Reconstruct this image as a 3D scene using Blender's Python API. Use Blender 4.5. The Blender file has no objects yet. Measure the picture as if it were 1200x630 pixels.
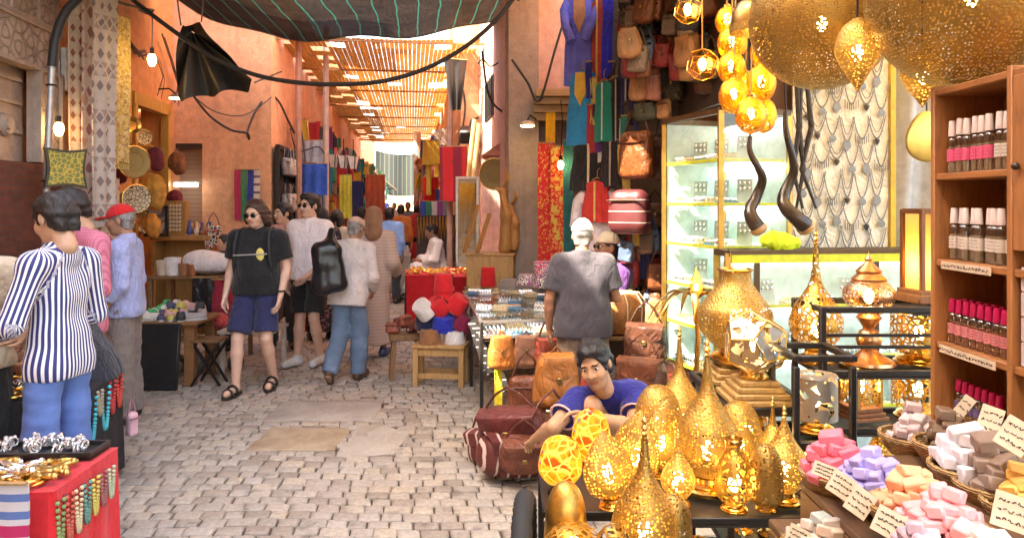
import bpy, bmesh, math, random
import numpy as np
from mathutils import Vector, Matrix
PI = math.pi
R = random.Random(7)
SC = bpy.context.scene
COL = SC.collection
F, CX, HY, EYE = 870.0, 600.0, 238.0, 1.7
SL = -0.1356
def at(px, py, Y):
 return Vector(((px - CX) / F * Y, Y, EYE - (py - HY) / F * Y))
def st(lat, Y, z=0.0):
 return Vector((lat + SL * Y, Y, z))
STREET = math.atan2(-SL, 1.0)
class MB:
 def __init__(s):
  s.v = []; s.f = []; s.m = []; s.M = Matrix.Identity(4); s.mi = 0
 def add(s, vs, fs, mi=None):
  o = len(s.v)
  for p in vs:
   q = s.M @ Vector(p)
   s.v.append((q.x, q.y, q.z))
  for f in fs:
   s.f.append([o + i for i in f]); s.m.append(s.mi if mi is None else mi)
  return s
 def box(s, c, d, rot=None, bev=0.0):
  hx, hy, hz = d[0] / 2, d[1] / 2, d[2] / 2
  c = Vector(c)
  vs = []; fs = []
  if bev <= 0:
   for sx in (-1, 1):
    for sy in (-1, 1):
     for sz in (-1, 1):
      vs.append(Vector((sx * hx, sy * hy, sz * hz)))
   fs = [(0, 1, 3, 2), (4, 6, 7, 5), (0, 4, 5, 1), (2, 3, 7, 6), (0, 2, 6, 4), (1, 5, 7, 3)]
  else:
   b = min(bev, hx * .9, hy * .9, hz * .9)
   idx = {}
   h = (hx, hy, hz)
   for sx in (-1, 1):
    for sy in (-1, 1):
     for sz in (-1, 1):
      sg = (sx, sy, sz)
      for a in range(3):
       idx[sg, a] = len(vs)
       vs.append(Vector([sg[k] * (h[k] - (0 if k == a else b)) for k in range(3)]))
   def cn(a, sa, k1, v1, k2, v2):
    q = [0, 0, 0]; q[a] = sa; q[k1] = v1; q[k2] = v2
    return tuple(q)
   for a in range(3):
    k1, k2 = [k for k in range(3) if k != a]
    for sa in (-1, 1):
     fs.append([idx[cn(a, sa, k1, p, k2, q), a] for p, q in ((-1, -1), (1, -1), (1, 1), (-1, 1))])
   for a in range(3):
    k1, k2 = [k for k in range(3) if k != a]
    for p in (-1, 1):
     for q in (-1, 1):
      g0 = cn(a, -1, k1, p, k2, q); g1 = cn(a, 1, k1, p, k2, q)
      fs.append([idx[g0, k1], idx[g1, k1], idx[g1, k2], idx[g0, k2]])
   for sx in (-1, 1):
    for sy in (-1, 1):
     for sz in (-1, 1):
      fs.append([idx[(sx, sy, sz), k] for k in range(3)])
  if rot is not None:
   if not isinstance(rot, Matrix):
    rot = Matrix.Rotation(rot, 3, 'Z')
   vs = [rot @ v for v in vs]
  return s.add([c + v for v in vs], fs)
 def bar(s, a, b, w, t=None, bev=0.0, up=(0, 0, 1)):
  a = Vector(a); b = Vector(b); d = b - a
  z = d.normalized(); u = Vector(up)
  if abs(z.dot(u)) > .98: u = Vector((0, 1, 0))
  x = u.cross(z).normalized(); y = z.cross(x)
  return s.box((a + b) / 2, (w, t or w, d.length), Matrix((x, y, z)).transposed(), bev)
 def tube(s, pts, r, n=8, caps=True, closed=False):
  pts = [Vector(p) for p in pts]
  m = len(pts)
  rr = [r] * m if isinstance(r, (int, float)) else list(r)
  vs = []; fs = []
  t0 = (pts[1] - pts[0]).normalized()
  x = t0.orthogonal().normalized()
  for i in range(m):
   if closed: t = pts[(i + 1) % m] - pts[i - 1]
   elif i == 0: t = pts[1] - pts[0]
   elif i == m - 1: t = pts[-1] - pts[-2]
   else: t = pts[i + 1] - pts[i - 1]
   t = t.normalized() if t.length > 1e-9 else t0
   x = x - t * x.dot(t)
   x = x.normalized() if x.length > 1e-6 else t.orthogonal().normalized()
   y = t.cross(x)
   for k in range(n):
    a = 2 * PI * k / n
    vs.append(pts[i] + (x * math.cos(a) + y * math.sin(a)) * rr[i])
  rng = m if closed else m - 1
  for i in range(rng):
   for k in range(n):
    j = (i + 1) % m
    fs.append((i * n + k, i * n + (k + 1) % n, j * n + (k + 1) % n, j * n + k))
  if caps and not closed:
   fs.append(list(range(n))[::-1]); fs.append([(m - 1) * n + k for k in range(n)])
  return s.add(vs, fs)
 def lathe(s, prof, n=24, c=(0, 0, 0), rot=None, sx=1.0, sy=1.0, fn=None):
  """prof: (radius, height) from bottom to top"""
  vs = []; fs = []
  rings = []
  for r, z in prof:
   if r < 1e-5:
    rings.append([len(vs)]); vs.append(Vector((0, 0, z)))
   else:
    ring = []
    for k in range(n):
     a = 2 * PI * k / n
     q = r if fn is None else r * fn(a, z)
     ring.append(len(vs)); vs.append(Vector((q * math.cos(a) * sx, q * math.sin(a) * sy, z)))
    rings.append(ring)
  for A, B in zip(rings, rings[1:]):
   if len(A) == 1 and len(B) == 1: continue
   for k in range(n):
    k2 = (k + 1) % n
    if len(A) == 1: fs.append((A[0], B[k2], B[k]))
    elif len(B) == 1: fs.append((A[k], A[k2], B[0]))
    else: fs.append((A[k], A[k2], B[k2], B[k]))
  if rot is not None: vs = [rot @ v for v in vs]
  c = Vector(c)
  return s.add([c + v for v in vs], fs)
 def ball(s, c, r, n=12, m=8, rot=None):
  if isinstance(r, (int, float)): r = (r, r, r)
  pr = []
  vs = []; fs = []
  prof = [(math.sin(PI * i / m), -math.cos(PI * i / m)) for i in range(m + 1)]
  prof[0] = (0, -1); prof[-1] = (0, 1)
  mt = Matrix.Diagonal(r)
  if rot is not None: mt = rot @ mt
  return s.lathe(prof, n, c, mt)
 def prism(s, out, t, M=None, bev=0.0):
  """outline in xz (list of 2-tuples), thickness t along y, then matrix"""
  n = len(out)
  M = M or Matrix.Identity(4)
  vs = []; fs = []
  if bev > 0:
   cx = sum(p[0] for p in out) / n; cz = sum(p[1] for p in out) / n
   def ins(p):
    d = Vector((p[0] - cx, p[1] - cz)); L = d.length or 1
    q = d * max(0, (L - bev) / L)
    return (cx + q.x, cz + q.y)
   inn = [ins(p) for p in out]
   layers = [(inn, -t / 2), (out, -t / 2 + min(bev, t * .4)), (out, t / 2 - min(bev, t * .4)), (inn, t / 2)]
  else:
   layers = [(out, -t / 2), (out, t / 2)]
  for pts, y in layers:
   for p in pts: vs.append(M @ Vector((p[0], y, p[1])))
  L = len(layers)
  for l in range(L - 1):
   for k in range(n):
    k2 = (k + 1) % n
    fs.append((l * n + k, l * n + k2, (l + 1) * n + k2, (l + 1) * n + k))
  fs.append(list(range(n))[::-1]); fs.append([(L - 1) * n + k for k in range(n)])
  return s.add(vs, fs)
 def sheet(s, fn, nu, nv, t=0.0):
  """surface fn(u,v) -> point; t>0 gives it a real thickness (offset along the normal)"""
  P = [[Vector(fn(i / nu, j / nv)) for j in range(nv + 1)] for i in range(nu + 1)]
  vs = [p for row in P for p in row]; w = nv + 1
  fs = [(i * w + j, (i + 1) * w + j, (i + 1) * w + j + 1, i * w + j + 1) for i in range(nu) for j in range(nv)]
  if t > 0:
   N = len(vs); nr = []
   for i in range(nu + 1):
    for j in range(nv + 1):
     a = P[min(i + 1, nu)][j] - P[max(i - 1, 0)][j]
     b = P[i][min(j + 1, nv)] - P[i][max(j - 1, 0)]
     c = a.cross(b); nr.append(c.normalized() if c.length > 1e-12 else Vector((0, 0, 1)))
   vs = vs + [v + n_ * t for v, n_ in zip(vs, nr)]
   fs = fs + [tuple(N + q for q in reversed(f)) for f in fs]
   per = [i * w for i in range(nu + 1)] + [nu * w + j for j in range(1, nv + 1)] + \
     [i * w + nv for i in range(nu - 1, -1, -1)] + [j for j in range(nv - 1, 0, -1)]
   for a, b in zip(per, per[1:] + per[:1]): fs.append((a, b, b + N, a + N))
  return s.add(vs, fs)
 def build(s, name, mat, parent=None, world=False, smooth=38, recalc=True):
  """one mesh object. With a parent the vertices are in the parent's space (world=True: given in world space).
        Without one the origin is put at the base of the thing."""
  v = s.v
  loc = Vector((0, 0, 0))
  if parent is not None:
   if world:
    mi = parent_matrix(parent).inverted()
    v = [tuple(mi @ Vector(p)) for p in v]
  else:
   xs = [p[0] for p in v]; ys = [p[1] for p in v]; zs = [p[2] for p in v]
   loc = Vector(((min(xs) + max(xs)) / 2, (min(ys) + max(ys)) / 2, min(zs)))
   v = [(p[0] - loc.x, p[1] - loc.y, p[2] - loc.z) for p in v]
  me = bpy.data.meshes.new(name)
  me.from_pydata(v, [], s.f)
  mats = mat if isinstance(mat, (list, tuple)) else [mat]
  for q in mats: me.materials.append(q)
  if len(mats) > 1: me.polygons.foreach_set('material_index', s.m)
  if recalc:
   bm = bmesh.new(); bm.from_mesh(me)
   bmesh.ops.recalc_face_normals(bm, faces=bm.faces)
   bm.to_mesh(me); bm.free()
  if smooth:
   me.polygons.foreach_set('use_smooth', [True] * len(me.polygons))
   me.set_sharp_from_angle(angle=math.radians(smooth))
  me.update()
  o = bpy.data.objects.new(name, me); COL.objects.link(o)
  if parent is not None: o.parent = parent
  else: o.location = loc
  return o
def parent_matrix(o):
 m = o.matrix_basis.copy()
 while o.parent:
  o = o.parent
  m = o.matrix_basis @ m
 return m
def tag(o, label=None, cat=None, group=None, kind=None):
 if label: o['label'] = label
 if cat: o['category'] = cat
 if group: o['group'] = group
 if kind: o['kind'] = kind
 return o
def thing(name, label, cat, loc=(0, 0, 0), rz=0.0, group=None, rot=None):
 o = bpy.data.objects.new(name, None); COL.objects.link(o)
 o.empty_display_size = .05
 o.location = loc
 o.rotation_euler = rot if rot is not None else (0, 0, rz)
 return tag(o, label, cat, group)
def dup(o, label=None, group=None, loc=None, rz=None, scale=None, parent=None):
 c = o.copy(); COL.objects.link(c)
 if parent is not None: c.parent = parent
 if loc is not None: c.location = loc
 if rz is not None: c.rotation_euler = (0, 0, rz) if isinstance(rz, (int, float)) else rz
 if scale is not None: c.scale = scale if not isinstance(scale, (int, float)) else (scale,) * 3
 if label: c['label'] = label
 if group: c['group'] = group
 for ch in [k for k in bpy.data.objects if k.parent == o]:
  dup(ch, parent=c)
 return c
_mats = {}
class NT:
 def __init__(s, name):
  s.mat = bpy.data.materials.new(name); s.mat.use_nodes = True
  s.t = s.mat.node_tree; s.t.nodes.clear()
  s.out = s.n('ShaderNodeOutputMaterial')
 def n(s, ty, **kw):
  q = s.t.nodes.new(ty)
  for k, v in kw.items():
   if k.startswith('i_'): q.inputs[k[2:].replace('_', ' ')].default_value = v
   else: setattr(q, k, v)
  return q
 def l(s, a, b): s.t.links.new(a, b)
 def coord(s, which='Object', scale=(1, 1, 1)):
  tc = s.n('ShaderNodeTexCoord'); mp = s.n('ShaderNodeMapping')
  mp.inputs['Scale'].default_value = scale
  s.l(tc.outputs[which], mp.inputs['Vector'])
  return mp.outputs['Vector']
 def noise(s, vec, scale, detail=4, rough=.55, dist=0.0):
  q = s.n('ShaderNodeTexNoise')
  q.inputs['Scale'].default_value = scale; q.inputs['Detail'].default_value = detail
  q.inputs['Roughness'].default_value = rough; q.inputs['Distortion'].default_value = dist
  if vec is not None: s.l(vec, q.inputs['Vector'])
  return q.outputs['Fac']
 def ramp(s, fac, stops, interp='LINEAR'):
  q = s.n('ShaderNodeValToRGB'); q.color_ramp.interpolation = interp
  e = q.color_ramp.elements
  while len(e) < len(stops): e.new(.5)
  for el, (p, c) in zip(e, stops):
   el.position = p
   el.color = (c, c, c, 1) if isinstance(c, (int, float)) else (*c[:3], 1)
  s.l(fac, q.inputs['Fac'])
  return q.outputs['Color']
 def math(s, op, a, b=None, clamp=False):
  q = s.n('ShaderNodeMath', operation=op, use_clamp=clamp)
  for i, x in enumerate((a, b)):
   if x is None: continue
   if isinstance(x, (int, float)): q.inputs[i].default_value = x
   else: s.l(x, q.inputs[i])
  return q.outputs[0]
 def mix(s, fac, a, b, mode='MIX'):
  q = s.n('ShaderNodeMix', data_type='RGBA', blend_type=mode)
  for i, x in ((0, fac), (6, a), (7, b)):
   if isinstance(x, (int, float)): q.inputs[i].default_value = x if i == 0 else (x, x, x, 1)
   elif isinstance(x, (tuple, list)): q.inputs[i].default_value = (*x[:3], 1)
   else: s.l(x, q.inputs[i])
  return q.outputs[2]
 def bump(s, h, strength=.3, dist=.01, normal=None):
  q = s.n('ShaderNodeBump'); q.inputs['Strength'].default_value = strength
  q.inputs['Distance'].default_value = dist
  s.l(h, q.inputs['Height'])
  if normal is not None: s.l(normal, q.inputs['Normal'])
  return q.outputs['Normal']
 def bsdf(s, col, rough=.7, metal=0.0, normal=None, **kw):
  q = s.n('ShaderNodeBsdfPrincipled')
  for k, x in (('Base Color', col), ('Roughness', rough), ('Metallic', metal)):
   if isinstance(x, (int, float)): q.inputs[k].default_value = x
   elif isinstance(x, (tuple, list)): q.inputs[k].default_value = (*x[:3], 1)
   else: s.l(x, q.inputs[k])
  if normal is not None: s.l(normal, q.inputs['Normal'])
  for k, v in kw.items(): q.inputs[k.replace('_', ' ')].default_value = v
  return q.outputs[0]
 def done(s, sh):
  s.l(sh, s.out.inputs['Surface'])
  return s.mat
def hexc(h):
 h = h.lstrip('#')
 c = [int(h[i:i + 2], 16) / 255 for i in (0, 2, 4)]
 return tuple((x / 12.92 if x <= .04045 else ((x + .055) / 1.055) ** 2.4) for x in c)
def mat(name, col, rough=.7, metal=0.0, var=.18, ns=14, bump=.15, bs=60, per=.0, fold=0, aniso=None, **kw):
 """general material: mottled base colour, slight bump; per = random brightness change per object"""
 key = (name, tuple(col), rough, metal, var, ns, bump, bs, per, fold, aniso, tuple(sorted(kw.items())))
 if key in _mats: return _mats[key]
 t = NT(name)
 v = t.coord()
 a = tuple(x * (1 - var) for x in col); b = tuple(min(1, x * (1 + var)) for x in col)
 c = t.ramp(t.noise(v, ns, 5, .6), [(.3, a), (.7, b)])
 if per:
  oi = t.n('ShaderNodeObjectInfo')
  k = t.math('ADD', t.math('MULTIPLY', oi.outputs['Random'], 2 * per), 1 - per)
  c = t.mix(1.0, c, k, 'MULTIPLY')
 nm = t.bump(t.noise(t.coord('Object', aniso) if aniso else v, bs, 4, .6), bump, .004) if bump else None
 if fold:
  fv = t.coord('Object', (1, 1, .55)); nm = t.bump(t.ramp(t.noise(fv, 9, 3, .5, 1.6), [(.3, 0.0), (.5, 1.0), (.7, .1)], 'EASE'), fold, .03, nm)
 _mats[key] = t.done(t.bsdf(c, rough, metal, nm, **kw))
 return _mats[key]
def cloth(name, col, **kw):
 kw.setdefault('rough', .9); kw.setdefault('bump', .35); kw.setdefault('bs', 45); kw.setdefault('var', .14); kw.setdefault('fold', .38)
 kw.setdefault('Sheen_Weight', .15)
 return mat(name, col, **kw)
def leather(name, col, **kw):
 kw.setdefault('rough', .42); kw.setdefault('bump', .25); kw.setdefault('bs', 110); kw.setdefault('var', .38); kw.setdefault('ns', 9); kw.setdefault('fold', .28)
 return mat(name, col, **kw)
def stripes(name, ca, cb, freq, axis='x', duty=.5, rough=.9, noise=.0, cc=None):
 """straight stripes across one object axis"""
 key = ('str', name, tuple(ca), tuple(cb), freq, axis, duty)
 if key in _mats: return _mats[key]
 t = NT(name); v = t.coord()
 sp = t.n('ShaderNodeSeparateXYZ'); t.l(v, sp.inputs[0])
 x = sp.outputs['XYZ'.index(axis.upper())]
 if noise: x = t.math('ADD', x, t.math('MULTIPLY', t.noise(v, 8), noise))
 fr = t.math('FRACT', t.math('MULTIPLY', x, freq))
 c = t.mix(t.math('LESS_THAN', fr, duty), ca, cb)
 if cc is not None:
  fr2 = t.math('FRACT', t.math('MULTIPLY', x, freq / 3.0))
  c = t.mix(t.math('LESS_THAN', fr2, .22), c, cc)
 nm = t.bump(t.noise(v, 60), .3, .004)
 _mats[key] = t.done(t.bsdf(c, rough, 0, nm))
 return _mats[key]
def pattern(name, ca, cb, scale=30, kind='voronoi', thr=.5, rough=.85, metal=0.0, cc=None, emit=0.0):
 """two (three) colour ornament from a cell or wave texture"""
 key = ('pat', name, tuple(ca), tuple(cb), scale, kind, thr)
 if key in _mats: return _mats[key]
 t = NT(name); v = t.coord()
 if kind == 'wave':
  q = t.n('ShaderNodeTexWave', wave_type='RINGS', rings_direction='SPHERICAL'); q.inputs['Scale'].default_value = scale
  q.inputs['Distortion'].default_value = 3.0
  t.l(v, q.inputs['Vector']); f = q.outputs['Fac']
 elif kind == 'noise':
  f = t.noise(v, scale, 3, .5, 1.2)
 else:
  q = t.n('ShaderNodeTexVoronoi', feature='DISTANCE_TO_EDGE' if kind == 'edge' else 'F1'); q.inputs['Scale'].default_value = scale
  t.l(v, q.inputs['Vector']); f = q.outputs['Distance']
 k = t.math('GREATER_THAN', f, thr)
 c = t.mix(k, ca, cb)
 if cc is not None:
  k2 = t.math('GREATER_THAN', t.noise(v, scale * .6, 2), .56)
  c = t.mix(k2, c, cc)
 nm = t.bump(t.noise(v, 70), .25, .004)
 kw = {}
 _mats[key] = t.done(t.bsdf(c, rough, metal, nm))
 return _mats[key]
def emis(name, col, strength):
 key = ('em', name, tuple(col), strength)
 if key in _mats: return _mats[key]
 t = NT(name); e = t.n('ShaderNodeEmission')
 e.inputs['Color'].default_value = (*col, 1); e.inputs['Strength'].default_value = strength
 _mats[key] = t.done(e.outputs[0])
 return _mats[key]
def glass(name, col=(1, 1, 1), rough=.02, tint=.12):
 """thin pane: mostly clear with a glossy skin"""
 key = ('gl', name, tuple(col), rough, tint)
 if key in _mats: return _mats[key]
 t = NT(name)
 tr = t.n('ShaderNodeBsdfTransparent'); tr.inputs[0].default_value = (*col, 1)
 gl = t.n('ShaderNodeBsdfGlossy'); gl.inputs['Roughness'].default_value = rough
 fr = t.n('ShaderNodeLayerWeight'); fr.inputs[0].default_value = .5
 mx = t.n('ShaderNodeMixShader')
 t.l(t.math('ADD', t.math('MULTIPLY', t.math('POWER', fr.outputs['Facing'], 5.0), .85), .03 + tint * .15, True), mx.inputs[0]); t.l(tr.outputs[0], mx.inputs[1]); t.l(gl.outputs[0], mx.inputs[2])
 _mats[key] = t.done(mx.outputs[0])
 return _mats[key]
def pierced(name, col, scale=80, hole=.33, rough=.28, kind='round', sheer=0.0):
 """brass sheet with punched holes"""
 key = ('pi', name, tuple(col), scale, hole, kind, sheer)
 if key in _mats: return _mats[key]
 t = NT(name); v = t.coord()
 if kind == 'round':
  q = t.n('ShaderNodeTexVoronoi', feature='F1'); q.inputs['Scale'].default_value = scale; q.inputs['Randomness'].default_value = .55
  t.l(v, q.inputs['Vector']); h = t.math('LESS_THAN', q.outputs['Distance'], hole)
  hb = q.outputs['Distance']
 elif kind == 'lace':
  q = t.n('ShaderNodeTexVoronoi', feature='DISTANCE_TO_EDGE'); q.inputs['Scale'].default_value = scale; q.inputs['Randomness'].default_value = .8
  t.l(v, q.inputs['Vector']); h = t.math('GREATER_THAN', q.outputs['Distance'], hole)
  hb = q.outputs['Distance']
 else:
  f = t.noise(v, scale, 2, .5, 2.0); h = t.math('GREATER_THAN', f, hole); hb = f
 c = t.ramp(t.noise(v, 12, 5), [(.3, tuple(x * .72 for x in col)), (.72, col)])
 nm = t.bump(hb, .5, .004)
 b = t.bsdf(c, rough, 1.0, nm)
 if sheer:
  tl = t.n('ShaderNodeBsdfTranslucent'); t.l(c, tl.inputs[0])
  m0 = t.n('ShaderNodeMixShader'); m0.inputs[0].default_value = sheer
  t.l(b, m0.inputs[1]); t.l(tl.outputs[0], m0.inputs[2]); b = m0.outputs[0]
 tr = t.n('ShaderNodeBsdfTransparent')
 mx = t.n('ShaderNodeMixShader'); t.l(h, mx.inputs[0]); t.l(b, mx.inputs[1]); t.l(tr.outputs[0], mx.inputs[2])
 _mats[key] = t.done(mx.outputs[0])
 return _mats[key]
BRASS = (.66, .41, .12); GOLD = (.9, .62, .2)
brass = lambda: mat('brass', BRASS, .25, 1.0, .25, 10, .1, 50)
copper = lambda: mat('copper', (.72, .38, .18), .3, 1.0, .25, 10, .1, 50)
iron = lambda: mat('black_iron', (.016, .013, .012), .45, .2, .3, 20, .2, 80)
wood = lambda n, c, ax=(1, 1, 8): wood_mat(n, c, ax)
def wood_mat(name, col, ax=(8, 8, 1), rough=.55):
 key = ('wood', name, tuple(col), tuple(ax))
 if key in _mats: return _mats[key]
 t = NT(name); v = t.coord('Object', ax)
 f = t.noise(v, 5, 6, .62, 1.2)
 c = t.ramp(f, [(.25, tuple(x * .55 for x in col)), (.5, col), (.8, tuple(min(1, x * 1.25) for x in col))])
 nm = t.bump(f, .2, .004)
 _mats[key] = t.done(t.bsdf(c, rough, 0, nm))
 return _mats[key]
def vnoise(P, fr, seed=0):
 """cheap smooth noise from warped sines"""
 rs = np.random.RandomState(seed)
 o = np.zeros(P.shape[:-1], dtype=np.float32)
 for i in range(5):
  d = rs.normal(size=3); d /= np.linalg.norm(d)
  w = fr * (0.7 + .25 * i)
  o += np.sin(P @ d.astype(np.float32) * w + rs.rand() * 6.28) / (1 + .4 * i)
 return o / 3.0
class Field:
 def __init__(s): s.p = []; s.sub = []; s.clip = []; s.noise = None; s.nscale = np.float32(1)
 def cap(s, a, b, ra, rb=None, k=.03, sq=None, clip=None):
  """tapered capsule; sq=(dir,factor) flattens along dir; clip=(point,normal) cuts this piece off"""
  s.p.append((np.array(a, np.float32), np.array(b, np.float32), ra, ra if rb is None else rb, k, sq, clip)); return s
 def ell(s, c, r, Rm=None, k=.02):
  s.p.append(('e', np.array(c, np.float32), np.array(r, np.float32), None if Rm is None else np.array(Rm, np.float32), k)); return s
 def rbox(s, c, hs, r, taper=0.0, k=.02):
  s.p.append(('b', np.array(c, np.float32), np.array(hs, np.float32), (r, taper), k)); return s
 @staticmethod
 def _eval(p, P):
  if isinstance(p[0], str) and p[0] == 'b':
   r, tp = p[3]; q = P - p[1]
   sc_ = 1 - tp * (q[..., 2:3] / p[2][2])
   q = np.abs(np.concatenate([q[..., :2] / np.clip(sc_, .3, 2), q[..., 2:]], -1)) - (p[2] - r)
   return np.linalg.norm(np.maximum(q, 0), axis=-1) + np.minimum(q.max(-1), 0) - r
  if isinstance(p[0], str):
   q = P - p[1]
   if p[3] is not None: q = q @ p[3]
   n1 = np.linalg.norm(q / p[2], axis=-1); n2 = np.linalg.norm(q / (p[2] ** 2), axis=-1) + 1e-6
   return n1 * (n1 - 1) / n2
  a, b, ra, rb, k, sq, clip = p
  ba = b - a; pa = P - a
  if sq is not None:
   dv = np.array(sq[0], np.float32)
   pa = pa + (sq[1] - 1) * (pa @ dv)[..., None] * dv
   ba = ba + (sq[1] - 1) * (ba @ dv) * dv
  L = float(ba @ ba) + 1e-9
  t = np.clip((pa @ ba) / L, 0, 1)
  d = np.linalg.norm(pa - t[..., None] * ba, axis=-1) - (ra + (rb - ra) * t)
  if clip is not None:
   d = np.maximum(d, (P - np.array(clip[0], np.float32)) @ np.array(clip[1], np.float32))
  return d
 @staticmethod
 def _bb(p):
  if isinstance(p[0], str):
   m = float(max(p[2])) * 1.15; return p[1] - m, p[1] + m, p[4]
  a, b, ra, rb = p[:4]; m = max(ra, rb)
  return np.minimum(a, b) - m, np.maximum(a, b) + m, p[4]
 def mesh(s, h):
  bbs = [s._bb(p) for p in s.p]
  lo = np.min([b[0] for b in bbs], axis=0) - 2.5 * h
  hi = np.max([b[1] for b in bbs], axis=0) + 2.5 * h
  n = np.maximum(3, np.ceil((hi - lo) / h).astype(int) + 1)
  ax = [lo[i] + h * np.arange(n[i], dtype=np.float32) for i in range(3)]
  D = np.full(n, .25, np.float32)
  def sub(l, u, mg):
   sl = []
   for i in range(3):
    a = max(0, int((l[i] - mg - lo[i]) / h)); b = min(n[i], int((u[i] + mg - lo[i]) / h) + 2)
    if b <= a: return None
    sl.append(slice(a, b))
   return tuple(sl)
  def pts(sl):
   return np.stack(np.meshgrid(ax[0][sl[0]], ax[1][sl[1]], ax[2][sl[2]], indexing='ij'), -1)
  for p, (l, u, k) in zip(s.p, bbs):
   sl = sub(l, u, k + 2 * h)
   if sl is None: continue
   e = s._eval(p, pts(sl)); d = D[sl]
   q = np.clip(.5 + .5 * (e - d) / k, 0, 1)
   D[sl] = e * (1 - q) + d * q - k * q * (1 - q)
  full = None
  if s.noise or s.clip:
   full = pts((slice(None),) * 3)
  if s.noise:
   for amp, fr, sd in s.noise: D = D + amp * vnoise(full * s.nscale, fr, sd)
  for pnt, nr in s.clip:
   D = np.maximum(D, (full - np.array(pnt, np.float32)) @ np.array(nr, np.float32))
  for p in s.sub:
   l, u, k = s._bb(p)
   sl = sub(l, u, k + 2 * h)
   if sl is None: continue
   e = -s._eval(p, pts(sl)); d = D[sl]
   q = np.clip(.5 - .5 * (e - d) / k, 0, 1)
   D[sl] = e * (1 - q) + d * q + k * q * (1 - q)
  return surfnet(D, lo, h)
 def cut(s, a, b, ra, rb=None, k=.01):
  s.sub.append((np.array(a, np.float32), np.array(b, np.float32), ra, ra if rb is None else rb, k, None, None)); return s
 def cute(s, c, r, Rm=None, k=.01):
  s.sub.append(('e', np.array(c, np.float32), np.array(r, np.float32), None if Rm is None else np.array(Rm, np.float32), k)); return s
def surfnet(D, lo, h):
 D[0] = D[-1] = .1; D[:, 0] = D[:, -1] = .1; D[:, :, 0] = D[:, :, -1] = .1
 D = np.where(np.abs(D) < 1e-7, 1e-7, D)
 nx, ny, nz = D.shape
 I = D < 0
 cs = (nx - 1, ny - 1, nz - 1)
 acc = np.zeros(cs + (3,), np.float32); cnt = np.zeros(cs, np.float32)
 crosses = []
 for a in range(3):
  s0 = [slice(None)] * 3; s1 = [slice(None)] * 3
  s0[a] = slice(0, -1); s1[a] = slice(1, None)
  d0, d1 = D[tuple(s0)], D[tuple(s1)]
  c = I[tuple(s0)] != I[tuple(s1)]
  ii = np.argwhere(c)
  if len(ii) == 0: crosses.append((ii, None)); continue
  v0 = d0[c]; v1 = d1[c]
  pos = ii.astype(np.float32); pos[:, a] += v0 / (v0 - v1)
  b1, b2 = [k for k in range(3) if k != a]
  for o1 in (0, -1):
   for o2 in (0, -1):
    q = ii.copy(); q[:, b1] += o1; q[:, b2] += o2
    ok = (q >= 0).all(1) & (q < np.array(cs)).all(1)
    np.add.at(acc, tuple(q[ok].T), pos[ok]); np.add.at(cnt, tuple(q[ok].T), 1)
  crosses.append((ii, v0 < 0))
 m = cnt > 0
 ids = np.full(cs, -1, np.int64); ids[m] = np.arange(m.sum())
 V = acc[m] / cnt[m][:, None] * h + np.array(lo, np.float32)
 Q = []
 for a, (ii, sg) in enumerate(crosses):
  if len(ii) == 0: continue
  b1, b2 = (a + 1) % 3, (a + 2) % 3
  quad = []
  for o1, o2 in ((0, 0), (-1, 0), (-1, -1), (0, -1)):
   q = ii.copy(); q[:, b1] += o1; q[:, b2] += o2
   quad.append(ids[tuple(q.T)])
  quad = np.stack(quad, 1)
  quad[~sg] = quad[~sg][:, ::-1]
  Q.append(quad)
 return V, np.concatenate(Q) if Q else np.zeros((0, 4), int)
def mesh_obj(name, parts, mats, parent=None, attr=None, smooth=True):
 """parts: list of (V, Q, material index or per-face array)"""
 Vs = np.concatenate([p[0] for p in parts]); off = 0; qs = []; ms = []
 for V, Q, m in parts:
  qs.append(np.asarray(Q) + off); off += len(V)
  ms.append(np.full(len(Q), m, np.int32) if np.isscalar(m) else np.asarray(m, np.int32))
 Q = np.concatenate(qs); ms = np.concatenate(ms)
 me = bpy.data.meshes.new(name)
 me.vertices.add(len(Vs)); me.vertices.foreach_set('co', Vs.astype(np.float32).ravel())
 me.loops.add(Q.size); me.loops.foreach_set('vertex_index', Q.astype(np.int32).ravel())
 me.polygons.add(len(Q)); me.polygons.foreach_set('loop_start', np.arange(0, Q.size, 4, dtype=np.int32))
 for q in (mats if isinstance(mats, (list, tuple)) else [mats]): me.materials.append(q)
 me.polygons.foreach_set('material_index', ms)
 me.polygons.foreach_set('use_smooth', np.ones(len(Q), bool))
 if attr is not None:
  at_ = me.attributes.new('ang', 'FLOAT', 'POINT'); at_.data.foreach_set('value', attr.astype(np.float32))
 me.update(calc_edges=True); me.validate()
 o = bpy.data.objects.new(name, me); COL.objects.link(o)
 if parent is not None: o.parent = parent
 return o
cam = bpy.data.cameras.new('camera'); co = bpy.data.objects.new('camera', cam); COL.objects.link(co)
co.location = (0, 0, EYE); co.rotation_euler = (PI / 2, 0, 0)
cam.sensor_width = 36; cam.lens = F / 1200 * 36; cam.shift_y = -(315 - HY) / 1200
cam.clip_start = .05; cam.clip_end = 1000
SC.camera = co
TO_SUN = Vector((-.55, -.35, .80)).normalized()
elev = math.asin(TO_SUN.z); azim = math.atan2(TO_SUN.x, TO_SUN.y)
w = bpy.data.worlds.new('World'); SC.world = w; w.use_nodes = True
nt = w.node_tree; bg = nt.nodes['Background']; sky = nt.nodes.new('ShaderNodeTexSky'); sky.sky_type = 'NISHITA'
sky.sun_disc = False; sky.sun_elevation = elev; sky.sun_rotation = azim; sky.dust_density = 4.0; sky.ozone_density = .3; sky.air_density = 1.0
nt.links.new(sky.outputs[0], bg.inputs[0]); bg.inputs[1].default_value = .15
sl = bpy.data.lights.new('sun', 'SUN'); sl.energy = 3.2; sl.angle = math.radians(.6); sl.color = (1, .93, .82)
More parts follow.
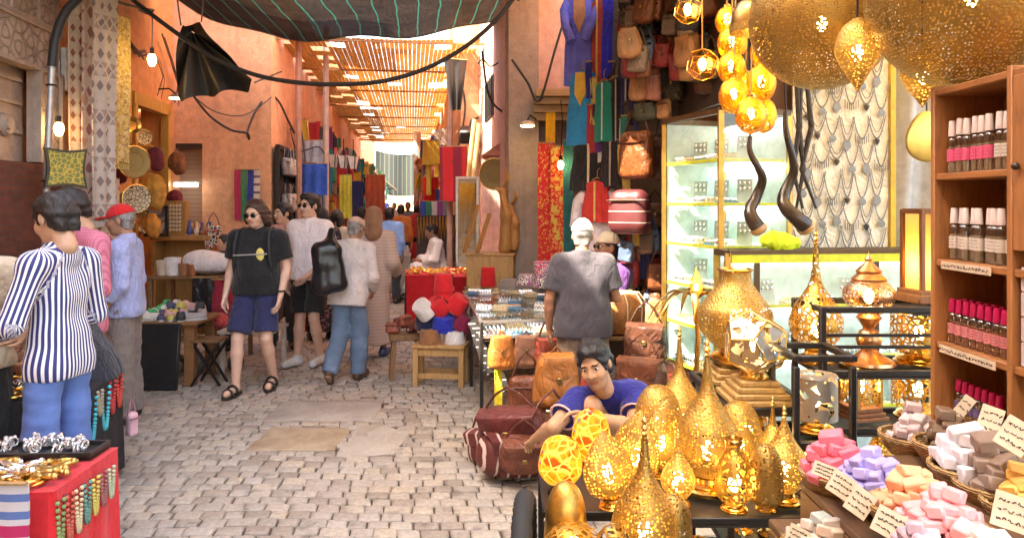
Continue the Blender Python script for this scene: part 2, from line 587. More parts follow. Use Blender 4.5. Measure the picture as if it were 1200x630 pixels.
so = bpy.data.objects.new('sun', sl); COL.objects.link(so); so.rotation_euler = TO_SUN.to_track_quat('Z', 'Y').to_euler(); so.location = (-20, -15, 30)
SC.view_settings.view_transform = 'Standard'; SC.view_settings.look = 'None'; SC.view_settings.gamma = 1
SC.view_settings.exposure = 3.5
SC.view_settings.use_white_balance = True; SC.view_settings.white_balance_temperature = 7450; SC.view_settings.white_balance_tint = 8
SC.render.engine = 'CYCLES'
cy = SC.cycles; cy.use_denoising = True
cy.max_bounces = 10; cy.diffuse_bounces = 5; cy.glossy_bounces = 4; cy.transmission_bounces = 4; cy.transparent_max_bounces = 24
cy.sample_clamp_indirect = 8.0; cy.caustics_reflective = False; cy.caustics_refractive = False; cy.blur_glossy = .5
def ground_mat():
 t = NT('sandy_ground'); v = t.coord()
 c = t.ramp(t.noise(v, 3, 6, .6), [(.3, (.055, .04, .03)), (.7, (.12, .09, .065))])
 return t.done(t.bsdf(c, .95, 0, t.bump(t.noise(v, 40, 5), .5, .01)))
b = MB(); b.add([(-150, -60, 0), (150, -60, 0), (150, 240, 0), (-150, 240, 0)], [(0, 1, 2, 3)])
g = b.build('ground', ground_mat(), recalc=False); g.location.z = -.016; tag(g, 'sandy ground under the paving of the lane', 'ground', kind='structure')
def sett_mat():
 t = NT('stone_setts'); v = t.coord()
 q = t.n('ShaderNodeAttribute', attribute_name='tone')
 c = t.ramp(q.outputs['Fac'], [(0, (.32, .265, .22)), (.35, (.43, .375, .32)), (.7, (.50, .445, .39)), (1, (.52, .44, .345))])
 big = t.noise(v, .9, 5, .6); c = t.mix(t.math('MULTIPLY', t.ramp(big, [(.45, 0.0), (.7, 1.0)]), .55), c, (.40, .31, .235))
 fine = t.noise(v, 38, 6, .7); c = t.mix(.65, c, t.ramp(fine, [(.25, .35), (.7, 1.0)]), 'MULTIPLY')
 spots = t.ramp(t.noise(v, 7, 3, .5), [(.58, 1.0), (.70, .5)]); c = t.mix(.75, c, spots, 'MULTIPLY')
 nm = t.bump(t.noise(v, 55, 6, .7), .45, .006)
 return t.done(t.bsdf(c, t.ramp(fine, [(.3, .85), (.7, .6)]), 0, nm))
PATCH = [(-1.80, -1.25, 5.15, 5.60), (-1.92, -1.12, 5.84, 6.36), (-1.10, -.85, 5.02, 5.66)]
vs = []; fs = []; tone = []
Y = 1.0
rr = random.Random(3)
while Y < 24:
 d = rr.uniform(.092, .11) * (1 if Y < 11 else 1.7)
 x = -3.35 + rr.uniform(-.2, 0)
 while x < 2.6:
  wd = rr.uniform(.10, .165) * (1 if Y < 11 else 1.7)
  g_ = .003
  pc = st(x + wd / 2, Y + d / 2)
  if not any(a < pc.x < b_ and c_ < pc.y < e_ for a, b_, c_, e_ in PATCH):
   top = rr.uniform(-.003, .002) + .0025 * math.sin(x * 5 + Y * 3)
   base = len(vs)
   cs = []
   for (ax, ay) in ((0, 0), (1, 0), (1, 1), (0, 1)):
    jx, jy = rr.uniform(-.006, .006), rr.uniform(-.004, .004)
    cs.append((x + (g_ if ax == 0 else wd - g_) + jx, Y + (g_ if ay == 0 else d - g_) + jy + .02 * math.sin(x * 2.3 + Y)))
   mx = sum(c[0] for c in cs) / 4; my = sum(c[1] for c in cs) / 4
   tl = (rr.uniform(-.03, .03), rr.uniform(-.03, .03))
   for lvl, (ins, z) in enumerate(((0, -.03), (0, top - .009), (.009, top - .001), (.03, top + .001))):
    for cx_, cy_ in cs:
     dx, dy = mx - cx_, my - cy_; L = math.hypot(dx, dy)
     p = st(cx_ + dx / L * ins, cy_ + dy / L * ins, z + tl[0] * (cx_ - mx) + tl[1] * (cy_ - my))
     vs.append((p.x, p.y, p.z))
   for l in range(3):
    for k in range(4):
     fs.append((base + l * 4 + k, base + l * 4 + (k + 1) % 4, base + (l + 1) * 4 + (k + 1) % 4, base + (l + 1) * 4 + k))
   fs.append((base + 12, base + 13, base + 14, base + 15))
   tn = rr.random(); tone += [tn] * 13
  x += wd
 Y += d
me = bpy.data.meshes.new('street_paving'); me.from_pydata(vs, [], fs)
a_ = me.attributes.new('tone', 'FLOAT', 'FACE'); a_.data.foreach_set('value', tone)
me.polygons.foreach_set('use_smooth', [True] * len(fs)); me.materials.append(sett_mat()); me.set_sharp_from_angle(angle=math.radians(50))
o = bpy.data.objects.new('street', me); COL.objects.link(o); tag(o, 'worn grey stone setts paving the market lane', 'paving', kind='structure')
def slab_mat(name, ca, cb):
 t = NT(name); v = t.coord()
 c = t.ramp(t.noise(v, 4, 6, .65, .6), [(.3, ca), (.65, cb)]); c = t.mix(.5, c, t.ramp(t.noise(v, 60, 4), [(.3, .5), (.7, 1)]), 'MULTIPLY')
 return t.done(t.bsdf(c, .85, 0, t.bump(t.noise(v, 14, 7, .65), .6, .012)))
def slab(name, pts, z, m, label, seg=6):
 b = MB(); n = len(pts)
 o = []
 for i in range(n):
  a = Vector(pts[i]); c = Vector(pts[(i + 1) % n])
  for k in range(seg):
   q = a.lerp(c, k / seg); o.append((q.x + R.uniform(-.012, .012), q.y + R.uniform(-.012, .012)))
 cx_ = sum(p[0] for p in o) / len(o); cy_ = sum(p[1] for p in o) / len(o); N = len(o)
 V = [(p[0], p[1], -.03) for p in o] + [(p[0], p[1], z - .006) for p in o] + [(p[0] + (cx_ - p[0]) * .03, p[1] + (cy_ - p[1]) * .03, z) for p in o]
 b.add(V, [(l * N + k, l * N + (k + 1) % N, (l + 1) * N + (k + 1) % N, (l + 1) * N + k) for l in range(2) for k in range(N)] + [[2 * N + k for k in range(N)]])
 return tag(b.build(name, m), label, 'drain cover')
slab('drain_cover', [(-1.84, 5.12), (-1.22, 5.12), (-1.22, 5.62), (-1.83, 5.64)], .004, slab_mat('tan_concrete', (.30, .21, .13), (.50, .39, .27)), 'worn tan concrete drain slab let into the paving')
slab('drain_cover', [(-1.96, 5.80), (-1.08, 5.80), (-1.10, 6.40), (-1.95, 6.38)], .006, slab_mat('grey_stone', (.33, .28, .24), (.47, .41, .355)), 'grey stone drain cover with a small lifting hole')
slab('cement_patch', [(-1.17, 4.97), (-.80, 5.05), (-.76, 5.5), (-.98, 5.72), (-1.18, 5.72)], .002, slab_mat('cement', (.38, .33, .28), (.50, .44, .38)), 'cracked pale cement patch beside the tan drain slab')
def plaster(name, col, stain=.35, pale=None):
 t = NT(name); v = t.coord()
 n1 = t.noise(v, .9, 6, .65, .4); n2 = t.noise(v, 9, 6, .7)
 c = t.ramp(n1, [(.25, tuple(x * (1 - stain) for x in col)), (.5, col), (.78, pale or tuple(min(1, x * 1.22) for x in col))])
 c = t.mix(.6, c, t.ramp(n2, [(.3, .55), (.62, 1.0)]), 'MULTIPLY'); n3 = t.noise(v, 2.2, 7, .7, 1.5); c = t.mix(t.ramp(n3, [(.60, 0.0), (.64, .45)]), c, tuple(min(1, x * .55 + .28) for x in col)); c = t.mix(t.ramp(t.noise(t.coord('Object', (3, 3, .35)), 1.6, 5, .65), [(.52, 0.0), (.68, .5)]), c, tuple(x * .5 for x in col))
 h = t.math('ADD', t.noise(v, 5, 6, .6), t.math('MULTIPLY', t.noise(v, 45, 5, .7), .35))
 return t.done(t.bsdf(c, .93, 0, t.bump(h, .55, .03)))
ORANGE = plaster('orange_plaster', (.74, .33, .12)); PINK = plaster('pink_plaster', (.84, .43, .24), .24)
ROSE = plaster('rose_plaster', (.72, .42, .33), .22, (.76, .54, .47)); TERRA = plaster('terracotta_plaster', (.72, .37, .20))
CREAM = plaster('carved_plaster', (.50, .37, .29), .3)
def P2(lat, Y): return Vector((lat + SL * Y, Y))
def wall_mb(b, p0, p1, z0, z1, th):
 """upright slab from plan point p0 to p1; th>0 thickens to the left of p0->p1"""
 p0 = Vector(p0); p1 = Vector(p1); d = (p1 - p0); n = Vector((-d.y, d.x)).normalized() * th
 q = [p0, p1, p1 + n, p0 + n]
 b.add([(v.x, v.y, z0) for v in q] + [(v.x, v.y, z1) for v in q], [(0, 1, 2, 3), (4, 5, 6, 7), (0, 1, 5, 4), (1, 2, 6, 5), (2, 3, 7, 6), (3, 0, 4, 7)])
 return b
def block(b, quad, z0, z1):
 n = len(quad)
 b.add([(v[0], v[1], z0) for v in quad] + [(v[0], v[1], z1) for v in quad], [list(range(n)), list(range(n, 2 * n))] + [(k, (k + 1) % n, n + (k + 1) % n, n + k) for k in range(n)])
LL = -3.35
t = thing('shop_building', 'orange plastered shop building hung with rugs and plates', 'building', st(LL, 7.0, 0))
b = MB()
wall_mb(b, P2(LL, 7.02), P2(LL, 8.9), 0, 8, .35)
wall_mb(b, P2(LL, 8.9), P2(LL, 10.45), 3.0, 8, .35)
wall_mb(b, P2(LL, 10.2), P2(LL, 10.49), 0, 3.0, .35)
wall_mb(b, P2(LL - 1.6, 8.6), P2(LL - 1.6, 10.6), 0, 3.2, .2)
wall_mb(b, P2(LL - 1.8, 8.75), P2(LL - .36, 8.75), 0, 3.0, .15)
b.build('wall', ORANGE, t, True)
b = MB(); block(b, [P2(LL - 1.6, 8.75), P2(LL - .36, 8.75), P2(LL - .36, 10.45), P2(LL - 1.6, 10.45)], 3.02, 3.1); b.build('shop_ceiling', ORANGE, t, True)
b = MB()
for yy in (8.94, 10.15): wall_mb(b, P2(LL + .03, yy), P2(LL + .03, yy + .09), 0, 2.96, .1)
wall_mb(b, P2(LL + .03, 8.92), P2(LL + .03, 10.26), 2.90, 3.05, .12)
b.build('door_frame', wood_mat('ochre_wood', (.55, .3, .06)), t, True)
b = MB(); wall_mb(b, P2(LL + .04, 7.95), P2(LL + .04, 8.25), 3.05, 3.55, .06); f_ = b.build('window', wood_mat('dark_shutter', (.05, .035, .03)), t, True)
b = MB()
for k in range(3): wall_mb(b, P2(LL + .06, 8.0 + .09 * k), P2(LL + .06, 8.03 + .09 * k), 3.07, 3.53, .02)
b.build('bar', iron(), f_, True)
t = thing('carved_portal', 'carved plaster portal above a dark brick pier at the left edge', 'building', st(LL + .1, 5.5, 0))
L2 = LL + .08
def carved():
 tt = NT('carved_stucco'); v = tt.coord()
 sp = tt.n('ShaderNodeSeparateXYZ'); tt.l(v, sp.inputs[0]); h = None
 for q in range(4):
  a = q * PI / 4; d = tt.math('ADD', tt.math('MULTIPLY', sp.outputs[1], 46 * math.cos(a)), tt.math('MULTIPLY', sp.outputs[2], 46 * math.sin(a)))
  d = tt.math('COSINE', d); h = d if h is None else tt.math('ADD', h, d)
 h = tt.ramp(tt.math('ABSOLUTE', h), [(.12, 1.0), (.3, .1), (.9, .0), (1.0, .8)])
 c = tt.ramp(tt.noise(v, 6, 5), [(.3, (.40, .29, .23)), (.7, (.56, .44, .36))])
 c = tt.mix(.5, c, tt.ramp(h, [(.0, .45), (1.0, 1.0)]), 'MULTIPLY')
 return tt.done(tt.bsdf(c, .9, 0, tt.bump(h, 1.0, .03)))
CARV = carved()
def pane(b, y0, y1, z0, z1, proud=.0, th=.1): wall_mb(b, P2(L2 + proud, y0), P2(L2 + proud, y1), z0, z1, th)
b = MB(); pane(b, 3.2, 6.98, 4.1, 5.6, -.04, .5); pane(b, 3.2, 3.7, 2.06, 4.1, -.04, .5); pane(b, 3.7, 6.96, 2.06, 4.1, -.28, .3); b.build('wall', ORANGE, t, True)
b = MB(); pane(b, 3.7, 6.92, 3.30, 4.02); pane(b, 3.7, 6.92, 2.90, 3.25); pane(b, 6.55, 6.92, 2.06, 2.9); b.build('stucco_panel', CARV, t, True)
b = MB()
for z in (2.86, 3.235, 3.26, 4.0, 4.05): pane(b, 3.7, 6.94, z, z + .035, .035 if z > 3.3 else .025, .12)
for y in (6.5, 6.9): pane(b, y, y + .04, 2.06, 2.86, .03, .12)
for k in range(7): pane(b, 3.8 + .45 * k, 3.82 + .45 * k, 3.3, 4.0, .02, .1)
b.build('moulding', CREAM, t, True)
for k in range(6):
 c = P2(L2 + .012, 4.03 + .45 * k); b = MB(); n3 = Matrix.Rotation(STREET, 3, 'Z') @ Matrix.Rotation(PI / 2, 3, 'Y')
 b.lathe([(.19, .0), (.16, .02), (.15, .012), (.09, .012), (.075, .03), (.04, .01), (0, .03)], 32, (c.x, c.y, 3.64), n3, fn=lambda a, z: 1 + .16 * math.cos(8 * a)); b.build('star', CREAM, t, True)
b = MB(); pane(b, 3.7, 6.55, 2.06, 2.88, -.16, .1)
for z in (2.3, 2.55, 2.75): pane(b, 3.7, 6.5, z, z + .03, -.13, .05)
b.build('niche', CREAM, t, True)
b = MB()
c = P2(L2 - .14, 6.25); n3 = Matrix.Rotation(STREET, 3, 'Z') @ Matrix.Rotation(PI / 2, 3, 'Y')
b.lathe([(.0, .03), (.035, .035), (.05, .015), (.075, .03), (.10, .0), (.1, -.02)], 20, (c.x, c.y, 2.36), n3); b.build('rosette', CREAM, t, True)
def brickm(name, ca, cb, mortar, scale=6.5):
 tt = NT(name); tc = tt.n('ShaderNodeTexCoord'); mp = tt.n('ShaderNodeMapping'); mp.inputs['Rotation'].default_value = (PI / 2, 0, PI / 2 + 0)
 tt.l(tc.outputs['Object'], mp.inputs[0]); q = tt.n('ShaderNodeTexBrick'); tt.l(mp.outputs[0], q.inputs['Vector'])
 sp = tt.n('ShaderNodeSeparateXYZ'); tt.l(tc.outputs['Object'], sp.inputs[0]); cb_ = tt.n('ShaderNodeCombineXYZ')
 tt.l(sp.outputs[1], cb_.inputs[0]); tt.l(sp.outputs[2], cb_.inputs[1]); tt.l(cb_.outputs[0], q.inputs['Vector'])
 q.inputs['Scale'].default_value = scale; q.inputs['Color1'].default_value = (*ca, 1); q.inputs['Color2'].default_value = (*cb, 1); q.inputs['Mortar'].default_value = (*mortar, 1)
 q.inputs['Mortar Size'].default_value = .022; q.inputs['Brick Width'].default_value = 1.2; q.inputs['Row Height'].default_value = .3
 v = tc.outputs['Object']
 c = tt.mix(.5, q.outputs['Color'], tt.ramp(tt.noise(v, 14, 5), [(.3, .5), (.7, 1)]), 'MULTIPLY')
 return tt.done(tt.bsdf(c, .9, 0, tt.bump(q.outputs['Fac'], -.6, .015)))
b = MB(); pane(b, 3.2, 6.94, 0, 2.045, .0, .45); b.build('brick_pier', brickm('dark_brick', (.20, .055, .03), (.13, .04, .025), (.10, .07, .055)), t, True)
PB = 10.5
LW = -1.98
t = thing('pink_building', 'pale pink plastered building with a small shuttered window', 'building', st(-2.6, PB, 0))
b = MB()
pa, pb = P2(LL - 1.9, PB), P2(LW, PB)
wA = at(205, 0, PB).x; wB = at(232, 0, PB).x + .06; wz0, wz1 = at(0, 262, PB).z, at(0, 168, PB).z
wall_mb(b, (pa.x, PB), (wA, PB), 0, 6.8, .3); wall_mb(b, (wB, PB), (pb.x, PB), 0, 6.8, .3)
wall_mb(b, (wA, PB), (wB, PB), 0, wz0, .3); wall_mb(b, (wA, PB), (wB, PB), wz1, 6.8, .3)
wall_mb(b, (pb.x, PB + .3), P2(LW, 12.4), 0, 6.4, .3)
b.build('wall', PINK, t, True)
b = MB(); wall_mb(b, (wA, PB + .16), (wB, PB + .16), wz0, wz1, .05); b.build('shutter', stripes('roller_shutter', (.36, .24, .17), (.28, .18, .13), 16, 'z', .2), t, True)
b = MB(); wall_mb(b, (wA, PB + .02), (wB, PB + .02), wz1 - .07, wz1, .13); b.build('lintel', wood_mat('dark_shutter', (.05, .035, .03)), t, True)
yy = 12.4; k = 0
for ln, h, m, lab in ((5.2, 5.2, TERRA, 'terracotta wall of the bag and clothes shops on the left, nearest the pink building'), (8, 5.6, ORANGE, 'orange shop wall on the left half way down the lane'), (14, 5.4, PINK, 'pink shop wall on the left at the far end of the lane')):
 t = thing('shop_building', lab, 'building', st(LW, yy, 0)); b = MB()
 wall_mb(b, P2(LW, yy), P2(LW, yy + ln - .02), 2.55, h, .3)
 y2 = yy
 while y2 < yy + ln - .3:
  wall_mb(b, P2(LW, y2), P2(LW, y2 + .34), 0, 2.55, .3); y2 += 2.0
 wall_mb(b, P2(LW - 1.3, yy), P2(LW - 1.3, yy + ln - .02), 0, 2.7, .1)
 b.build('wall', m, t, True)
 b = MB(); block(b, [P2(LW - 1.28, yy), P2(LW - .3, yy), P2(LW - .3, yy + ln - .02), P2(LW - 1.28, yy + ln - .02)], 2.72, 2.8); b.build('shop_ceiling', wood_mat('dark_shutter', (.05, .035, .03)), t, True)
 b = MB(); wall_mb(b, P2(LW + .06, yy + .1), P2(LW + .06, yy + ln - .2), 2.55, 2.66, .05); b.build('lintel', wood_mat('brown_wood', (.2, .1, .045)), t, True)
 yy += ln
RA, RB, RC = 1.10, .80, 1.74
YJ = 8.4
t = thing('pink_building', 'rose plastered building behind the hanging kaftans on the right', 'building', st(RA, YJ, 0)); b = MB()
e0, e1 = P2(RA, YJ), P2(RC + 1.7, YJ)
zC = at(0, 122, YJ).z
wall_mb(b, (e0.x + .30, YJ), (e1.x, YJ), zC, 7.2, .3)
wall_mb(b, P2(RA, 12.0), P2(RA, YJ + .30), 2.45, 7.2, .3)
wall_mb(b, P2(RA, 12.0), P2(RA, 11.6), 0, 2.45, .3); wall_mb(b, P2(RA, 9.2), P2(RA, YJ + .32), 0, 2.45, .3)
wall_mb(b, P2(RA + 1.2, 12.0), P2(RA + 1.2, YJ + .4), 0, 2.6, .1)
b.build('wall', ROSE, t, True)
b = MB(); wall_mb(b, (e0.x, YJ - .06), (e0.x + .34, YJ - .06), 0, 7.2, .42); b.build('pillar', plaster('grey_render', (.42, .33, .28), .3), t, True)
b = MB(); x0 = at(628, 0, YJ).x + .03; x1 = e1.x - .3
wall_mb(b, (x0, YJ + .12), (x1, YJ + .12), 0, zC - .16, .06)
for k in range(26): wall_mb(b, (x0, YJ + .10), (x1, YJ + .10), .06 + k * .1, .12 + k * .1, .05)
b.build('shutter', wood_mat('weathered_board', (.23, .15, .12), (1, 8, 8)), t, True)
b = MB(); nb = at(624, 0, YJ).x
for k, (h, pr) in enumerate(((.10, .16), (.10, .24), (.1, .32), (.05, .38))):
 block(b, [(nb + .01 * k, YJ - pr), (e1.x, YJ - pr), (e1.x, YJ + .1), (nb + .01 * k, YJ + .1)], zC - .2 + .08 * k, zC - .2 + .08 * k + .075)
b.build('cornice', wood_mat('pale_wood', (.50, .32, .15), (1, 8, 8)), t, True)
b = MB(); wA2 = P2(RA - .01, 10.4); wall_mb(b, P2(RA - .015, 10.9), P2(RA - .015, 9.9), at(0, 135, 10).z, at(0, 88, 10).z, .03); f_ = b.build('window', mat('opening_shade', (.03, .025, .03)), t, True)  # flat near-black panel; the opening's shade is put into its colour
b = MB()
for k in range(5): wall_mb(b, P2(RA - .03, 10.86 - .2 * k), P2(RA - .03, 10.83 - .2 * k), at(0, 135, 10).z, at(0, 88, 10).z, .012)
b.build('bar', iron(), f_, True)
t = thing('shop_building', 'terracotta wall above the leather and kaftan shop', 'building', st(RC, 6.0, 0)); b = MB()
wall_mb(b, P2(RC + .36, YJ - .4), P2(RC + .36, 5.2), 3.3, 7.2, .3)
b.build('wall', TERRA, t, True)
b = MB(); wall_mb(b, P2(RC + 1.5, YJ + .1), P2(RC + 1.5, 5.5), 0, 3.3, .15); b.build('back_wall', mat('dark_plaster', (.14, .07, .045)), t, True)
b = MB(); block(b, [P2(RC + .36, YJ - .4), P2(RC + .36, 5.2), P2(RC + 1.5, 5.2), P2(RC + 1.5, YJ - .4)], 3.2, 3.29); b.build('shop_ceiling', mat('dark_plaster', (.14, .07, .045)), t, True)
yy = 12.02
for ln, h, m, lab in ((4.4, 5.4, TERRA, 'terracotta shop wall behind the red carpet on the right'), (9, 5.0, ORANGE, 'orange shop wall on the right half way down the lane'), (14, 5.6, ROSE, 'rose shop wall on the right at the far end of the lane')):
 t = thing('shop_building', lab, 'building', st(RB, yy, 0)); b = MB()
 wall_mb(b, P2(RB, yy + ln - .02), P2(RB, yy), 2.5, h, .3)
 y2 = yy
 while y2 < yy + ln - .3:
  wall_mb(b, P2(RB, y2 + .34), P2(RB, y2), 0, 2.5, .3); y2 += 2.1
 wall_mb(b, P2(RB + 1.3, yy + ln), P2(RB + 1.3, yy), 0, 2.7, .1)
 if yy < 13: wall_mb(b, P2(RB + .3, yy + .12), P2(RA + .3, yy + .12), 0, 7.0, .1)
 b.build('wall', m, t, True)
 b = MB(); block(b, [P2(RB + .3, yy), P2(RB + 1.28, yy), P2(RB + 1.28, yy + ln - .02), P2(RB + .3, yy + ln - .02)], 2.72, 2.8); b.build('shop_ceiling', wood_mat('dark_shutter', (.05, .035, .03)), t, True)
 yy += ln
t = thing('end_building', 'pale building closing the far end of the lane', 'building', st(-.6, 52, 0)); b = MB(); wall_mb(b, P2(-6, 52), P2(6, 52), 0, 4.2, -.4); b.build('wall', PINK, t, True)
b = MB()
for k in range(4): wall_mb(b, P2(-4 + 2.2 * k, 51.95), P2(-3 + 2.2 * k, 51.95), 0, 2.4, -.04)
b.build('door', mat('opening_shade', (.03, .025, .03)), t, True)  # shade of the doorways painted as flat dark panels
t = thing('shop_building', 'orange house on the left behind the viewpoint, made tall to block sun', 'building', st(LL, 0, 0)); b = MB(); wall_mb(b, P2(LL, -9), P2(LL, 1.9), 0, 10.5, .4); wall_mb(b, P2(LL, 1.9), P2(LL, 3.18), 0, 7.3, .4); b.build('wall', ORANGE, t, True)  # unseen house; stepped height shaped to keep sun off the lantern side
b = MB(); wall_mb(b, P2(LL + .01, -3), P2(LL + .01, -1.6), 0, 2.4, .03); b.build('door', wood_mat('brown_wood', (.2, .1, .045)), t, True)
def netm(name, ca, cb, per, duty, clear, sheer):
 tt = NT(name); v = tt.coord(); sp = tt.n('ShaderNodeSeparateXYZ'); tt.l(v, sp.inputs[0])
 x = tt.math('ADD', sp.outputs[0], tt.math('MULTIPLY', tt.noise(v, .8, 2), .12))
 k = tt.math('LESS_THAN', tt.math('FRACT', tt.math('DIVIDE', x, per)), duty)
 c = tt.mix(k, tt.ramp(tt.noise(v, 2.5, 5, .6), [(.3, tuple(q * .6 for q in ca)), (.7, ca)]), cb)
 d = tt.n('ShaderNodeBsdfDiffuse'); tl = tt.n('ShaderNodeBsdfTranslucent'); tr = tt.n('ShaderNodeBsdfTransparent')
 tt.l(c, d.inputs[0]); tt.l(c, tl.inputs[0])
 m1 = tt.n('ShaderNodeMixShader'); m1.inputs[0].default_value = sheer; tt.l(d.outputs[0], m1.inputs[1]); tt.l(tl.outputs[0], m1.inputs[2])
 m2 = tt.n('ShaderNodeMixShader'); tt.l(m1.outputs[0], m2.inputs[1]); tt.l(tr.outputs[0], m2.inputs[2])
 wv = tt.n('ShaderNodeTexWave', bands_direction='Y'); wv.inputs['Scale'].default_value = 3; wv.inputs['Distortion'].default_value = 4; tt.l(v, wv.inputs['Vector'])
 tt.l(tt.math('MULTIPLY', tt.ramp(tt.noise(v, 30, 3), [(.35, .4), (.65, 1.0)]), clear), m2.inputs[0])
 return tt.done(m2.outputs[0])
NETM = netm('shade_net_cloth', (.085, .062, .05), (.06, .23, .19), .235, .07, .10, .45)
def net(label, lat0, lat1, Y0, Y1, z0, z1, sag, nu=40, nv=24, m=None, sky_gap=0):
 ce = st((lat0 + lat1) / 2, (Y0 + Y1) / 2, z1)
 t = thing('shade_net', label, 'shade net', ce, STREET)
 W_ = (lat1 - lat0) / 2
 def fn(u, v):
  x = -W_ + 2 * W_ * u; y = (v - .5) * (Y1 - Y0)
  s_ = 1 - (2 * u - 1) ** 2
  e = .05 * math.sin(9 * u + 3 * v) + .035 * math.sin(23 * u + 2) * v
  return (x, y + .12 * math.sin(7 * u) * (v - .5) * 2 + .22 * (abs(2 * u - 1) ** 3) * (v), (z0 - z1) * (1 - v) - sag * s_ + e)
 b = MB(); b.sheet(fn, nu, nv, .004); b.build('net_cloth', m or NETM, t)
 b = MB(); b.tube([fn(u / 30, 1) for u in range(31)], .012, 6); b.build('edge_rope', mat('grey_rope', (.22, .19, .16)), t)
 return t
net('dark shade net with green stripes sagging across the lane overhead', -3.2, 1.55, 4.9, 9.6, 4.35, 4.45, .68)
net('second dark shade net added unseen behind the viewpoint to block sun', -3.2, 3.1, -6.0, -1.2, 3.9, 3.9, .15)  # unseen net, added as a sun block
t = thing('reed_roof', 'orange slatted reed roof with square gaps letting light through', 'roof', st(-.55, 10.85, 4.15), STREET)
lat0, lat1 = -2.1 + .55, 1.05 + .55
b = MB(); rr = random.Random(11)
cell = .36
nY = int(19.0 / cell)
ncol = int((lat1 - lat0) / .068)
gone = {}
for j in range(nY):
 for c in range(0, ncol, 4):
  u = (c + 1) / ncol
  pr = .19 if (u < .34 or u > .72) else .02
  if u < .06 or u > .95: pr = .15
  gone[j, c // 4] = rr.random() < pr * (1.0 if j > 0 else .6)
for j in range(nY):
 for c in range(ncol):
  if gone.get((j, c // 4)): continue
  x = lat0 + c * .068 + .034; y = j * cell + cell / 2
  z = -.05 * (1 - (2 * (c / ncol) - 1) ** 2) + .004 * math.sin(c * 2.1)
  b.box((x, y, z), (.064 if rr.random() < .85 else .058, cell + .002, .008))
def reedm():
 tt = NT('reed'); v = tt.coord('Object', (14, .8, 1)); c = tt.ramp(tt.noise(v, 3, 4), [(.3, (.52, .31, .13)), (.7, (.72, .48, .23))])
 d = tt.n('ShaderNodeBsdfDiffuse'); tl = tt.n('ShaderNodeBsdfTranslucent'); tt.l(c, d.inputs[0]); tt.l(c, tl.inputs[0])
 m1 = tt.n('ShaderNodeMixShader'); m1.inputs[0].default_value = .38; tt.l(d.outputs[0], m1.inputs[1]); tt.l(tl.outputs[0], m1.inputs[2])
 return tt.done(m1.outputs[0])
b.build('slat_mat', reedm(), t, smooth=0)
for k in range(8):
 b = MB(); b.box(((lat0 + lat1) / 2, .05 + k * 2.45, -.075), (lat1 - lat0 + .3, .035, .03)); b.build('beam', wood_mat('beam_wood', (.36, .17, .06), (1, 8, 8)), t)
t = thing('shade_net', 'dark green striped net hanging down at the far end of the lane', 'shade net', st(-.55, 43, 0), STREET)
b = MB(); b.sheet(lambda u, v: (-1.5 + 3 * u, .3 * math.sin(14 * u) * .2 - .6 * v, 4.75 - 2.4 * v - .25 * (1 - (2 * u - 1) ** 2)), 30, 8, .01)
b.build('net_cloth', stripes('striped_net', (.010, .014, .013), (.04, .05, .035), 4.0, 'x', .2), t)
b = MB(); b.tube([(-1.6, 0, 4.85), (0, 0, 4.55), (1.6, 0, 4.85)], .02, 6); b.build('edge_rope', mat('grey_rope', (.22, .19, .16)), t)
t = thing('awning', 'cream and green striped awning sloping out on the left far away', 'awning', st(-1.9, 30, 3.3), STREET)
b = MB(); b.sheet(lambda u, v: (1.25 * u, 2.6 * v, -1.05 * u + .02 * math.sin(20 * v)), 6, 12, .012); b.build('awning_cloth', stripes('awning_stripe', (.70, .56, .36), (.35, .40, .22), 5, 'y', .22), t)
b = MB(); b.tube([(1.25, 0, -1.06), (1.25, 2.6, -1.06)], .02, 6); b.build('front_bar', iron(), t)
b = MB(); b.tube([(.0, .02, -.9), (1.22, .02, -1.03)], .015, 6); b.build('brace', iron(), t)
BASE = dict(pel=(0, 0, .96), chest=(0, 0, 1.27), neck=(0, .012, 1.47), head=(0, -.015, 1.632),
   hipL=(.09, 0, .92), knL=(.112, -.02, .50), anL=(.118, .02, .085),
   shL=(.178, .01, 1.415), elL=(.222, .035, 1.13), wrL=(.23, -.05, .885))
A = lambda v: np.array(v, np.float32)
def nrm(v):
 v = np.asarray(v, np.float32); return v / (np.linalg.norm(v) + 1e-9)
def skin_mats(tone, hairc):
 t = mat('skin', tone, .5, 0, .1, 30, .12, 150, Subsurface_Weight=.08)
 lip = mat('lips', (tone[0] * .72, tone[1] * .5, tone[2] * .48), .45, bump=0)
 hr = mat('hair_dark', hairc, .5, 0, .5, 60, 1.0, 10, aniso=(14, 14, 2.5))
 return [t, hr, lip, mat('eye_white', (.75, .72, .68), .25, bump=0), mat('eye_dark', (.02, .012, .008), .15, bump=0), mat('stubble', (tone[0] * .42, tone[1] * .38, tone[2] * .4), .7, var=.3, ns=200)]
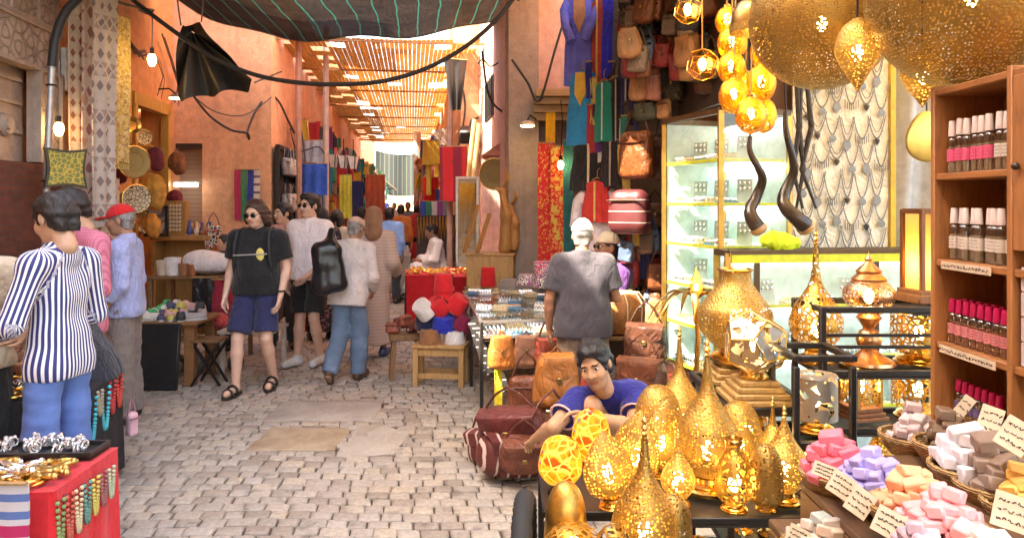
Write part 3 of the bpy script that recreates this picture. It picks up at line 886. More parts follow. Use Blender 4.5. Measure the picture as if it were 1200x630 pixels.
def head_field(fl=True, fat=1.0):
 f = Field()
 f.ell((0, .014, .032), (.074 * fat, .094, .086))
 f.ell((0, -.03, -.03), (.060 * fat, .064, .084), k=.03)
 f.ell((0, -.052, -.086), (.034 * fat, .036, .026), k=.03)
 f.cap((-.04, -.062, -.02), (-.035, -.07, -.028), .022, k=.02); f.cap((.04, -.062, -.02), (.035, -.07, -.028), .022, k=.02)
 f.cap((-.036, -.082, .034), (.036, -.082, .034), .011, k=.016)
 f.cap((0, -.090, .02), (0, -.112, -.018), .0085, .0125, k=.01)
 f.cap((-.012, -.098, -.022), (.012, -.098, -.022), .008, k=.008)
 f.cap((-.02, -.086, -.052), (.02, -.086, -.052), .0085, k=.008); f.cap((-.015, -.086, -.063), (.015, -.086, -.063), .009, k=.006)
 for s in (-1, 1): f.ell((s * .077 * fat, .014, -.004), (.011, .020, .032), k=.008)
 f.cap((0, .02, -.06), (0, .03, -.15), .052, .054, k=.025)
 if fl:
  for s in (-1, 1): f.cute((s * .031, -.098, .014), (.020, .018, .012), k=.012)
 return f
def head_mesh(Hm, sc, h, beard=0.0, eyes=True, fat=1.0):
 V, Q = head_field(eyes, fat).mesh(h)
 c = V[Q].mean(1)
 m = np.zeros(len(Q), int)
 x, y, z = np.abs(c[:, 0]), c[:, 1], c[:, 2]
 m[(z > .029) & (z < .038) & (x > .014) & (x < .046) & (y < -.066)] = 1
 m[(z > -.069) & (z < -.046) & (x < .026) & (y < -.082)] = 2
 if beard == .5: m[(z > -.047) & (z < -.035) & (x < .03) & (y < -.08) | (c[:, 0] ** 2 < .0003) & (z < -.08) & (z > -.10) & (y < -.07)] = 5
 elif beard > 0:
  jaw = (z < -.028 - .25 * np.maximum(0, .05 - (y + .11)) * 0) & (z > -.118) & (y < .012) & ~((z > -.066) & (z < -.050) & (x < .022)) & ((x > .034) | (z < -.066) | ((z < -.038) & (x < .03)))
  m[jaw & (y < .0)] = 5
 parts = [(V, Q, m)]
 if eyes:
  for s in (-1, 1):
   for r, yy, mi in ((.0108, -.0775, 3), (.0066, -.0843, 4)):
    g = Field(); g.ell((s * .031, yy, .013), (r, r, r)); v2, q2 = g.mesh(r / 3.2); parts.append((v2, q2, mi))
 return [((v * sc) @ Hm[:3, :3].T + Hm[:3, 3], q, mm) for v, q, mm in parts]
def hand_mesh(wr, d, palm, side, sc, h=.0052, curl=.5):
 """d: direction of the fingers, palm: direction the palm looks, side: thumb direction sign"""
 z = nrm(d); y = nrm(A(palm) - z * float(A(palm) @ z)); x = nrm(np.cross(y, z)) * side
 T = lambda q: (q[0] * x + q[1] * y + q[2] * z)
 f = Field()
 f.cap(T((0, 0, -.05)), T((0, 0, .0)), .027, .025, k=.02)
 for fx in (.026, .009, -.008, -.024):
  f.cap(T((fx * .55, 0, .012)), T((fx, 0, .085)), .0135, .0115, k=.014)
 for fx, L, c0 in ((.029, .072, .8), (.0095, .080, .95), (-.010, .074, 1.05), (-.028, .058, 1.2)):
  p = A((fx, .0, .088)); a = 0.12
  for i, part in enumerate((.45, .32, .25)):
   a += curl * c0 * (.55 if i == 0 else .75)
   q = p + A((fx * .06, math.sin(a), math.cos(a))) * L * part
   f.cap(T(p), T(q), .0088 - .0008 * i, .0082 - .0008 * i, k=.004); p = q
 p0, p1, p2, p3 = (.016, .004, .022), (.044, .012, .052), (.052, .02, .082), (.048, .03, .105)
 f.cap(T(p0), T(p1), .0135, .0105, k=.014); f.cap(T(p1), T(p2), .0098, .009, k=.006); f.cap(T(p2), T(p3), .009, .0072, k=.004)
 V, Q = f.mesh(h)
 return V * sc + np.array(wr, np.float32), Q
def Rm(yaw=0, pitch=0, roll=0):
 return Matrix.Rotation(math.radians(yaw), 4, 'Z') @ Matrix.Rotation(math.radians(pitch), 4, 'X') @ Matrix.Rotation(math.radians(roll), 4, 'Y')
class Person:
 def __init__(s, label, x, y, face, H=1.75, J=None, Jw=None, head=(0, 0, 0), tone=(.42, .22, .13), hairc=(.012, .009, .008),
     beard=0.0, res=.014, hres=.0085, belly=.0, wide=1.0, curl=(.5, .5), fat=1.0, z=0.0, palm=(None, None), shoes='shoe',
     shoe_mat=None, group=None, hide_hands=False, eyes=True):
  s.sc = sc = H / 1.75
  s.res = res * sc; s.hres = hres
  J0 = dict(BASE)
  for k in list(J0):
   if k.endswith('L'): J0[k[:-1] + 'R'] = (-J0[k][0],) + J0[k][1:]
  if J: J0.update(J)
  s.J = {k: A(v) * sc for k, v in J0.items()}
  if Jw:
   mi = (Matrix.Translation((x, y, z)) @ Matrix.Rotation(math.radians(face), 4, 'Z')).inverted()
   for k, v in Jw.items(): s.J[k] = A(mi @ Vector(v))
  s.wide = wide; s.belly = belly
  j = s.J
  s.up = nrm(j['neck'] - j['pel']); s.rt = nrm(j['shL'] - j['shR']); s.rt = nrm(s.rt - s.up * float(s.rt @ s.up))
  s.fw = nrm(np.cross(s.rt, s.up)) * 1.0
  if s.fw[1] > 0: s.fw = -s.fw
  f = Field(); s.torso(f, 0.0); s.limbs(f, 0.0)
  parts = [f.mesh(s.res) + (0,)]
  Hm = Matrix.Translation(Vector(j['head'])) @ Rm(*head)
  s.Hm = np.array(Hm, np.float32); s.hm_ = Hm
  parts += head_mesh(s.Hm, sc, hres, beard, eyes, fat)
  if not hide_hands:
   for i, sd in enumerate('LR'):
    d = nrm(j['wr' + sd] - j['el' + sd]); pm = palm[i]
    if pm is None: pm = A((-1 if sd == 'L' else 1, 0, 0))
    side = -1 if sd == 'L' else 1
    V, Q = hand_mesh(j['wr' + sd] + d * .012 * sc, d, pm, side, sc, curl=curl[i]); parts.append((V, Q, 0))
  s.ob = mesh_obj('person', parts, skin_mats(tone, hairc))
  s.ob.location = (x, y, z); s.ob.rotation_euler = (0, 0, math.radians(face))
  tag(s.ob, label, 'person', group)
  s.hairm = s.ob.data.materials[1]
  if shoes: s.feet(shoes, shoe_mat)
 def torso(s, f, e, k=.05):
  j, sc, w = s.J, s.sc, s.wide
  c = j['chest']; up, rt, fw = s.up, s.rt, s.fw
  sq = (fw, 1.22)
  a = c + up * .065 * sc
  f.cap(a - rt * .088 * sc * w, a + rt * .088 * sc * w, .086 * sc * w + e, k=k, sq=sq)
  for sg in (-1, 1): f.cap(c - up * .03 * sc + rt * .058 * sc * w * sg, j['pel'] + up * .06 * sc + rt * .056 * sc * w * sg, .092 * sc * w + e, .088 * sc * w + e, k=k, sq=(fw, 1.06))
  if s.belly: f.cap(j['pel'] + up * .12 * sc + fw * .05 * sc, j['pel'] + up * .2 * sc + fw * .04 * sc, s.belly + e, k=.07)
  f.cap(j['hipL'], j['hipR'], .076 * sc * w + e, k=k, sq=(fw, 1.08))
  for d in 'LR':
   f.cap(j['neck'] - up * .012 * sc, j['sh' + d], .046 * sc + e * .6, .045 * sc + e, k=.035)
 def limbs(s, f, e, arms=True, legs=True):
  j, sc = s.J, s.sc
  for d in 'LR':
   if arms:
    f.cap(j['sh' + d], j['el' + d], .052 * sc * s.wide + e, .039 * sc + e, k=.03)
    m = j['el' + d] * .7 + j['wr' + d] * .3
    f.cap(j['el' + d], m, .039 * sc + e, .041 * sc + e, k=.015); f.cap(m, j['wr' + d], .041 * sc + e, .026 * sc + e, k=.015)
   if legs:
    f.cap(j['hip' + d], j['kn' + d], .072 * sc * s.wide + e, .052 * sc + e, k=.03)
    m = j['kn' + d] * .68 + j['an' + d] * .32
    f.cap(j['kn' + d], m, .052 * sc + e, .055 * sc + e, k=.02); f.cap(m, j['an' + d], .055 * sc + e, .035 * sc + e, k=.02)
  if legs:
   for d in 'LR':
    a, t = s.foot(d)
    f.cap(a + A((0, .03, -.03)) * sc, t, .036 * sc, .032 * sc, k=.02)
  f.cap(j['neck'] - s.up * .02 * sc, j['head'] - A((0, -.02, .07)) * sc, .054 * sc, .05 * sc, k=.02)
 def foot(s, d):
  j, sc = s.J, s.sc
  a = j['an' + d]
  t = j.get('to' + d)
  if t is None:
   t = a + A((.02 if d == 'L' else -.02, -.155, -.045)) * sc
  return a, t
 def feet(s, kind, m):
  sc = s.sc
  for d in 'LR':
   a, t = s.foot(d)
   dr = nrm(t - a); fl = nrm(A((dr[0], dr[1], dr[2] + .28)))
   heel = a - fl * .035 * sc + A((0, 0, -.045)) * sc
   if kind == 'sandal':
    b = MB()
    n = 14; o = []
    x = nrm(A((-fl[1], fl[0], 0)))
    top = []; bot = []
    for k in range(n):
     an = 2 * PI * k / n
     q = (heel + t) / 2 + fl * math.cos(an) * .15 * sc + x * math.sin(an) * .052 * sc * (1.1 if math.cos(an) > 0 else .9)
     top.append(q + A((0, 0, -.022)) * sc); bot.append(q + A((0, 0, -.045)) * sc)
    b.add([Vector(q) for q in top + bot], [list(range(n)), list(range(n, 2 * n))[::-1]] + [(k, (k + 1) % n, n + (k + 1) % n, n + k) for k in range(n)])
    for u in (.35, .8):
     cc = a * (1 - u) + t * u + A((0, 0, -.01)) * sc
     b.tube([cc + x * .05 * sc * math.cos(q) + A((0, 0, 1)) * .048 * sc * math.sin(q) - A((0, 0, .012)) for q in np.linspace(-.3, PI + .3, 9)], .012 * sc, 6)
    b.build('sandal', m or leather('dark_sandal', (.02, .015, .013)), s.ob)
   else:
    f = Field()
    f.cap(heel + A((0, 0, .012)) * sc, t + fl * .025 * sc + A((0, 0, .005)) * sc, .043 * sc, .041 * sc, k=.02)
    f.cap(a + A((0, 0, .0)) * sc, a + A((0, 0, -.04)) * sc, .046 * sc, .046 * sc, k=.03)
    lo = min(heel[2], t[2]) - .034 * sc
    nrl = nrm(np.cross(np.cross(fl, A((0, 0, 1))), fl))
    f.clip.append((heel + A((0, 0, -.03)) * sc, -nrl if nrl[2] > 0 else nrl)); f.clip.append((a + A((0, 0, .04)) * sc, A((0, 0, 1))))
    V, Q = f.mesh(max(s.res * .75, .008))
    mesh_obj('shoe', [(V, Q, 0)], m or leather('dark_shoe', (.03, .022, .018)), s.ob)
 def cloth(s, name, f, m, attr=False, nper=34, res=None, noise=True, label=None):
  if noise and f.noise is None: f.noise = [(.0095 * s.sc, 24 / s.sc, len(name)), (.005 * s.sc, 60 / s.sc, 5)]; f.nscale = np.array((1, 1, .5 if name != 'trousers' and name != 'jeans' else 1.3), np.float32)
  V, Q = f.mesh(res or s.res)
  at_ = None
  if attr:
   j = s.J
   segs = [(j['chest'], j['pel'], s.rt, s.fw, nper, .10), (j['shL'], j['elL'], None, None, nper * .42, 0.02), (j['elL'], j['wrL'], None, None, nper * .42, 0.02),
     (j['shR'], j['elR'], None, None, nper * .42, 0.02), (j['elR'], j['wrR'], None, None, nper * .42, 0.02)]
   best = np.full(len(V), 1e9); at_ = np.zeros(len(V))
   for a, b, rt, fw, n, bias in segs:
    ba = b - a; t = np.clip(((V - a) @ ba) / float(ba @ ba), 0, 1)
    q = V - a - t[:, None] * ba; d = np.linalg.norm(q, axis=1) - bias
    if rt is None:
     z = nrm(ba); fw2 = nrm(s.fw - z * float(s.fw @ z)); rt2 = np.cross(z, fw2)
    else: rt2, fw2 = rt, s.fw
    ang = np.arctan2(q @ rt2, -(q @ fw2)) / (2 * PI) * round(n)
    k = d < best; at_[k] = ang[k]; best[k] = d[k]
  o = mesh_obj(name, [(V, Q, 0)], m, s.ob, at_)
  if label: o['label'] = label
  return o
 def top(s, m, sleeve=.55, hem=-.05, e=.02, name='shirt', attr=False, flare=.0, collar=True, res=None, nper=34, slr=.0):
  """sleeve: 0..1 upper arm, 1..2 forearm"""
  f = Field(); j, sc = s.J, s.sc
  s.torso(f, e * sc)
  for sg in (-1, 1): f.cap(j['pel'] + s.up * .1 * sc + s.rt * .058 * sc * sg * s.wide, j['pel'] + s.up * (hem - .1) * sc + s.rt * .06 * sc * sg * s.wide, (.092 + e) * sc * s.wide, (.094 + e + flare) * sc * s.wide, k=.05, sq=(s.fw, 1.04))
  f.cap(j['hipL'], j['hipR'], (.082 + e) * sc * s.wide, k=.05, sq=(s.fw, 1.05)); f.cap((j['hipL'] + j['hipR']) / 2 - s.up * .12 * sc - s.rt * .09 * sc, (j['hipL'] + j['hipR']) / 2 - s.up * .12 * sc + s.rt * .09 * sc, (.078 + e) * sc * s.wide, k=.05)
  ch = .012 if collar is True else collar
  if collar: f.cap(j['neck'] - s.up * .03 * sc, j['neck'] + s.up * ch * sc, .070 * sc, .064 * sc, k=.03, clip=(j['neck'] + s.up * ch * sc + s.fw * .0, s.up * .92 + s.fw * .38))
  for d in 'LR':
   a, b, c = j['sh' + d], j['el' + d], j['wr' + d]
   u = min(sleeve, 1.0); q = a + (b - a) * u
   dr = nrm(b - a)
   r1 = (.047 - .008 * u + e + slr) * sc
   f.cap(a, q, (.046 * s.wide + e) * sc, r1 + .004, k=.03, clip=(q, dr) if sleeve <= 1 else None)
   if sleeve > 1:
    q2 = b + (c - b) * (sleeve - 1); dr2 = nrm(c - b)
    f.cap(b, q2, r1 + .004, (.032 + e * .9 + slr) * sc, k=.02, clip=(q2, dr2))
  f.clip.append((j['pel'] + s.up * hem * sc, -s.up))
  return s.cloth(name, f, m, attr, nper, res)
 def pants(s, m, length=1.0, e=.018, name='trousers', res=None, waist=.05, straight=.012):
  """length 1 = to the ankle, .5 = to the knee"""
  f = Field(); j, sc = s.J, s.sc
  f.cap(j['hipL'], j['hipR'], (.076 + e) * sc * s.wide, k=.05, sq=(s.fw, 1.05))
  f.cap(j['pel'] + s.up * .0, j['pel'] + s.up * .12 * sc, (.10 + e * .5) * sc * s.wide, k=.05, sq=(s.fw, 1.1))
  if s.belly: f.cap(j['pel'] + s.up * .12 * sc + s.fw * .05 * sc, j['pel'] + s.up * .2 * sc + s.fw * .04 * sc, s.belly * .9, k=.07)
  for d in 'LR':
   a, b, c = j['hip' + d], j['kn' + d], j['an' + d]
   if length <= .55:
    q = a + (b - a) * (length / .5); dr = nrm(b - a)
    f.cap(a, q, (.073 * s.wide + e) * sc, (.058 * s.wide + e + straight) * sc, k=.012, clip=(q, dr))
   else:
    q = b + (c - b) * ((length - .5) / .5); dr = nrm(c - b)
    f.cap(a, b, (.073 * s.wide + e) * sc, (.053 + e + straight) * sc, k=.02)
    f.cap(b, q, (.056 + e + straight) * sc, (.042 + e + straight) * sc, k=.03, clip=(q, dr))
  f.clip.append((j['pel'] + s.up * waist * sc, s.up))
  return s.cloth(name, f, m, res=res)
 def robe(s, m, e=.03, hem=.12, sleeve=1.9, name='robe', r0=.17, r1=.22, attr=False, seated=False):
  f = Field(); j, sc = s.J, s.sc
  s.torso(f, e * sc)
  f.cap(j['neck'] - s.up * .03 * sc, j['neck'] + s.up * .02 * sc, .066 * sc, .06 * sc, k=.03)
  if seated:
   for d in 'LR':
    f.cap(j['hip' + d], j['kn' + d], .11 * sc, .09 * sc, k=.06); f.cap(j['kn' + d], j['an' + d], .09 * sc, .10 * sc, k=.06, clip=(j['an' + d], nrm(j['an' + d] - j['kn' + d])))
   f.cap(j['knL'], j['knR'], .07 * sc, k=.05); f.cap((j['knL'] + j['anL']) / 2, (j['knR'] + j['anR']) / 2, .05 * sc, k=.06)
  else:
   lo = (j['anL'] + j['anR']) / 2; lo = A((lo[0], lo[1], hem * sc - .03))
   f.cap(j['pel'] + s.up * .1 * sc, lo, r0 * .86 * sc, r1 * sc, k=.06, sq=(s.fw, 1.15))
   f.clip.append((A((0, 0, hem * sc)), A((0, 0, -1))))
  for d in 'LR':
   a, b, c = j['sh' + d], j['el' + d], j['wr' + d]
   f.cap(a, b, (.056 + e) * sc, (.05 + e) * sc, k=.03)
   q2 = b + (c - b) * (sleeve - 1); f.cap(b, q2, (.05 + e) * sc, (.05 + e) * sc, k=.03, clip=(q2, nrm(c - b)))
  return s.cloth(name, f, m, attr)
 def onhead(s, name, f, m, h=None):
  V, Q = f.mesh(h or s.hres)
  V = (V * s.sc) @ s.Hm[:3, :3].T + s.Hm[:3, 3]
  return mesh_obj(name, [(V, Q, 0)], m, s.ob)
 def hair(s, kind='short', m=None, vol=.012, label=None):
  f = Field()
  f.ell((0, .02, .036), (.076 + vol, .096 + vol, .086 + vol * 1.3))
  if kind == 'long':
   for sx in (-1, 1): f.cap((sx * .076, .012, .05), (sx * .092, .025, -.07), .026, .034, k=.03)
   f.cap((-.06, .075, .0), (-.06, .07, -.11), .045, k=.03); f.cap((.06, .075, .0), (.06, .07, -.11), .045, k=.03)
  elif kind == 'bun':
   f.ell((0, .1, .05), (.05, .045, .045), k=.02)
  elif kind == 'quiff':
   f.ell((0, -.045, .105), (.06, .05, .03), k=.03)
  f.noise = [(vol * .6, 75, 3), (vol * .4, 150, 9)]
  f.cute((0, -.112, -.022), (.084, .084 if kind != 'long' else .098, .112), k=.012)
  if kind == 'long': f.cut((0, -.14, -.1), (0, -.06, -.14), .06)
  if kind != 'long':
   q = 1 if vol > .008 else .72
   for sx in (-1, 1): f.cap((sx * .035, .07 * q, .0), (sx * .03, .065 * q, -.07), .045 * q, .035, k=.03)
   f.clip.append((A((0, .06, -.078)), nrm(A((0, -.55, -1))))); f.cute((-.085, .008, -.02), (.03, .03, .045)); f.cute((.085, .008, -.02), (.03, .03, .045))
  return s.onhead('hair', f, m or s.hairm)
 def cap_(s, m, name='cap', yaw=0):
  f = Field()
  f.ell((0, .014, .045), (.092, .113, .092)); f.clip.append((A((0, 0, .036)), A((0, .12, -1))))
  o = s.onhead(name, f, m)
  g = Field(); g.ell((0, -.118, .044), (.074, .072, .012)); g.clip.append((A((0, -.085, 0)), A((0, 1, 0))))
  V, Q = g.mesh(.006)
  V = (V * s.sc) @ s.Hm[:3, :3].T + s.Hm[:3, 3]
  mesh_obj('peak', [(V, Q, 0)], m, o)
  return o
 def kufi(s, m, name='skullcap'):
  f = Field(); f.ell((0, .016, .05), (.091, .112, .08)); f.cap((0, .016, .05), (0, .016, .088), .078, .064, k=.02)
  f.clip.append((A((0, 0, .042)), A((0, -.1, -1))))
  return s.onhead(name, f, m)
 def hood(s, m):
  f = Field()
  f.ell((0, .02, .03), (.105, .13, .12)); f.cap((0, .09, .06), (0, .13, -.06), .08, .07, k=.05); f.cap((0, .02, -.07), (0, .06, -.16), .1, .11, k=.04)
  f.cute((0, -.13, -.01), (.075, .12, .105))
  f.noise = [(.004, 40, 2)]
  return s.onhead('hood', f, m, .012)
 def glasses(s):
  b = MB()
  for sx in (-1, 1):
   b.ball((sx * .034, -.099, .010), (.027, .008, .021), 12, 8)
   b.tube([(sx * .058, -.094, .016), (sx * .078, -.05, .016), (sx * .082, .02, .012)], .0025, 6)
  b.tube([(-.012, -.104, .014), (.012, -.104, .014)], .003, 6)
  M_ = s.hm_ @ Matrix.Scale(s.sc, 4)
  b.v = [tuple(M_ @ Vector(p)) for p in b.v]
  return b.build('sunglasses', mat('dark_lens', (.008, .007, .007), .08, bump=0), s.ob)
 def wear(s, name, b, m, label=None):
  o = b.build(name, m, s.ob)
  if label: o['label'] = label
  return o
def ang_stripes(name, ca, cb, duty=.5, rough=.85):
 t = NT(name)
 q = t.n('ShaderNodeAttribute', attribute_name='ang')
 fr = t.math('FRACT', t.math('ADD', q.outputs['Fac'], 200.0))
 c = t.mix(t.math('LESS_THAN', fr, duty), cb, ca)
 nm = t.bump(t.noise(t.coord(), 50), .3, .004)
 return t.done(t.bsdf(c, rough, 0, nm))
def checks(name, ca, cb, freq=60):
 t = NT(name); v = t.coord(); sp = t.n('ShaderNodeSeparateXYZ'); t.l(v, sp.inputs[0])
 fs = [t.math('LESS_THAN', t.math('FRACT', t.math('MULTIPLY', sp.outputs[i], freq)), .4) for i in (0, 2)]
 k = t.math('MULTIPLY', t.math('ADD', fs[0], fs[1]), .5)
 return t.done(t.bsdf(t.mix(k, ca, cb), .85, 0, t.bump(t.noise(v, 50), .3, .004)))
def denim(name, col, worn=.5):
 t = NT(name); v = t.coord()
 f = t.noise(v, 5, 4, .6); c = t.ramp(f, [(.35, tuple(x * .75 for x in col)), (.6, col), (.8, tuple(min(1, x * (1 + worn) + .06) for x in col))])
 return t.done(t.bsdf(c, .9, 0, t.bump(t.noise(v, 90), .4, .004)))
TAN = (.52, .30, .19); BRN = (.33, .17, .10); PALE = (.66, .40, .29)
GREYH = (.22, .2, .19)
xy = lambda px, Y: ((px - CX) / F * Y, Y)
p = Person('man in blue and white striped shirt and ripped light jeans', *xy(70, 3.65), -98, 1.74,
   J=dict(wrL=(.13, -.29, 1.075), elL=(.275, -.02, 1.15), elR=(-.255, .0, 1.14), wrR=(-.12, -.25, 1.06), head=(0, -.03, 1.63)),
   head=(-14, 20, 0), tone=TAN, res=.012, hres=.007, wide=.9)
p.hair('short', vol=.013)
p.top(ang_stripes('blue_white_stripe', (.80, .78, .8), (.035, .04, .16), .46), sleeve=1.86, hem=-.10, e=.018, attr=True, nper=36, flare=.0, collar=.045)
p.pants(denim('light_denim', (.12, .21, .52)), 1.0, e=.016, name='jeans', straight=.012)
p = Person('man in pink checked shirt looking down beside the hanging rugs', *xy(90, 4.75), -28, 1.79,
   J=dict(wrL=(.10, -.28, 1.08), elL=(.26, -.02, 1.14), wrR=(-.05, -.32, 1.1), elR=(-.25, -.03, 1.14), head=(0, -.05, 1.625)),
   head=(-22, 24, 0), tone=TAN, hres=.0075, beard=1, wide=1.06)
p.hair('short', vol=.012)
p.top(checks('pink_check', (.62, .2, .27), (.36, .07, .13), 70), sleeve=1.6, hem=-.1, e=.024, collar=.04)
p.pants(cloth('dark_trouser', (.03, .03, .035)))
p = Person('older man in red cap and light blue shirt facing left', *xy(147, 5.8), -78, 1.68,
   J=dict(elL=(.225, .03, 1.12), wrL=(.215, -.13, .91), wrR=(-.20, -.2, .98), head=(0, -.04, 1.63)), head=(-6, 10, 0), tone=(.40, .2, .12),
   hairc=GREYH, hres=.0075, belly=.115, wide=1.03)
p.hair('short', vol=.006); p.cap_(cloth('red_cap_cloth', (.62, .012, .014)))
p.top(cloth('pale_blue_shirt', (.36, .40, .66), ns=30), sleeve=1.55, hem=-.1, e=.026, flare=.0, collar=.04)
p.pants(cloth('taupe_trouser', (.21, .17, .15)), 1.03, e=.03, straight=.02)
p = Person('person in dark t-shirt reaching over the jewellery table', *xy(92, 4.5), -80, 1.72,
   J=dict(pel=(0, .12, .66), chest=(0, -.03, .95), neck=(0, -.1, 1.12), head=(0, -.17, 1.27), hipL=(.09, .1, .63), hipR=(-.09, .1, .63), knL=(.1, -.22, .52), knR=(-.1, -.22, .52),
     anL=(.1, -.1, .085), anR=(-.1, -.1, .085), shL=(.175, -.06, 1.08), shR=(-.175, -.06, 1.08), elL=(.27, .02, .83), elR=(-.22, -.12, .83), wrL=(.16, -.2, .77), wrR=(-.12, -.3, .8)),
   head=(0, 30, 0), tone=(.5, .27, .16))
p.hair('short'); p.top(cloth('dark_navy_tee', (.018, .02, .03)), sleeve=.62, hem=-.05); p.pants(cloth('black_trouser', (.015, .014, .016)))
p = Person('person in beige top at the left edge of the street', *xy(-34, 3.75), -165, 1.68, J=dict(elR=(-.28, .0, 1.16), wrR=(-.18, -.24, 1.02)), tone=PALE, res=.016)
p.hair('long'); p.top(cloth('beige_top', (.52, .42, .3)), sleeve=.75); p.pants(cloth('black_trouser', (.015, .014, .016)))
p = Person('man with long dark hair in black t-shirt and navy shorts', *xy(302, 6.75), -4, 1.725,
   J=dict(shL=(.2, .01, 1.405), shR=(-.2, .01, 1.405), elL=(.265, .03, 1.13), elR=(-.265, .03, 1.13), wrL=(.25, -.09, .885), wrR=(-.27, -.08, .885),
     anR=(-.13, -.17, .085), knR=(-.13, -.14, .5), knL=(.11, -.08, .5), anL=(.10, .12, .11), toL=(.11, -.03, .04), head=(0, -.05, 1.625)),
   head=(-8, 14, 0), tone=PALE, hairc=(.06, .026, .015), hres=.008, wide=1.16, belly=.125, shoes='sandal', fat=1.06)
p.hair('long', vol=.014); p.glasses()
p.top(cloth('black_tee', (.010, .010, .012)), sleeve=.72, hem=-.07, e=.026, slr=.012)
p.pants(cloth('navy_shorts', (.022, .024, .085)), .44, e=.02, name='shorts', straight=.02)
b = MB()
for k in range(40):
 a = R.uniform(-1.2, 1.2); zz = R.uniform(.62, .9)
 b.ball((.105 * (1 if k % 2 else -1) + .1 * math.sin(a), -.105 - .02 * math.cos(a), zz), (.006, .006, .006), 6, 4)
b = MB(); b.ball((.085, -.152, 1.245), (.038, .012, .058), 14, 8); p.wear('print', b, mat('yellow_print', (.75, .62, .16), .7))
b = MB(); b.tube([(-.16, -.155, 1.235), (-.05, -.172, 1.24), (.04, -.168, 1.245), (.15, -.155, 1.25)], .007, 6); p.wear('chest_strap', b, mat('grey_webbing', (.35, .34, .33)))
b = MB()
for sx in (-1, 1): b.tube([(sx * .135, .03, 1.47), (sx * .145, -.09, 1.445), (sx * .155, -.14, 1.32), (sx * .165, -.125, 1.15), (sx * .19, -.04, 1.05)], .017, 6)
p.wear('backpack_strap', b, mat('black_webbing', (.016, .016, .018)))
f = Field(); f.cap((0, .19, 1.1), (0, .19, 1.36), .12, k=.03); V, Q = f.mesh(.02); mesh_obj('backpack', [(V, Q, 0)], mat('black_webbing', (.016, .016, .018)), p.ob)
b = MB(); b.tube([(.25 + .03 * math.cos(a), -.08 + .03 * math.sin(a), .915) for a in np.linspace(0, 2 * PI, 12)[:-1]], .008, 6, closed=True); p.wear('watch', b, mat('black_webbing', (.016, .016, .018)))
p = Person('man in white t-shirt, black shorts and sunglasses', *xy(363, 7.8), -18, 1.79,
   J=dict(elL=(.25, .02, 1.13), wrL=(.12, -.2, .95), elR=(-.24, .04, 1.12), wrR=(-.24, -.02, .87), knL=(.1, -.08, .5), anL=(.09, .06, .085), knR=(-.1, -.02, .5), anR=(-.11, -.06, .085)),
   head=(-10, 4, 0), tone=PALE, hairc=(.015, .01, .008), hres=.0085, wide=1.12, shoes='shoe', shoe_mat=mat('white_trainer', (.6, .6, .6), .6))
p.hair('quiff', vol=.014); p.glasses()
p.top(cloth('white_tee', (.86, .78, .80), var=.05), sleeve=.72, hem=-.08, e=.026, slr=.012)
p.pants(cloth('black_shorts', (.012, .012, .014)), .44, name='shorts', straight=.02)
p = Person('dark haired woman with hair tied back behind the white t-shirt', *xy(331, 8.7), 15, 1.69, head=(-50, 6, 0), tone=PALE, hres=.009, res=.018)
p.hair('bun', vol=.016); p.top(cloth('rose_top', (.5, .28, .25)), sleeve=.9); p.pants(cloth('dark_trouser', (.03, .03, .035)))
p = Person('dark haired woman in patterned dress behind the white t-shirt', *xy(376, 9.3), -160, 1.64, tone=TAN, hres=.009, res=.018)
p.hair('long', vol=.014); p.robe(pattern('dark_floral', (.02, .02, .03), (.35, .18, .2), 22, 'noise', .56))
p = Person('man in beige cap and faded jeans walking away with a bag', *xy(408, 7.1), 172, 1.58,
   J=dict(chest=(-.02, -.05, 1.27), neck=(-.02, -.09, 1.45), head=(-.03, -.15, 1.60), shL=(.165, -.07, 1.40), shR=(-.2, -.07, 1.38), elL=(.24, -.2, 1.2), wrL=(.13, -.19, 1.40),
     elR=(-.25, -.05, 1.1), wrR=(-.2, -.22, .95), knL=(.09, -.02, .5), anL=(.12, .22, .14), toL=(.14, .15, .04), knR=(-.09, -.1, .5), anR=(-.08, -.08, .085)),
   head=(-5, 18, 0), tone=(.36, .2, .13), hairc=GREYH, hres=.008, palm=((-1, 0, 0), None), curl=(1.3, .5), shoe_mat=leather('brown_shoe', (.11, .06, .035)))
p.hair('short', vol=.006); p.cap_(cloth('beige_cap_cloth', (.47, .33, .25)))
p.top(cloth('pale_sweater', (.58, .5, .48), var=.08), sleeve=1.9, hem=-.16, e=.028, flare=.01)
p.pants(denim('faded_denim', (.13, .19, .29), .9), 1.02, e=.02, name='jeans', straight=.02)
f = Field(); f.rbox((0, 0, .25), (.15, .10, .24), .09, .12); f.cap((.03, .02, .45), (.07, .1, .58), .05, .025, k=.06); f.noise = [(.016, 22, 4), (.008, 55, 2)]
V, Q = f.mesh(.014); o = mesh_obj('plastic_bag', [(V, Q, 0)], mat('black_bag', (.012, .012, .014), .28, bump=.5, bs=25)); o.location = at(389, 345, 6.86); o.rotation_euler = (0, -.12, .2); tag(o, 'bulging black plastic bag slung over the shoulder of the man in jeans', 'bag')
p = Person('person in hooded beige djellaba walking away', *xy(438, 8.25), 178, 1.63, J=dict(wrR=(-.23, -.2, 1.0)), head=(8, 8, 0), tone=BRN, hres=.01, res=.016, shoe_mat=leather('navy_slipper', (.05, .06, .14)), eyes=False)
djm = stripes('djellaba_cloth', (.56, .42, .36), (.47, .34, .29), 28, 'z', .25, noise=.01)
p.robe(djm, e=.04, hem=.16, r0=.2, r1=.21); p.hood(cloth('brown_hood', (.30, .16, .09)))
p = Person('man in sky blue shirt standing with his back turned', *xy(457, 12.6), 175, 1.62, tone=BRN, hres=.012, res=.02, wide=1.12)
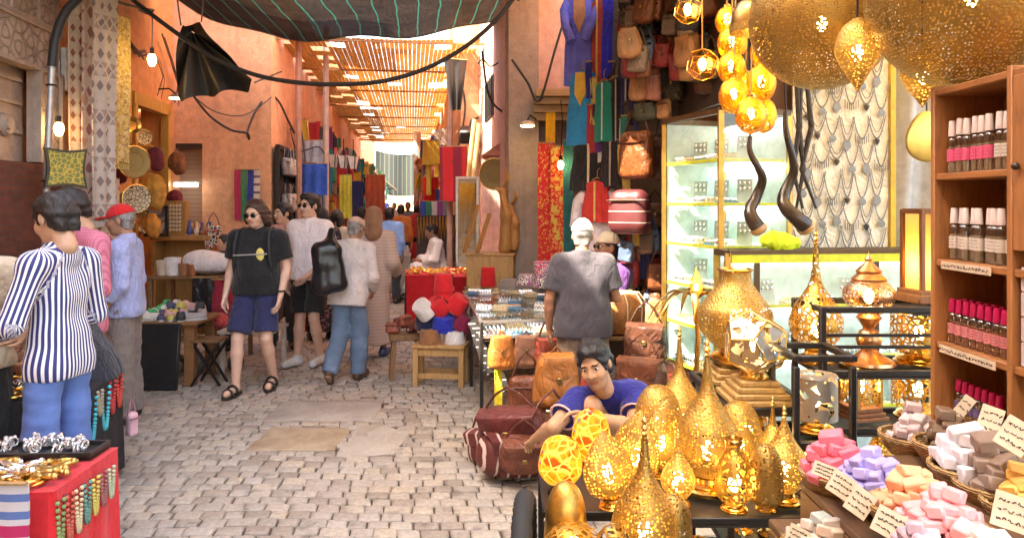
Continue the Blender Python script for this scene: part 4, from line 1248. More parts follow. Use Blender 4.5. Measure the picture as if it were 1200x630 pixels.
p.hair('short'); p.top(cloth('sky_blue_shirt', (.22, .38, .72), var=.06), sleeve=1.6, hem=-.1, e=.03); p.pants(cloth('dark_trouser', (.03, .03, .035)))
p = Person('seated man in long white gown beside the red stall', *xy(511, 12.9), -72, 1.74,
   J=dict(pel=(0, .08, .58), chest=(0, .02, .88), neck=(0, -.04, 1.06), head=(0, -.09, 1.22), hipL=(.09, .06, .55), hipR=(-.09, .06, .55), knL=(.1, -.36, .6), knR=(-.1, -.36, .58),
     anL=(.1, -.42, .13), anR=(-.1, -.5, .13), shL=(.178, .0, 1.01), shR=(-.178, .0, 1.01), elL=(.22, -.06, .74), elR=(-.22, -.08, .74), wrL=(.12, -.28, .72), wrR=(-.1, -.3, .72)),
   head=(0, 14, 0), tone=BRN, hres=.011, res=.018)
p.hair('short'); p.robe(cloth('white_gown', (.86, .80, .78), var=.05), seated=True)
b = MB(); b.box((0, .1, .26), (.4, .38, .46), bev=.02)
p = Person('man in white skullcap and grey polo shirt, back to us', *xy(683, 5.35), 178, 1.565,
   J=dict(elL=(.27, .02, 1.13), wrL=(.27, -.05, .88), elR=(-.27, -.02, 1.14), wrR=(-.15, -.26, 1.12), head=(0, -.04, 1.63)), head=(-8, 12, 0), tone=(.36, .17, .1), hairc=GREYH, wide=1.2, belly=.13, hres=.0075)
p.hair('short', vol=.005); p.kufi(cloth('white_knit', (.78, .76, .74)))
p.top(cloth('grey_polo', (.05, .044, .058), var=.1, fold=.2), sleeve=.75, hem=-.13, e=.03, flare=.0, slr=.015, collar=.04)
p.pants(cloth('khaki_trouser', (.23, .165, .115)), 1.0, e=.03, straight=.02)
p = Person('shopkeeper in white cap and glasses sitting behind the leather drum', *xy(718, 6.35), -70, 1.7,
   J=dict(pel=(0, .08, .72), chest=(0, .02, 1.02), neck=(0, -.02, 1.2), head=(0, -.06, 1.36), hipL=(.09, .06, .7), hipR=(-.09, .06, .7), knL=(.1, -.34, .66), knR=(-.1, -.34, .66), anL=(.1, -.34, .2), anR=(-.1, -.34, .2),
     shL=(.178, .0, 1.15), shR=(-.178, .0, 1.15), elL=(.22, -.06, .88), elR=(-.22, -.08, .88), wrL=(.12, -.28, .86), wrR=(-.1, -.3, .86)), tone=BRN, hres=.009, res=.018)
p.hair('short', vol=.004); p.kufi(cloth('cream_knit', (.7, .6, .45))); p.robe(cloth('purple_robe', (.09, .03, .16)), seated=True); p.glasses()
gz = lambda v, z: Vector((v[0], v[1], z))
p = Person('young man in royal blue football shirt squatting by the lanterns', .55, 4.3, 6, 1.8,
   Jw=dict(head=at(697, 428, 4.08), neck=at(709, 459, 4.2), chest=at(721, 480, 4.3), pel=at(737, 533, 4.5), shR=at(676, 470, 4.15), elR=at(649, 500, 3.97), wrR=at(628, 513, 4.2),
     shL=at(747, 463, 4.2), elL=at(742, 500, 3.98), wrL=at(694, 488, 3.93), hipR=(.63, 4.42, .24), hipL=(.80, 4.45, .24), knR=(.44, 4.1, .58), knL=(.82, 4.03, .55), anR=(.47, 4.22, .085), anL=(.76, 4.2, .085)),
   head=(-26, 12, -14), tone=(.5, .28, .16), hairc=(.012, .01, .012), res=.011, hres=.0062, palm=((.3, -.3, -1), (.3, 0, -1)), curl=(.6, .5))
p.hair('quiff', vol=.016)
p.top(cloth('royal_blue_shirt', (.012, .014, .19), var=.12), sleeve=.62, hem=-.02, e=.022, slr=.012)
p.pants(denim('pale_denim', (.25, .33, .58)), 1.0, e=.02, name='jeans')
j = p.J
for d in 'LR':
 q = j['sh' + d] + (j['el' + d] - j['sh' + d]) * .62; dr = nrm(j['el' + d] - j['sh' + d]); x = nrm(np.cross(dr, A((0, 1, .2)))); y = np.cross(dr, x)
 b = MB(); b.tube([q + (x * math.cos(a) + y * math.sin(a)) * .077 for a in np.linspace(0, 2 * PI, 17)[:-1]], .006, 6, closed=True); p.wear('sleeve_trim', b, mat('pink_trim', (.75, .5, .5)))
for i, (px, Y, H, face, lab, kind) in enumerate([
 (263, 8.6, 1.33, -40, 'person in dark clothes sitting by the pink wall', 0), (424, 13.5, 1.62, 175, 'person in pale shirt in the crowd under the reed roof', 1),
 (434, 17, 1.68, 0, 'person in black walking towards us far down the lane', 2), (447, 20, 1.7, 180, 'person in brown jacket far down the lane', 3), (470, 16, 1.66, 178, 'person in orange top beyond the blue shirt', 4),
 (478, 22, 1.72, 0, 'person in grey near the end of the lane', 5), (489, 18, 1.66, 160, 'person in red top under the striped awning', 6), (417, 15.5, 1.7, 10, 'person in a rust coloured top by the scarves', 7),
 (462, 27, 1.7, 0, 'person in white at the far end of the lane', 8), (395, 10.6, 1.6, 170, 'person in cream headscarf behind the black bag', 9)]):
 q = Person(lab, *xy(px, Y), face, H, tone=BRN if i % 2 else TAN, hres=.014, res=.026, eyes=False)
 q.hair('long' if i in (3, 9) else 'short')
 cs = [(.02, .02, .025), (.55, .45, .42), (.015, .015, .018), (.16, .07, .04), (.65, .22, .06), (.2, .2, .22), (.5, .03, .03), (.4, .12, .06), (.75, .72, .7), (.6, .5, .38)]
 q.top(cloth('crowd_top_%d' % i, cs[i]), sleeve=1.8); q.pants(cloth('dark_trouser', (.03, .03, .035)))
BULB = emis('bulb_glow', (1, .66, .29), 5)
BULBW = emis('white_tube', (.93, 1, 1), 1.4)
PB1 = pierced('pierced_brass', (.56, .36, .11), 96, .37, .5, sheer=.14); PB2 = pierced('pierced_brass_fine', (.58, .38, .12), 112, .36, .5, sheer=.14)
LACE = pierced('lace_brass', (.56, .33, .08), 42, .13, .4, kind='lace', sheer=.12); SWIRL = pierced('swirl_brass', (.46, .42, .36), 13, .53, .6, kind='noise')
PBD = pierced('pierced_bronze', (.50, .31, .09), 100, .38, .45, sheer=.14)
def bulb(t, z, r=.021, x=0, y=0):
 b = MB(); b.lathe([(0, r * 2.6), (r * .7, r * 2.2), (r, r * 1.2), (r * .8, r * .3), (r * .45, -r * .4), (.0, -r * .45)], 10, (x, y, z)); return b.build('bulb', BULB, t)
def foot(t, r, h, m=None, name='base'):
 b = MB(); b.lathe([(0, 0), (r, 0), (r, h * .18), (r * .86, h * .3), (r * .9, h * .42), (r * .62, h * .6), (r * .55, h * .8), (r * .66, h), (0, h)], 28); return b.build(name, m or brass(), t)
def spline(pts, n):
 """smooth profile through (r,z) points"""
 out = []
 P = [pts[0]] + list(pts) + [pts[-1]]
 for i in range(1, len(P) - 2):
  for k in range(n):
   u = k / n; a, b_, c, d = P[i - 1:i + 3]
   out.append(tuple(.5 * (2 * b_[q] + (c[q] - a[q]) * u + (2 * a[q] - 5 * b_[q] + 4 * c[q] - d[q]) * u * u + (3 * b_[q] - a[q] - 3 * c[q] + d[q]) * u ** 3) for q in (0, 1)))
 out.append(tuple(pts[-1]))
 return [(max(0, r), z) for r, z in out]
LG = 'brass lanterns on the iron stands'
def lantern(pos, label, r, h, kind='tear', m=None, name='brass_lantern', lit=True, bz=None, group=LG, rz=0):
 t = thing(name, label, 'lantern', pos, rz, group)
 m = m or PB1
 bh = r * .55
 if kind == 'tear':
  foot(t, r * .72, bh)
  pr = spline([(r * .52, bh * .98), (r * .9, bh + r * .5), (r, bh + r * .95), (r * .84, bh + r * 1.55), (r * .45, bh + r * 2.15), (r * .2, bh + r * 2.7), (r * .07, bh + (h - bh) * .9)], 6)
  b = MB(); b.lathe(pr, 36); b.build('shade', m, t)
  z = pr[-1][1]; b = MB(); b.lathe([(.0, z - .01), (r * .11, z), (r * .05, z + r * .06), (r * .12, z + r * .16), (r * .05, z + r * .26), (r * .09, z + r * .34), (0, z + r * .6)], 10); b.build('finial', brass(), t)
 elif kind == 'vase':
  foot(t, r * .7, bh * .7)
  pr = spline([(r * .55, bh * .68), (r * .93, bh * .7 + r * .4), (r, bh * .7 + r * .95), (r * .82, h * .66), (r * .48, h * .85), (r * .43, h)], 6)
  b = MB(); b.lathe(pr, 36); b.build('shade', m, t)
  b = MB(); b.lathe([(r * .44, h - .008), (r * .5, h), (r * .44, h + .006), (r * .40, h - .004)], 28); b.build('rim', brass(), t)
 elif kind == 'dome':
  foot(t, r * .6, bh * .5)
  pr = spline([(r * .5, bh * .48), (r * .92, bh * .5 + r * .35), (r, bh * .5 + r * .8), (r * .86, h * .72), (r * .5, h * .94), (.0, h)], 6)
  b = MB(); b.lathe(pr, 36); b.build('shade', m, t)
 elif kind == 'globe':
  b = MB(); b.ball((0, 0, 0), (r, r, r), 48, 28); b.build('shade', m, t)
  b = MB(); b.lathe([(r * .18, r * .975), (r * .2, r * 1.0), (r * .1, r * 1.04), (.012, r * 1.1), (0, r * 1.1)], 16); b.build('cap', brass(), t)
  b = MB(); b.tube([(0, 0, r * 1.08), (0, 0, r * 1.08 + h)], .006, 6); b.build('cord', iron(), t)
 elif kind == 'drop':
  pr = spline([(0, -h * .5), (r * .35, -h * .33), (r * .9, -h * .05), (r, h * .12), (r * .75, h * .36), (r * .2, h * .5)], 6)
  b = MB(); b.lathe(pr, 32); b.build('shade', m, t)
  b = MB(); b.tube([(0, 0, h * .5), (0, 0, h * .5 + .5)], .004, 6); b.build('cord', iron(), t)
 elif kind == 'egg':
  b = MB(); b.lathe(spline([(0, -h * .5), (r * .7, -h * .36), (r, -.02 * h), (r * .8, h * .32), (r * .3, h * .5)], 5), 24); b.build('shade', m, t)
  b = MB(); b.lathe([(r * .32, h * .49), (r * .3, h * .56), (r * .12, h * .62), (0, h * .62)], 12); b.build('cap', brass(), t)
  b = MB(); b.tube([(0, 0, h * .6), (.01, 0, h * .6 + .45), (0, 0, h * .6 + 1.0)], .0035, 6); b.build('cord', mat('gold_cord', (.5, .3, .1)), t)
 if lit: bulb(t, bz if bz is not None else (bh + r * .5 if kind in ('tear', 'vase', 'dome') else -r * .15))
 return t
lantern(at(963, 22, 3.0), 'huge pierced brass globe hanging over the necklace board', .285, .6, 'globe', PBD, 'globe_lantern', group='hanging lanterns')
lantern(at(1138, -12, 2.45), 'huge pierced brass globe hanging above the perfume shelves', .325, .5, 'globe', PBD, 'globe_lantern', group='hanging lanterns')
lantern(at(1052, -35, 3.3), 'brass globe lantern half hidden between the two huge globes', .24, .5, 'globe', PBD, 'globe_lantern', group='hanging lanterns')
lantern(at(1005, 65, 2.62), 'ribbed gold drop lantern hanging in front of the huge globe', .075, .26, 'drop', PB2, 'drop_lantern', group='hanging lanterns')
lantern(at(1081, 92, 2.75), 'pointed brass drop lantern hanging left of the perfume shelves', .075, .22, 'drop', PB1, 'drop_lantern', group='hanging lanterns')
EG = pierced('pierced_gold_egg', (.95, .50, .05), 190, .30)
for px, py, Y, r, h, lab in [(852, 25, 3.9, .062, .15, 'amber egg lantern topmost of the hanging cluster'), (858, 51, 3.8, .075, .17, 'amber egg lantern second from the top of the cluster'), (857, 80, 3.75, .07, .16, 'amber egg lantern in the middle of the cluster'),
        (893, 62, 3.9, .062, .17, 'amber egg lantern hanging apart, right of the cluster top'), (874, 104, 3.9, .06, .16, 'amber egg lantern tucked behind the lower pair'), (860, 113, 3.7, .075, .18, 'amber egg lantern at the lower left of the cluster'),
        (892, 98, 3.7, .072, .19, 'amber egg lantern at the right side of the cluster'), (880, 136, 3.6, .075, .18, 'amber egg lantern lowest of the cluster'), (895, 136, 3.8, .065, .18, 'amber egg lantern half behind the lowest one')]:
 lantern(at(px, py, Y), lab, r, h, 'egg', EG, 'egg_lantern', group='egg lanterns in the hanging cluster')
def dodeca(r):
 g = (1 + 5 ** .5) / 2
 v = [(x, y, z) for x in (-1, 1) for y in (-1, 1) for z in (-1, 1)]
 for a in (-1, 1):
  for c in (-1, 1): v += [(0, a / g, c * g), (a / g, c * g, 0), (a * g, 0, c / g)]
 V = [Vector(q) * r / 3 ** .5 for q in v]
 bm = bmesh.new(); vv = [bm.verts.new(q) for q in V]
 rs = bmesh.ops.convex_hull(bm, input=vv)
 bmesh.ops.dissolve_limit(bm, angle_limit=.05, verts=bm.verts, edges=bm.edges)
 bm.verts.index_update()
 return [q.co.copy() for q in bm.verts], [[q.index for q in f.verts] for f in bm.faces]
DV, DF = dodeca(1.0)
def dodeca_lantern(pos, r, label, hang=True, rot=(.3, .2, .5), m=None):
 t = thing('faceted_lantern', label, 'lantern', pos, 0, 'faceted glass lanterns')
 M_ = Matrix.Rotation(rot[0], 3, 'X') @ Matrix.Rotation(rot[1], 3, 'Y') @ Matrix.Rotation(rot[2], 3, 'Z')
 V = [M_ @ q * r for q in DV]
 b = MB(); b.add(V, DF); b.build('pane', m or glass('amber_pane', (1, .72, .3), .08, .6), t, smooth=0)
 b = MB(); done = set()
 for f in DF:
  for i in range(len(f)):
   e = tuple(sorted((f[i], f[(i + 1) % len(f)])))
   if e not in done: done.add(e); b.tube([V[e[0]], V[e[1]]], r * .028, 6)
 b.build('frame', brass(), t)
 if hang:
  b = MB(); b.tube([(0, 0, r * .95), (0, 0, r + .5)], .004, 6); b.build('cord', mat('gold_cord', (.5, .3, .1)), t)
 bulb(t, -.02, .022); return t
dodeca_lantern(at(806, 12, 3.9), .075, 'faceted amber glass lantern hanging at the top beside the leather bags')
dodeca_lantern(at(823, 76, 3.9), .085, 'faceted amber glass lantern hanging below the white rucksack')
t = thing('bowl_lantern', 'upturned brass bowl lantern hanging beside the huge globe', 'lantern', at(884, 24, 3.3), 0, 'hanging lanterns')
b = MB(); b.lathe([(.105, -.02), (.10, .03), (.075, .075), (.03, .1), (0, .104)], 28); b.build('shade', mat('dark_brass', (.35, .22, .07), .3, 1.0), t)
b = MB(); b.lathe([(.108, -.055), (.11, -.02), (.104, -.02), (.102, -.055)], 28); b.build('rim', PB2, t); bulb(t, -.02)
b = MB(); b.tube([(0, 0, .1), (0, 0, .6)], .004, 6); b.build('cord', iron(), t)
t = thing('hanging_tray', 'plain gold leaf shaped tray hanging beside the perfume shelves', 'tray', at(1086, 160, 2.9), .2)
b = MB(); b.prism([(.085 * math.cos(a) * (1.1 - .25 * math.sin(a)), .10 * math.sin(a)) for a in np.linspace(0, 2 * PI, 25)[:-1]], .012, bev=.008); b.build('tray', mat('plain_gold', (.62, .44, .12), .35, 1.0), t)
b = MB(); b.tube([(0, 0, .09), (0, 0, .45)], .003, 6); b.build('cord', iron(), t)
def iron_table(label, x0, x1, y0, y1, z, low=None, t_=.022, rz=0, name='iron_table', board=True):
 t = thing(name, label, 'iron stand', ((x0 + x1) / 2, (y0 + y1) / 2, 0), rz); hx, hy = (x1 - x0) / 2, (y1 - y0) / 2
 for sx in (-1, 1):
  for sy in (-1, 1):
   b = MB(); b.box((sx * (hx - t_ / 2), sy * (hy - t_ / 2), z / 2 - .02), (t_, t_, z - .04), bev=.003); b.build('leg', iron(), t)
 b = MB()
 for zz in [z] + ([low] if low else []):
  for sx in (-1, 1): b.box((sx * (hx - t_ / 2), 0, zz - t_ / 2), (t_ + .004, hy * 2, t_), bev=.003)
  for sy in (-1, 1): b.box((0, sy * (hy - t_ / 2), zz - t_ / 2), (hx * 2 - t_ * 2, t_ + .004, t_), bev=.003)
  b.build('frame', iron(), t); b = MB()
 for zz in ([z] if board else []) + ([low] if low else []):
  b = MB(); b.box((0, 0, zz - t_ - .006), (hx * 2 - .01, hy * 2 - .01, .01)); b.build('shelf', mat('dark_board', (.035, .024, .018), .5), t)
 return t
T1 = .735
iron_table('low black iron table crowded with teardrop lanterns', .47, .98, 2.28, 3.12, T1, .3)
iron_table('black iron table in front holding the nearest teardrop lantern', .06, .58, 1.93, 2.26, .65, .3)
iron_table('small black iron table under the orange painted lamps', .10, .44, 2.34, 2.86, .73, .2)
lantern((.657, 2.5, T1), 'tall lit teardrop lantern with pierced body on the low iron table', .108, .50, 'tear', PB1)
lantern((.665, 2.95, T1), 'tall teardrop lantern standing second from the street behind the lit one', .095, .47, 'tear', PB2)
lantern((.56, 2.85, T1), 'round pierced globe shaped lantern on the low table', .095, .27, 'dome', PB2)
lantern((.375, 2.1, .65), 'nearest lit teardrop lantern with a thin bronze spire', .094, .44, 'tear', PBD)
lantern((.155, 2.14, .65), 'smooth gold dome lantern in front, left of the nearest spire',   .064, .25, 'dome', mat('smooth_gold', (.60, .36, .09), .42, 1.0, .2, 60, .15, 120), lit=False)
lantern((.165, 1.99, .65), 'pierced yellow dome lantern at the very front edge', .10, .19, 'dome', LACE)
for i, (x, y, z, r, h, kd, lab) in enumerate([(.80, 2.62, T1, .085, .27, 'dome', 'squat pierced dome lantern right of the lit teardrop'), (.88, 2.4, T1, .075, .30, 'tear', 'small teardrop lantern at the right end of the low table'),
 (.70, 2.34, T1, .06, .22, 'vase', 'small vase lantern at the front edge of the low table'), (.80, 2.34, T1, .055, .21, 'dome', 'small dome lantern at the front edge of the low table'), (.92, 2.62, T1, .06, .28, 'tear', 'thin teardrop lantern beside the soap stand'), (.90, 2.82, T1, .07, .25, 'dome', 'dome lantern in the far right corner of the low table'), (.53, 2.37, T1, .055, .24, 'tear', 'thin teardrop lantern at the left front corner of the low table'), (.48, 2.2, .65, .055, .19, 'dome', 'little dome lantern right of the thin bronze spire'), (.62, 2.45, .30, .10, .3, 'dome', 'dome lantern on the lower shelf of the low table'), (.85, 2.42, .30, .10, .32, 'vase', 'vase lantern on the lower shelf of the low table'), (.48, 2.03, .30, .09, .28, 'dome', 'dome lantern on the lower shelf of the front table'), (.27, 1.97, .65, .06, .20, 'dome', 'little dome lantern between the yellow dome and the spire')]):
 lantern((x, y, z), lab, r, h, kd, [PB1, PB2, LACE][i % 3], lit=i % 4 != 3)
def leaf(pos, w, h, label, rz, lean):
 t = thing('leaf_lantern', label, 'lantern', pos, 0, LG, rot=(0, lean, rz))
 pr = spline([(w * .25, .03), (w * .8, h * .22), (w, h * .48), (w * .72, h * .74), (w * .28, h * .92), (0, h)], 5)
 b = MB(); b.lathe(pr, 36, sy=.5); b.build('shade', PB1, t)
 foot(t, w * .55, .035); bulb(t, h * .35); return t
leaf((.325, 2.38, .73), .085, .25, 'pointed leaf shaped pierced lantern left of the tall spire', .3, -.16)
leaf((.40, 2.50, .73), .085, .28, 'taller leaf shaped pierced lantern behind the spire', -.3, .12)
leaf((.50, 2.62, .735), .075, .28, 'slim leaf shaped pierced lantern beside the blue shirt', .2, .2)
def painted():
 t = NT('painted_skin'); v = t.coord()
 q = t.n('ShaderNodeTexVoronoi', feature='DISTANCE_TO_EDGE'); q.inputs['Scale'].default_value = 28; t.l(v, q.inputs['Vector'])
 k = t.math('LESS_THAN', q.outputs['Distance'], .07)
 n_ = t.noise(v, 16, 2, .5, 1.0)
 base = t.ramp(n_, [(.36, (.85, .30, .03)), (.5, (.95, .55, .08)), (.60, (.80, .10, .03))])
 blue = t.ramp(t.noise(v, 11, 2), [(.60, 0.0), (.62, 1.0)])
 c = t.mix(k, base, (.95, .75, .25)); c = t.mix(t.math('MULTIPLY', blue, k), c, (.02, .22, .5))
 d = t.n('ShaderNodeBsdfDiffuse'); tl = t.n('ShaderNodeBsdfTranslucent'); t.l(c, d.inputs[0]); t.l(c, tl.inputs[0])
 m1 = t.n('ShaderNodeMixShader'); m1.inputs[0].default_value = .65; t.l(d.outputs[0], m1.inputs[1]); t.l(tl.outputs[0], m1.inputs[2])
 return t.done(m1.outputs[0])
PAINT = painted()
for (x, y, z, r, h, lab) in ((.163, 2.5, .732, .072, .19, 'glowing orange painted parchment lamp nearest the bag seller'), (.29, 2.72, .732, .07, .22, 'orange painted parchment lamp behind the glowing one')):
 t = thing('painted_lamp', lab, 'lamp', (x, y, z), 0, 'painted parchment lamps')
 b = MB(); b.lathe(spline([(r * .7, .035), (r, h * .35), (r * .98, h * .6), (r * .7, h * .88), (0, h)], 5), 28); b.build('shade', PAINT, t)
 foot(t, r * .6, .03, iron()); bulb(t, h * .45, .012)
b = MB(); b.tube([(.0, 2.1 + .30 * math.cos(a), .38 + .32 * math.sin(a)) for a in np.linspace(0, 2 * PI, 40)[:-1]], .028, 10, closed=True)
t = thing('cart_wheel', 'black ribbed cart wheel standing at the lantern stall edge', 'wheel', (.035, 2.2, .12))
b = MB(); b.tube([(.02 * math.cos(a), .27 * math.cos(a), .36 + .33 * math.sin(a)) for a in np.linspace(0, 2 * PI, 48)[:-1]], .03, 10, closed=True)
for k in range(48):
 a = 2 * PI * k / 48; b.tube([(.02 * math.cos(a) + .031 * s_, .27 * math.cos(a), .36 + .33 * math.sin(a)) for s_ in (-1, 1)], .006, 5)
b.build('tyre', mat('rubber', (.02, .02, .02), .75), t)
b = MB(); b.tube([(.02 * math.cos(a), .235 * math.cos(a), .36 + .29 * math.sin(a)) for a in np.linspace(0, 2 * PI, 40)[:-1]], .014, 8, closed=True)
for k in range(8):
 a = PI * k / 4; b.tube([(0, 0, .36), (.02 * math.cos(a), .235 * math.cos(a), .36 + .29 * math.sin(a))], .008, 6)
b.build('rim', wood_mat('tan_wood', (.40, .24, .10)), t)
T2 = .945
iron_table('tall black iron table holding the vase and faceted lanterns', .80, 1.13, 2.74, 3.34, T2, .42)
def pedestal(pos, label, w=.24, steps=4, h=.085, m=None):
 b = MB()
 for k in range(steps): b.box((0, 0, h * (k + .5) / steps), (w * (1 - .13 * k), w * (1 - .13 * k), h / steps - .001), bev=.004)
 b.v = [(q[0] + pos[0], q[1] + pos[1], q[2] + pos[2]) for q in b.v]
 return tag(b.build('lamp_plinth', m or wood_mat('gold_wood', (.42, .25, .08))), label, 'plinth', 'stepped wooden plinths')
pedestal((.935, 2.86, T2), 'stepped wooden plinth under the faceted lantern'); pedestal((.955, 3.18, T2), 'stepped wooden plinth under the vase lantern')
lantern((.955, 3.18, T2 + .085), 'big vase shaped pierced brass lantern on a wooden plinth', .155, .385, 'vase', PB1)
t = dodeca_lantern((.935, 2.86, T2 + .215), .128, 'faceted silver swirl lantern on a stepped plinth', False, (.36, .0, .4), SWIRL)
b = MB(); b.lathe([(.06, -.13), (.062, -.118), (.05, -.1), (0, -.1)], 20); b.build('base', brass(), t)
t = thing('palm_lamp', 'gold metal palm leaves with a flame shaped lamp', 'lamp', at(816, 440, 3.75)); h = at(816, 350, 3.75).z - t.location.z
b = MB(); b.tube([(0, 0, 0), (.01, 0, h * .5), (0, 0, h)], .014, 8); b.build('stem', brass(), t)
for k in range(9):
 a = 2 * PI * k / 9 + .3; L = .2 + .04 * (k % 3); u = Vector((math.cos(a), math.sin(a) * .7, 0)); s_ = Vector((-u.y, u.x, 0))
 b = MB()
 def fr(i, j, u=u, s_=s_, L=L):
  q = u * L * i + Vector((0, 0, h + .09 * math.sin(i * 2.4) - .16 * i * i)); return q + s_ * (j - .5) * .05 * math.sin(PI * min(1, i * .93 + .06)) + Vector((0, 0, -.012 * abs(j - .5)))
 b.sheet(fr, 8, 2, .002); b.build('leaf', brass(), t)
b = MB(); b.lathe(spline([(.012, h), (.032, h + .05), (.028, h + .09), (0, h + .16)], 5), 16); b.build('shade', pierced('flame_gold', (.95, .6, .12), 200, .45), t); bulb(t, h + .045, .012)
RX0, RX1 = at(948, 0, 3.0).x, at(1108, 0, 3.0).x
t = thing('lamp_rack', 'long stepped black iron rack full of lit lamps', 'iron rack', ((RX0 + RX1) / 2, 3.0, 0)); hw = (RX1 - RX0) / 2
ZR = [1.30, 1.055, .835, .56, .3]
for sx in (-1, 1):
 for y in (-.13, .15):
  b = MB(); b.box((sx * hw, y, .65 if y > 0 else .65), (.024, .024, 1.3), bev=.003); b.build('leg', iron(), t)
for i, z in enumerate(ZR):
 b = MB()
 for y in (-.13, .15): b.box((0, y, z - .012), (2 * hw - .026, .022, .024), bev=.003)
 for sx in (-1, 1): b.box((sx * hw, .01, z - .012), (.02, .256, .022), bev=.003)
 b.build('rail', iron(), t)
 if i: b = MB(); b.box((0, .01, z - .03), (2 * hw - .03, .3, .008)); b.build('shelf', mat('dark_board', (.035, .024, .018), .5), t)
b = MB(); b.box((0.2, .01, 1.3 - .03), (2 * hw * .42, .3, .008)); b.build('shelf', mat('dark_board', (.035, .024, .018), .5), t)
b = MB()
for z in (1.19, 1.145): b.box((0, -.131, z), (2 * hw - .026, .012, .012))
b.build('guard_rail', iron(), t)
RKG = 'lit lamps on the long rack'
xr = lambda px, Y=3.0: at(px, 0, Y).x
iron_table('lower black iron step standing before the left end of the rack', xr(928, 2.6), xr(928, 2.6) + .22, 2.58, 2.84, 1.17, .87, board=False)
def copper_lamp(pos, label, s=1.0):
 t = thing('copper_lamp', label, 'lamp', pos, 0, 'lit lamps on the long rack')
 m = copper()
 b = MB(); b.lathe([(q[0] * s, q[1] * s) for q in [(0, 0), (.10, 0), (.095, .012), (.06, .03), (.03, .055), (.045, .075), (.05, .1), (.035, .13), (.02, .14), (.034, .165), (.05, .185), (.03, .2), (0, .2)]], 28); b.build('base', m, t)
 b = MB(); b.lathe(spline([(.045 * s, .195 * s), (.07 * s, .22 * s), (.098 * s, .26 * s), (.095 * s, .30 * s), (.06 * s, .335 * s)], 5), 32); b.build('shade', pierced('pierced_copper', (.70, .40, .2), 70, .12, kind='lace'), t)
 b = MB(); b.lathe([(q[0] * s, q[1] * s) for q in [(.065, .33), (.068, .34), (.045, .36), (.05, .372), (.025, .395), (.012, .41), (.016, .42), (.004, .435), (0, .455)]], 20); b.build('finial', m, t)
 bulb(t, .25 * s, .02)
copper_lamp((xr(1018), 3.0, 1.055), 'copper oriental table lamp with domed lid on the rack', 1.0)
lantern((xr(956, 3.02), 3.02, 1.055), 'tall cone topped teardrop lantern at the left end of the rack', .105, .53, 'tear', LACE, group=RKG)
def drum_lamp(px, z, r, h, label, m, Y=3.0):
 t = thing('drum_lamp', label, 'lamp', (xr(px, Y), Y, z), 0, RKG); foot(t, r * .9, .05)
 b = MB(); b.lathe([(r, .05), (r * 1.02, .052), (r, .06), (r, .05 + h), (r * 1.03, .052 + h), (r * .98, .06 + h), (r * .4, .062 + h)], 36); b.build('shade', m, t); bulb(t, .05 + h * .35); return t
drum_lamp(1078, 1.055, .11, .15, 'wide drum lamp of lacy gold on the rack shelf below the wooden lamp', LACE)
drum_lamp(1076, .835, .10, .125, 'low drum lamp of lacy gold on the third shelf', LACE)
drum_lamp(956, .87, .075, .15, 'drum lamp with scrolled brass on the step before the rack', SWIRL, 2.7)
def box_lantern(px, z, w, h, label, m, Y=3.0):
 t = thing('box_lantern', label, 'lantern', (xr(px, Y), Y, z), .25, RKG)
 b = MB()
 for k in range(3): b.box((0, 0, .01 + .016 * k), (w * (1.45 - .16 * k), w * (1.45 - .16 * k), .015), bev=.003)
 b.build('base', wood_mat('red_wood', (.25, .10, .04)), t)
 b = MB()
 for q in range(4):
  M_ = Matrix.Rotation(q * PI / 2, 4, 'Z'); b.M = M_; b.add([(-w / 2 + .008, -w / 2, .06), (w / 2 - .008, -w / 2, .06), (w / 2 - .008, -w / 2, .05 + h), (-w / 2 + .008, -w / 2, .05 + h)], [(0, 1, 2, 3)])
 b.build('pane', m, t)
 b = MB()
 for sx in (-1, 1):
  for sy in (-1, 1): b.box((sx * w / 2, sy * w / 2, .05 + h / 2), (.014, .014, h))
 b.box((0, 0, .055 + h), (w * 1.12, w * 1.12, .02), bev=.004); b.build('frame', brass(), t); bulb(t, .05 + h * .4)
box_lantern(1008, .835, .105, .15, 'square lantern of lacy brass on a red wooden base', LACE)
for i, (px, z, Y) in enumerate([(940, .56, 3.05), (985, .56, 3.05), (1035, .56, 3.0), (905, .62, 3.3), (950, .3, 3.0), (1000, .3, 3.0), (885, .52, 3.1), (870, .42, 2.9), (915, .30, 2.9)]):
 lantern((xr(px, Y), Y, z if i not in (3, 6, 8) else 0.42), ['small teardrop lantern at the left of the fourth rack shelf', 'small teardrop lantern in the middle of the fourth rack shelf', 'small teardrop lantern at the right of the fourth rack shelf', 'lit lantern deep between the two iron stands',
   'lit lantern on the lowest rack shelf at the left', 'lit lantern on the lowest rack shelf beside the soaps', 'lit lantern under the tall iron table, rear', 'lit lantern under the tall iron table, front', 'lit lantern on the ground behind the trailing cables'][i], .065, .24, 'dome' if i % 2 else 'vase', [PB1, LACE, PB2][i % 3], group=RKG)
t = thing('wooden_lamp', 'square wooden framed lamp with a glowing amber shade', 'lamp', (xr(1088), 3.0, 1.30), .12)
b = MB(); b.box((0, 0, .02), (.2, .17, .035), bev=.004); b.box((0, 0, .045), (.175, .15, .02), bev=.003)
for sx in (-1, 1):
 for sy in (-1, 1): b.box((sx * .07, sy * .06, .21), (.018, .018, .33), bev=.002)
for sy in (-1, 1): b.box((0, sy * .06, .368), (.122, .018, .02))
for sx in (-1, 1): b.box((sx * .07, 0, .368), (.018, .102, .02))
b.build('frame', wood_mat('red_brown_wood', (.26, .11, .04), (8, 8, 1)), t)
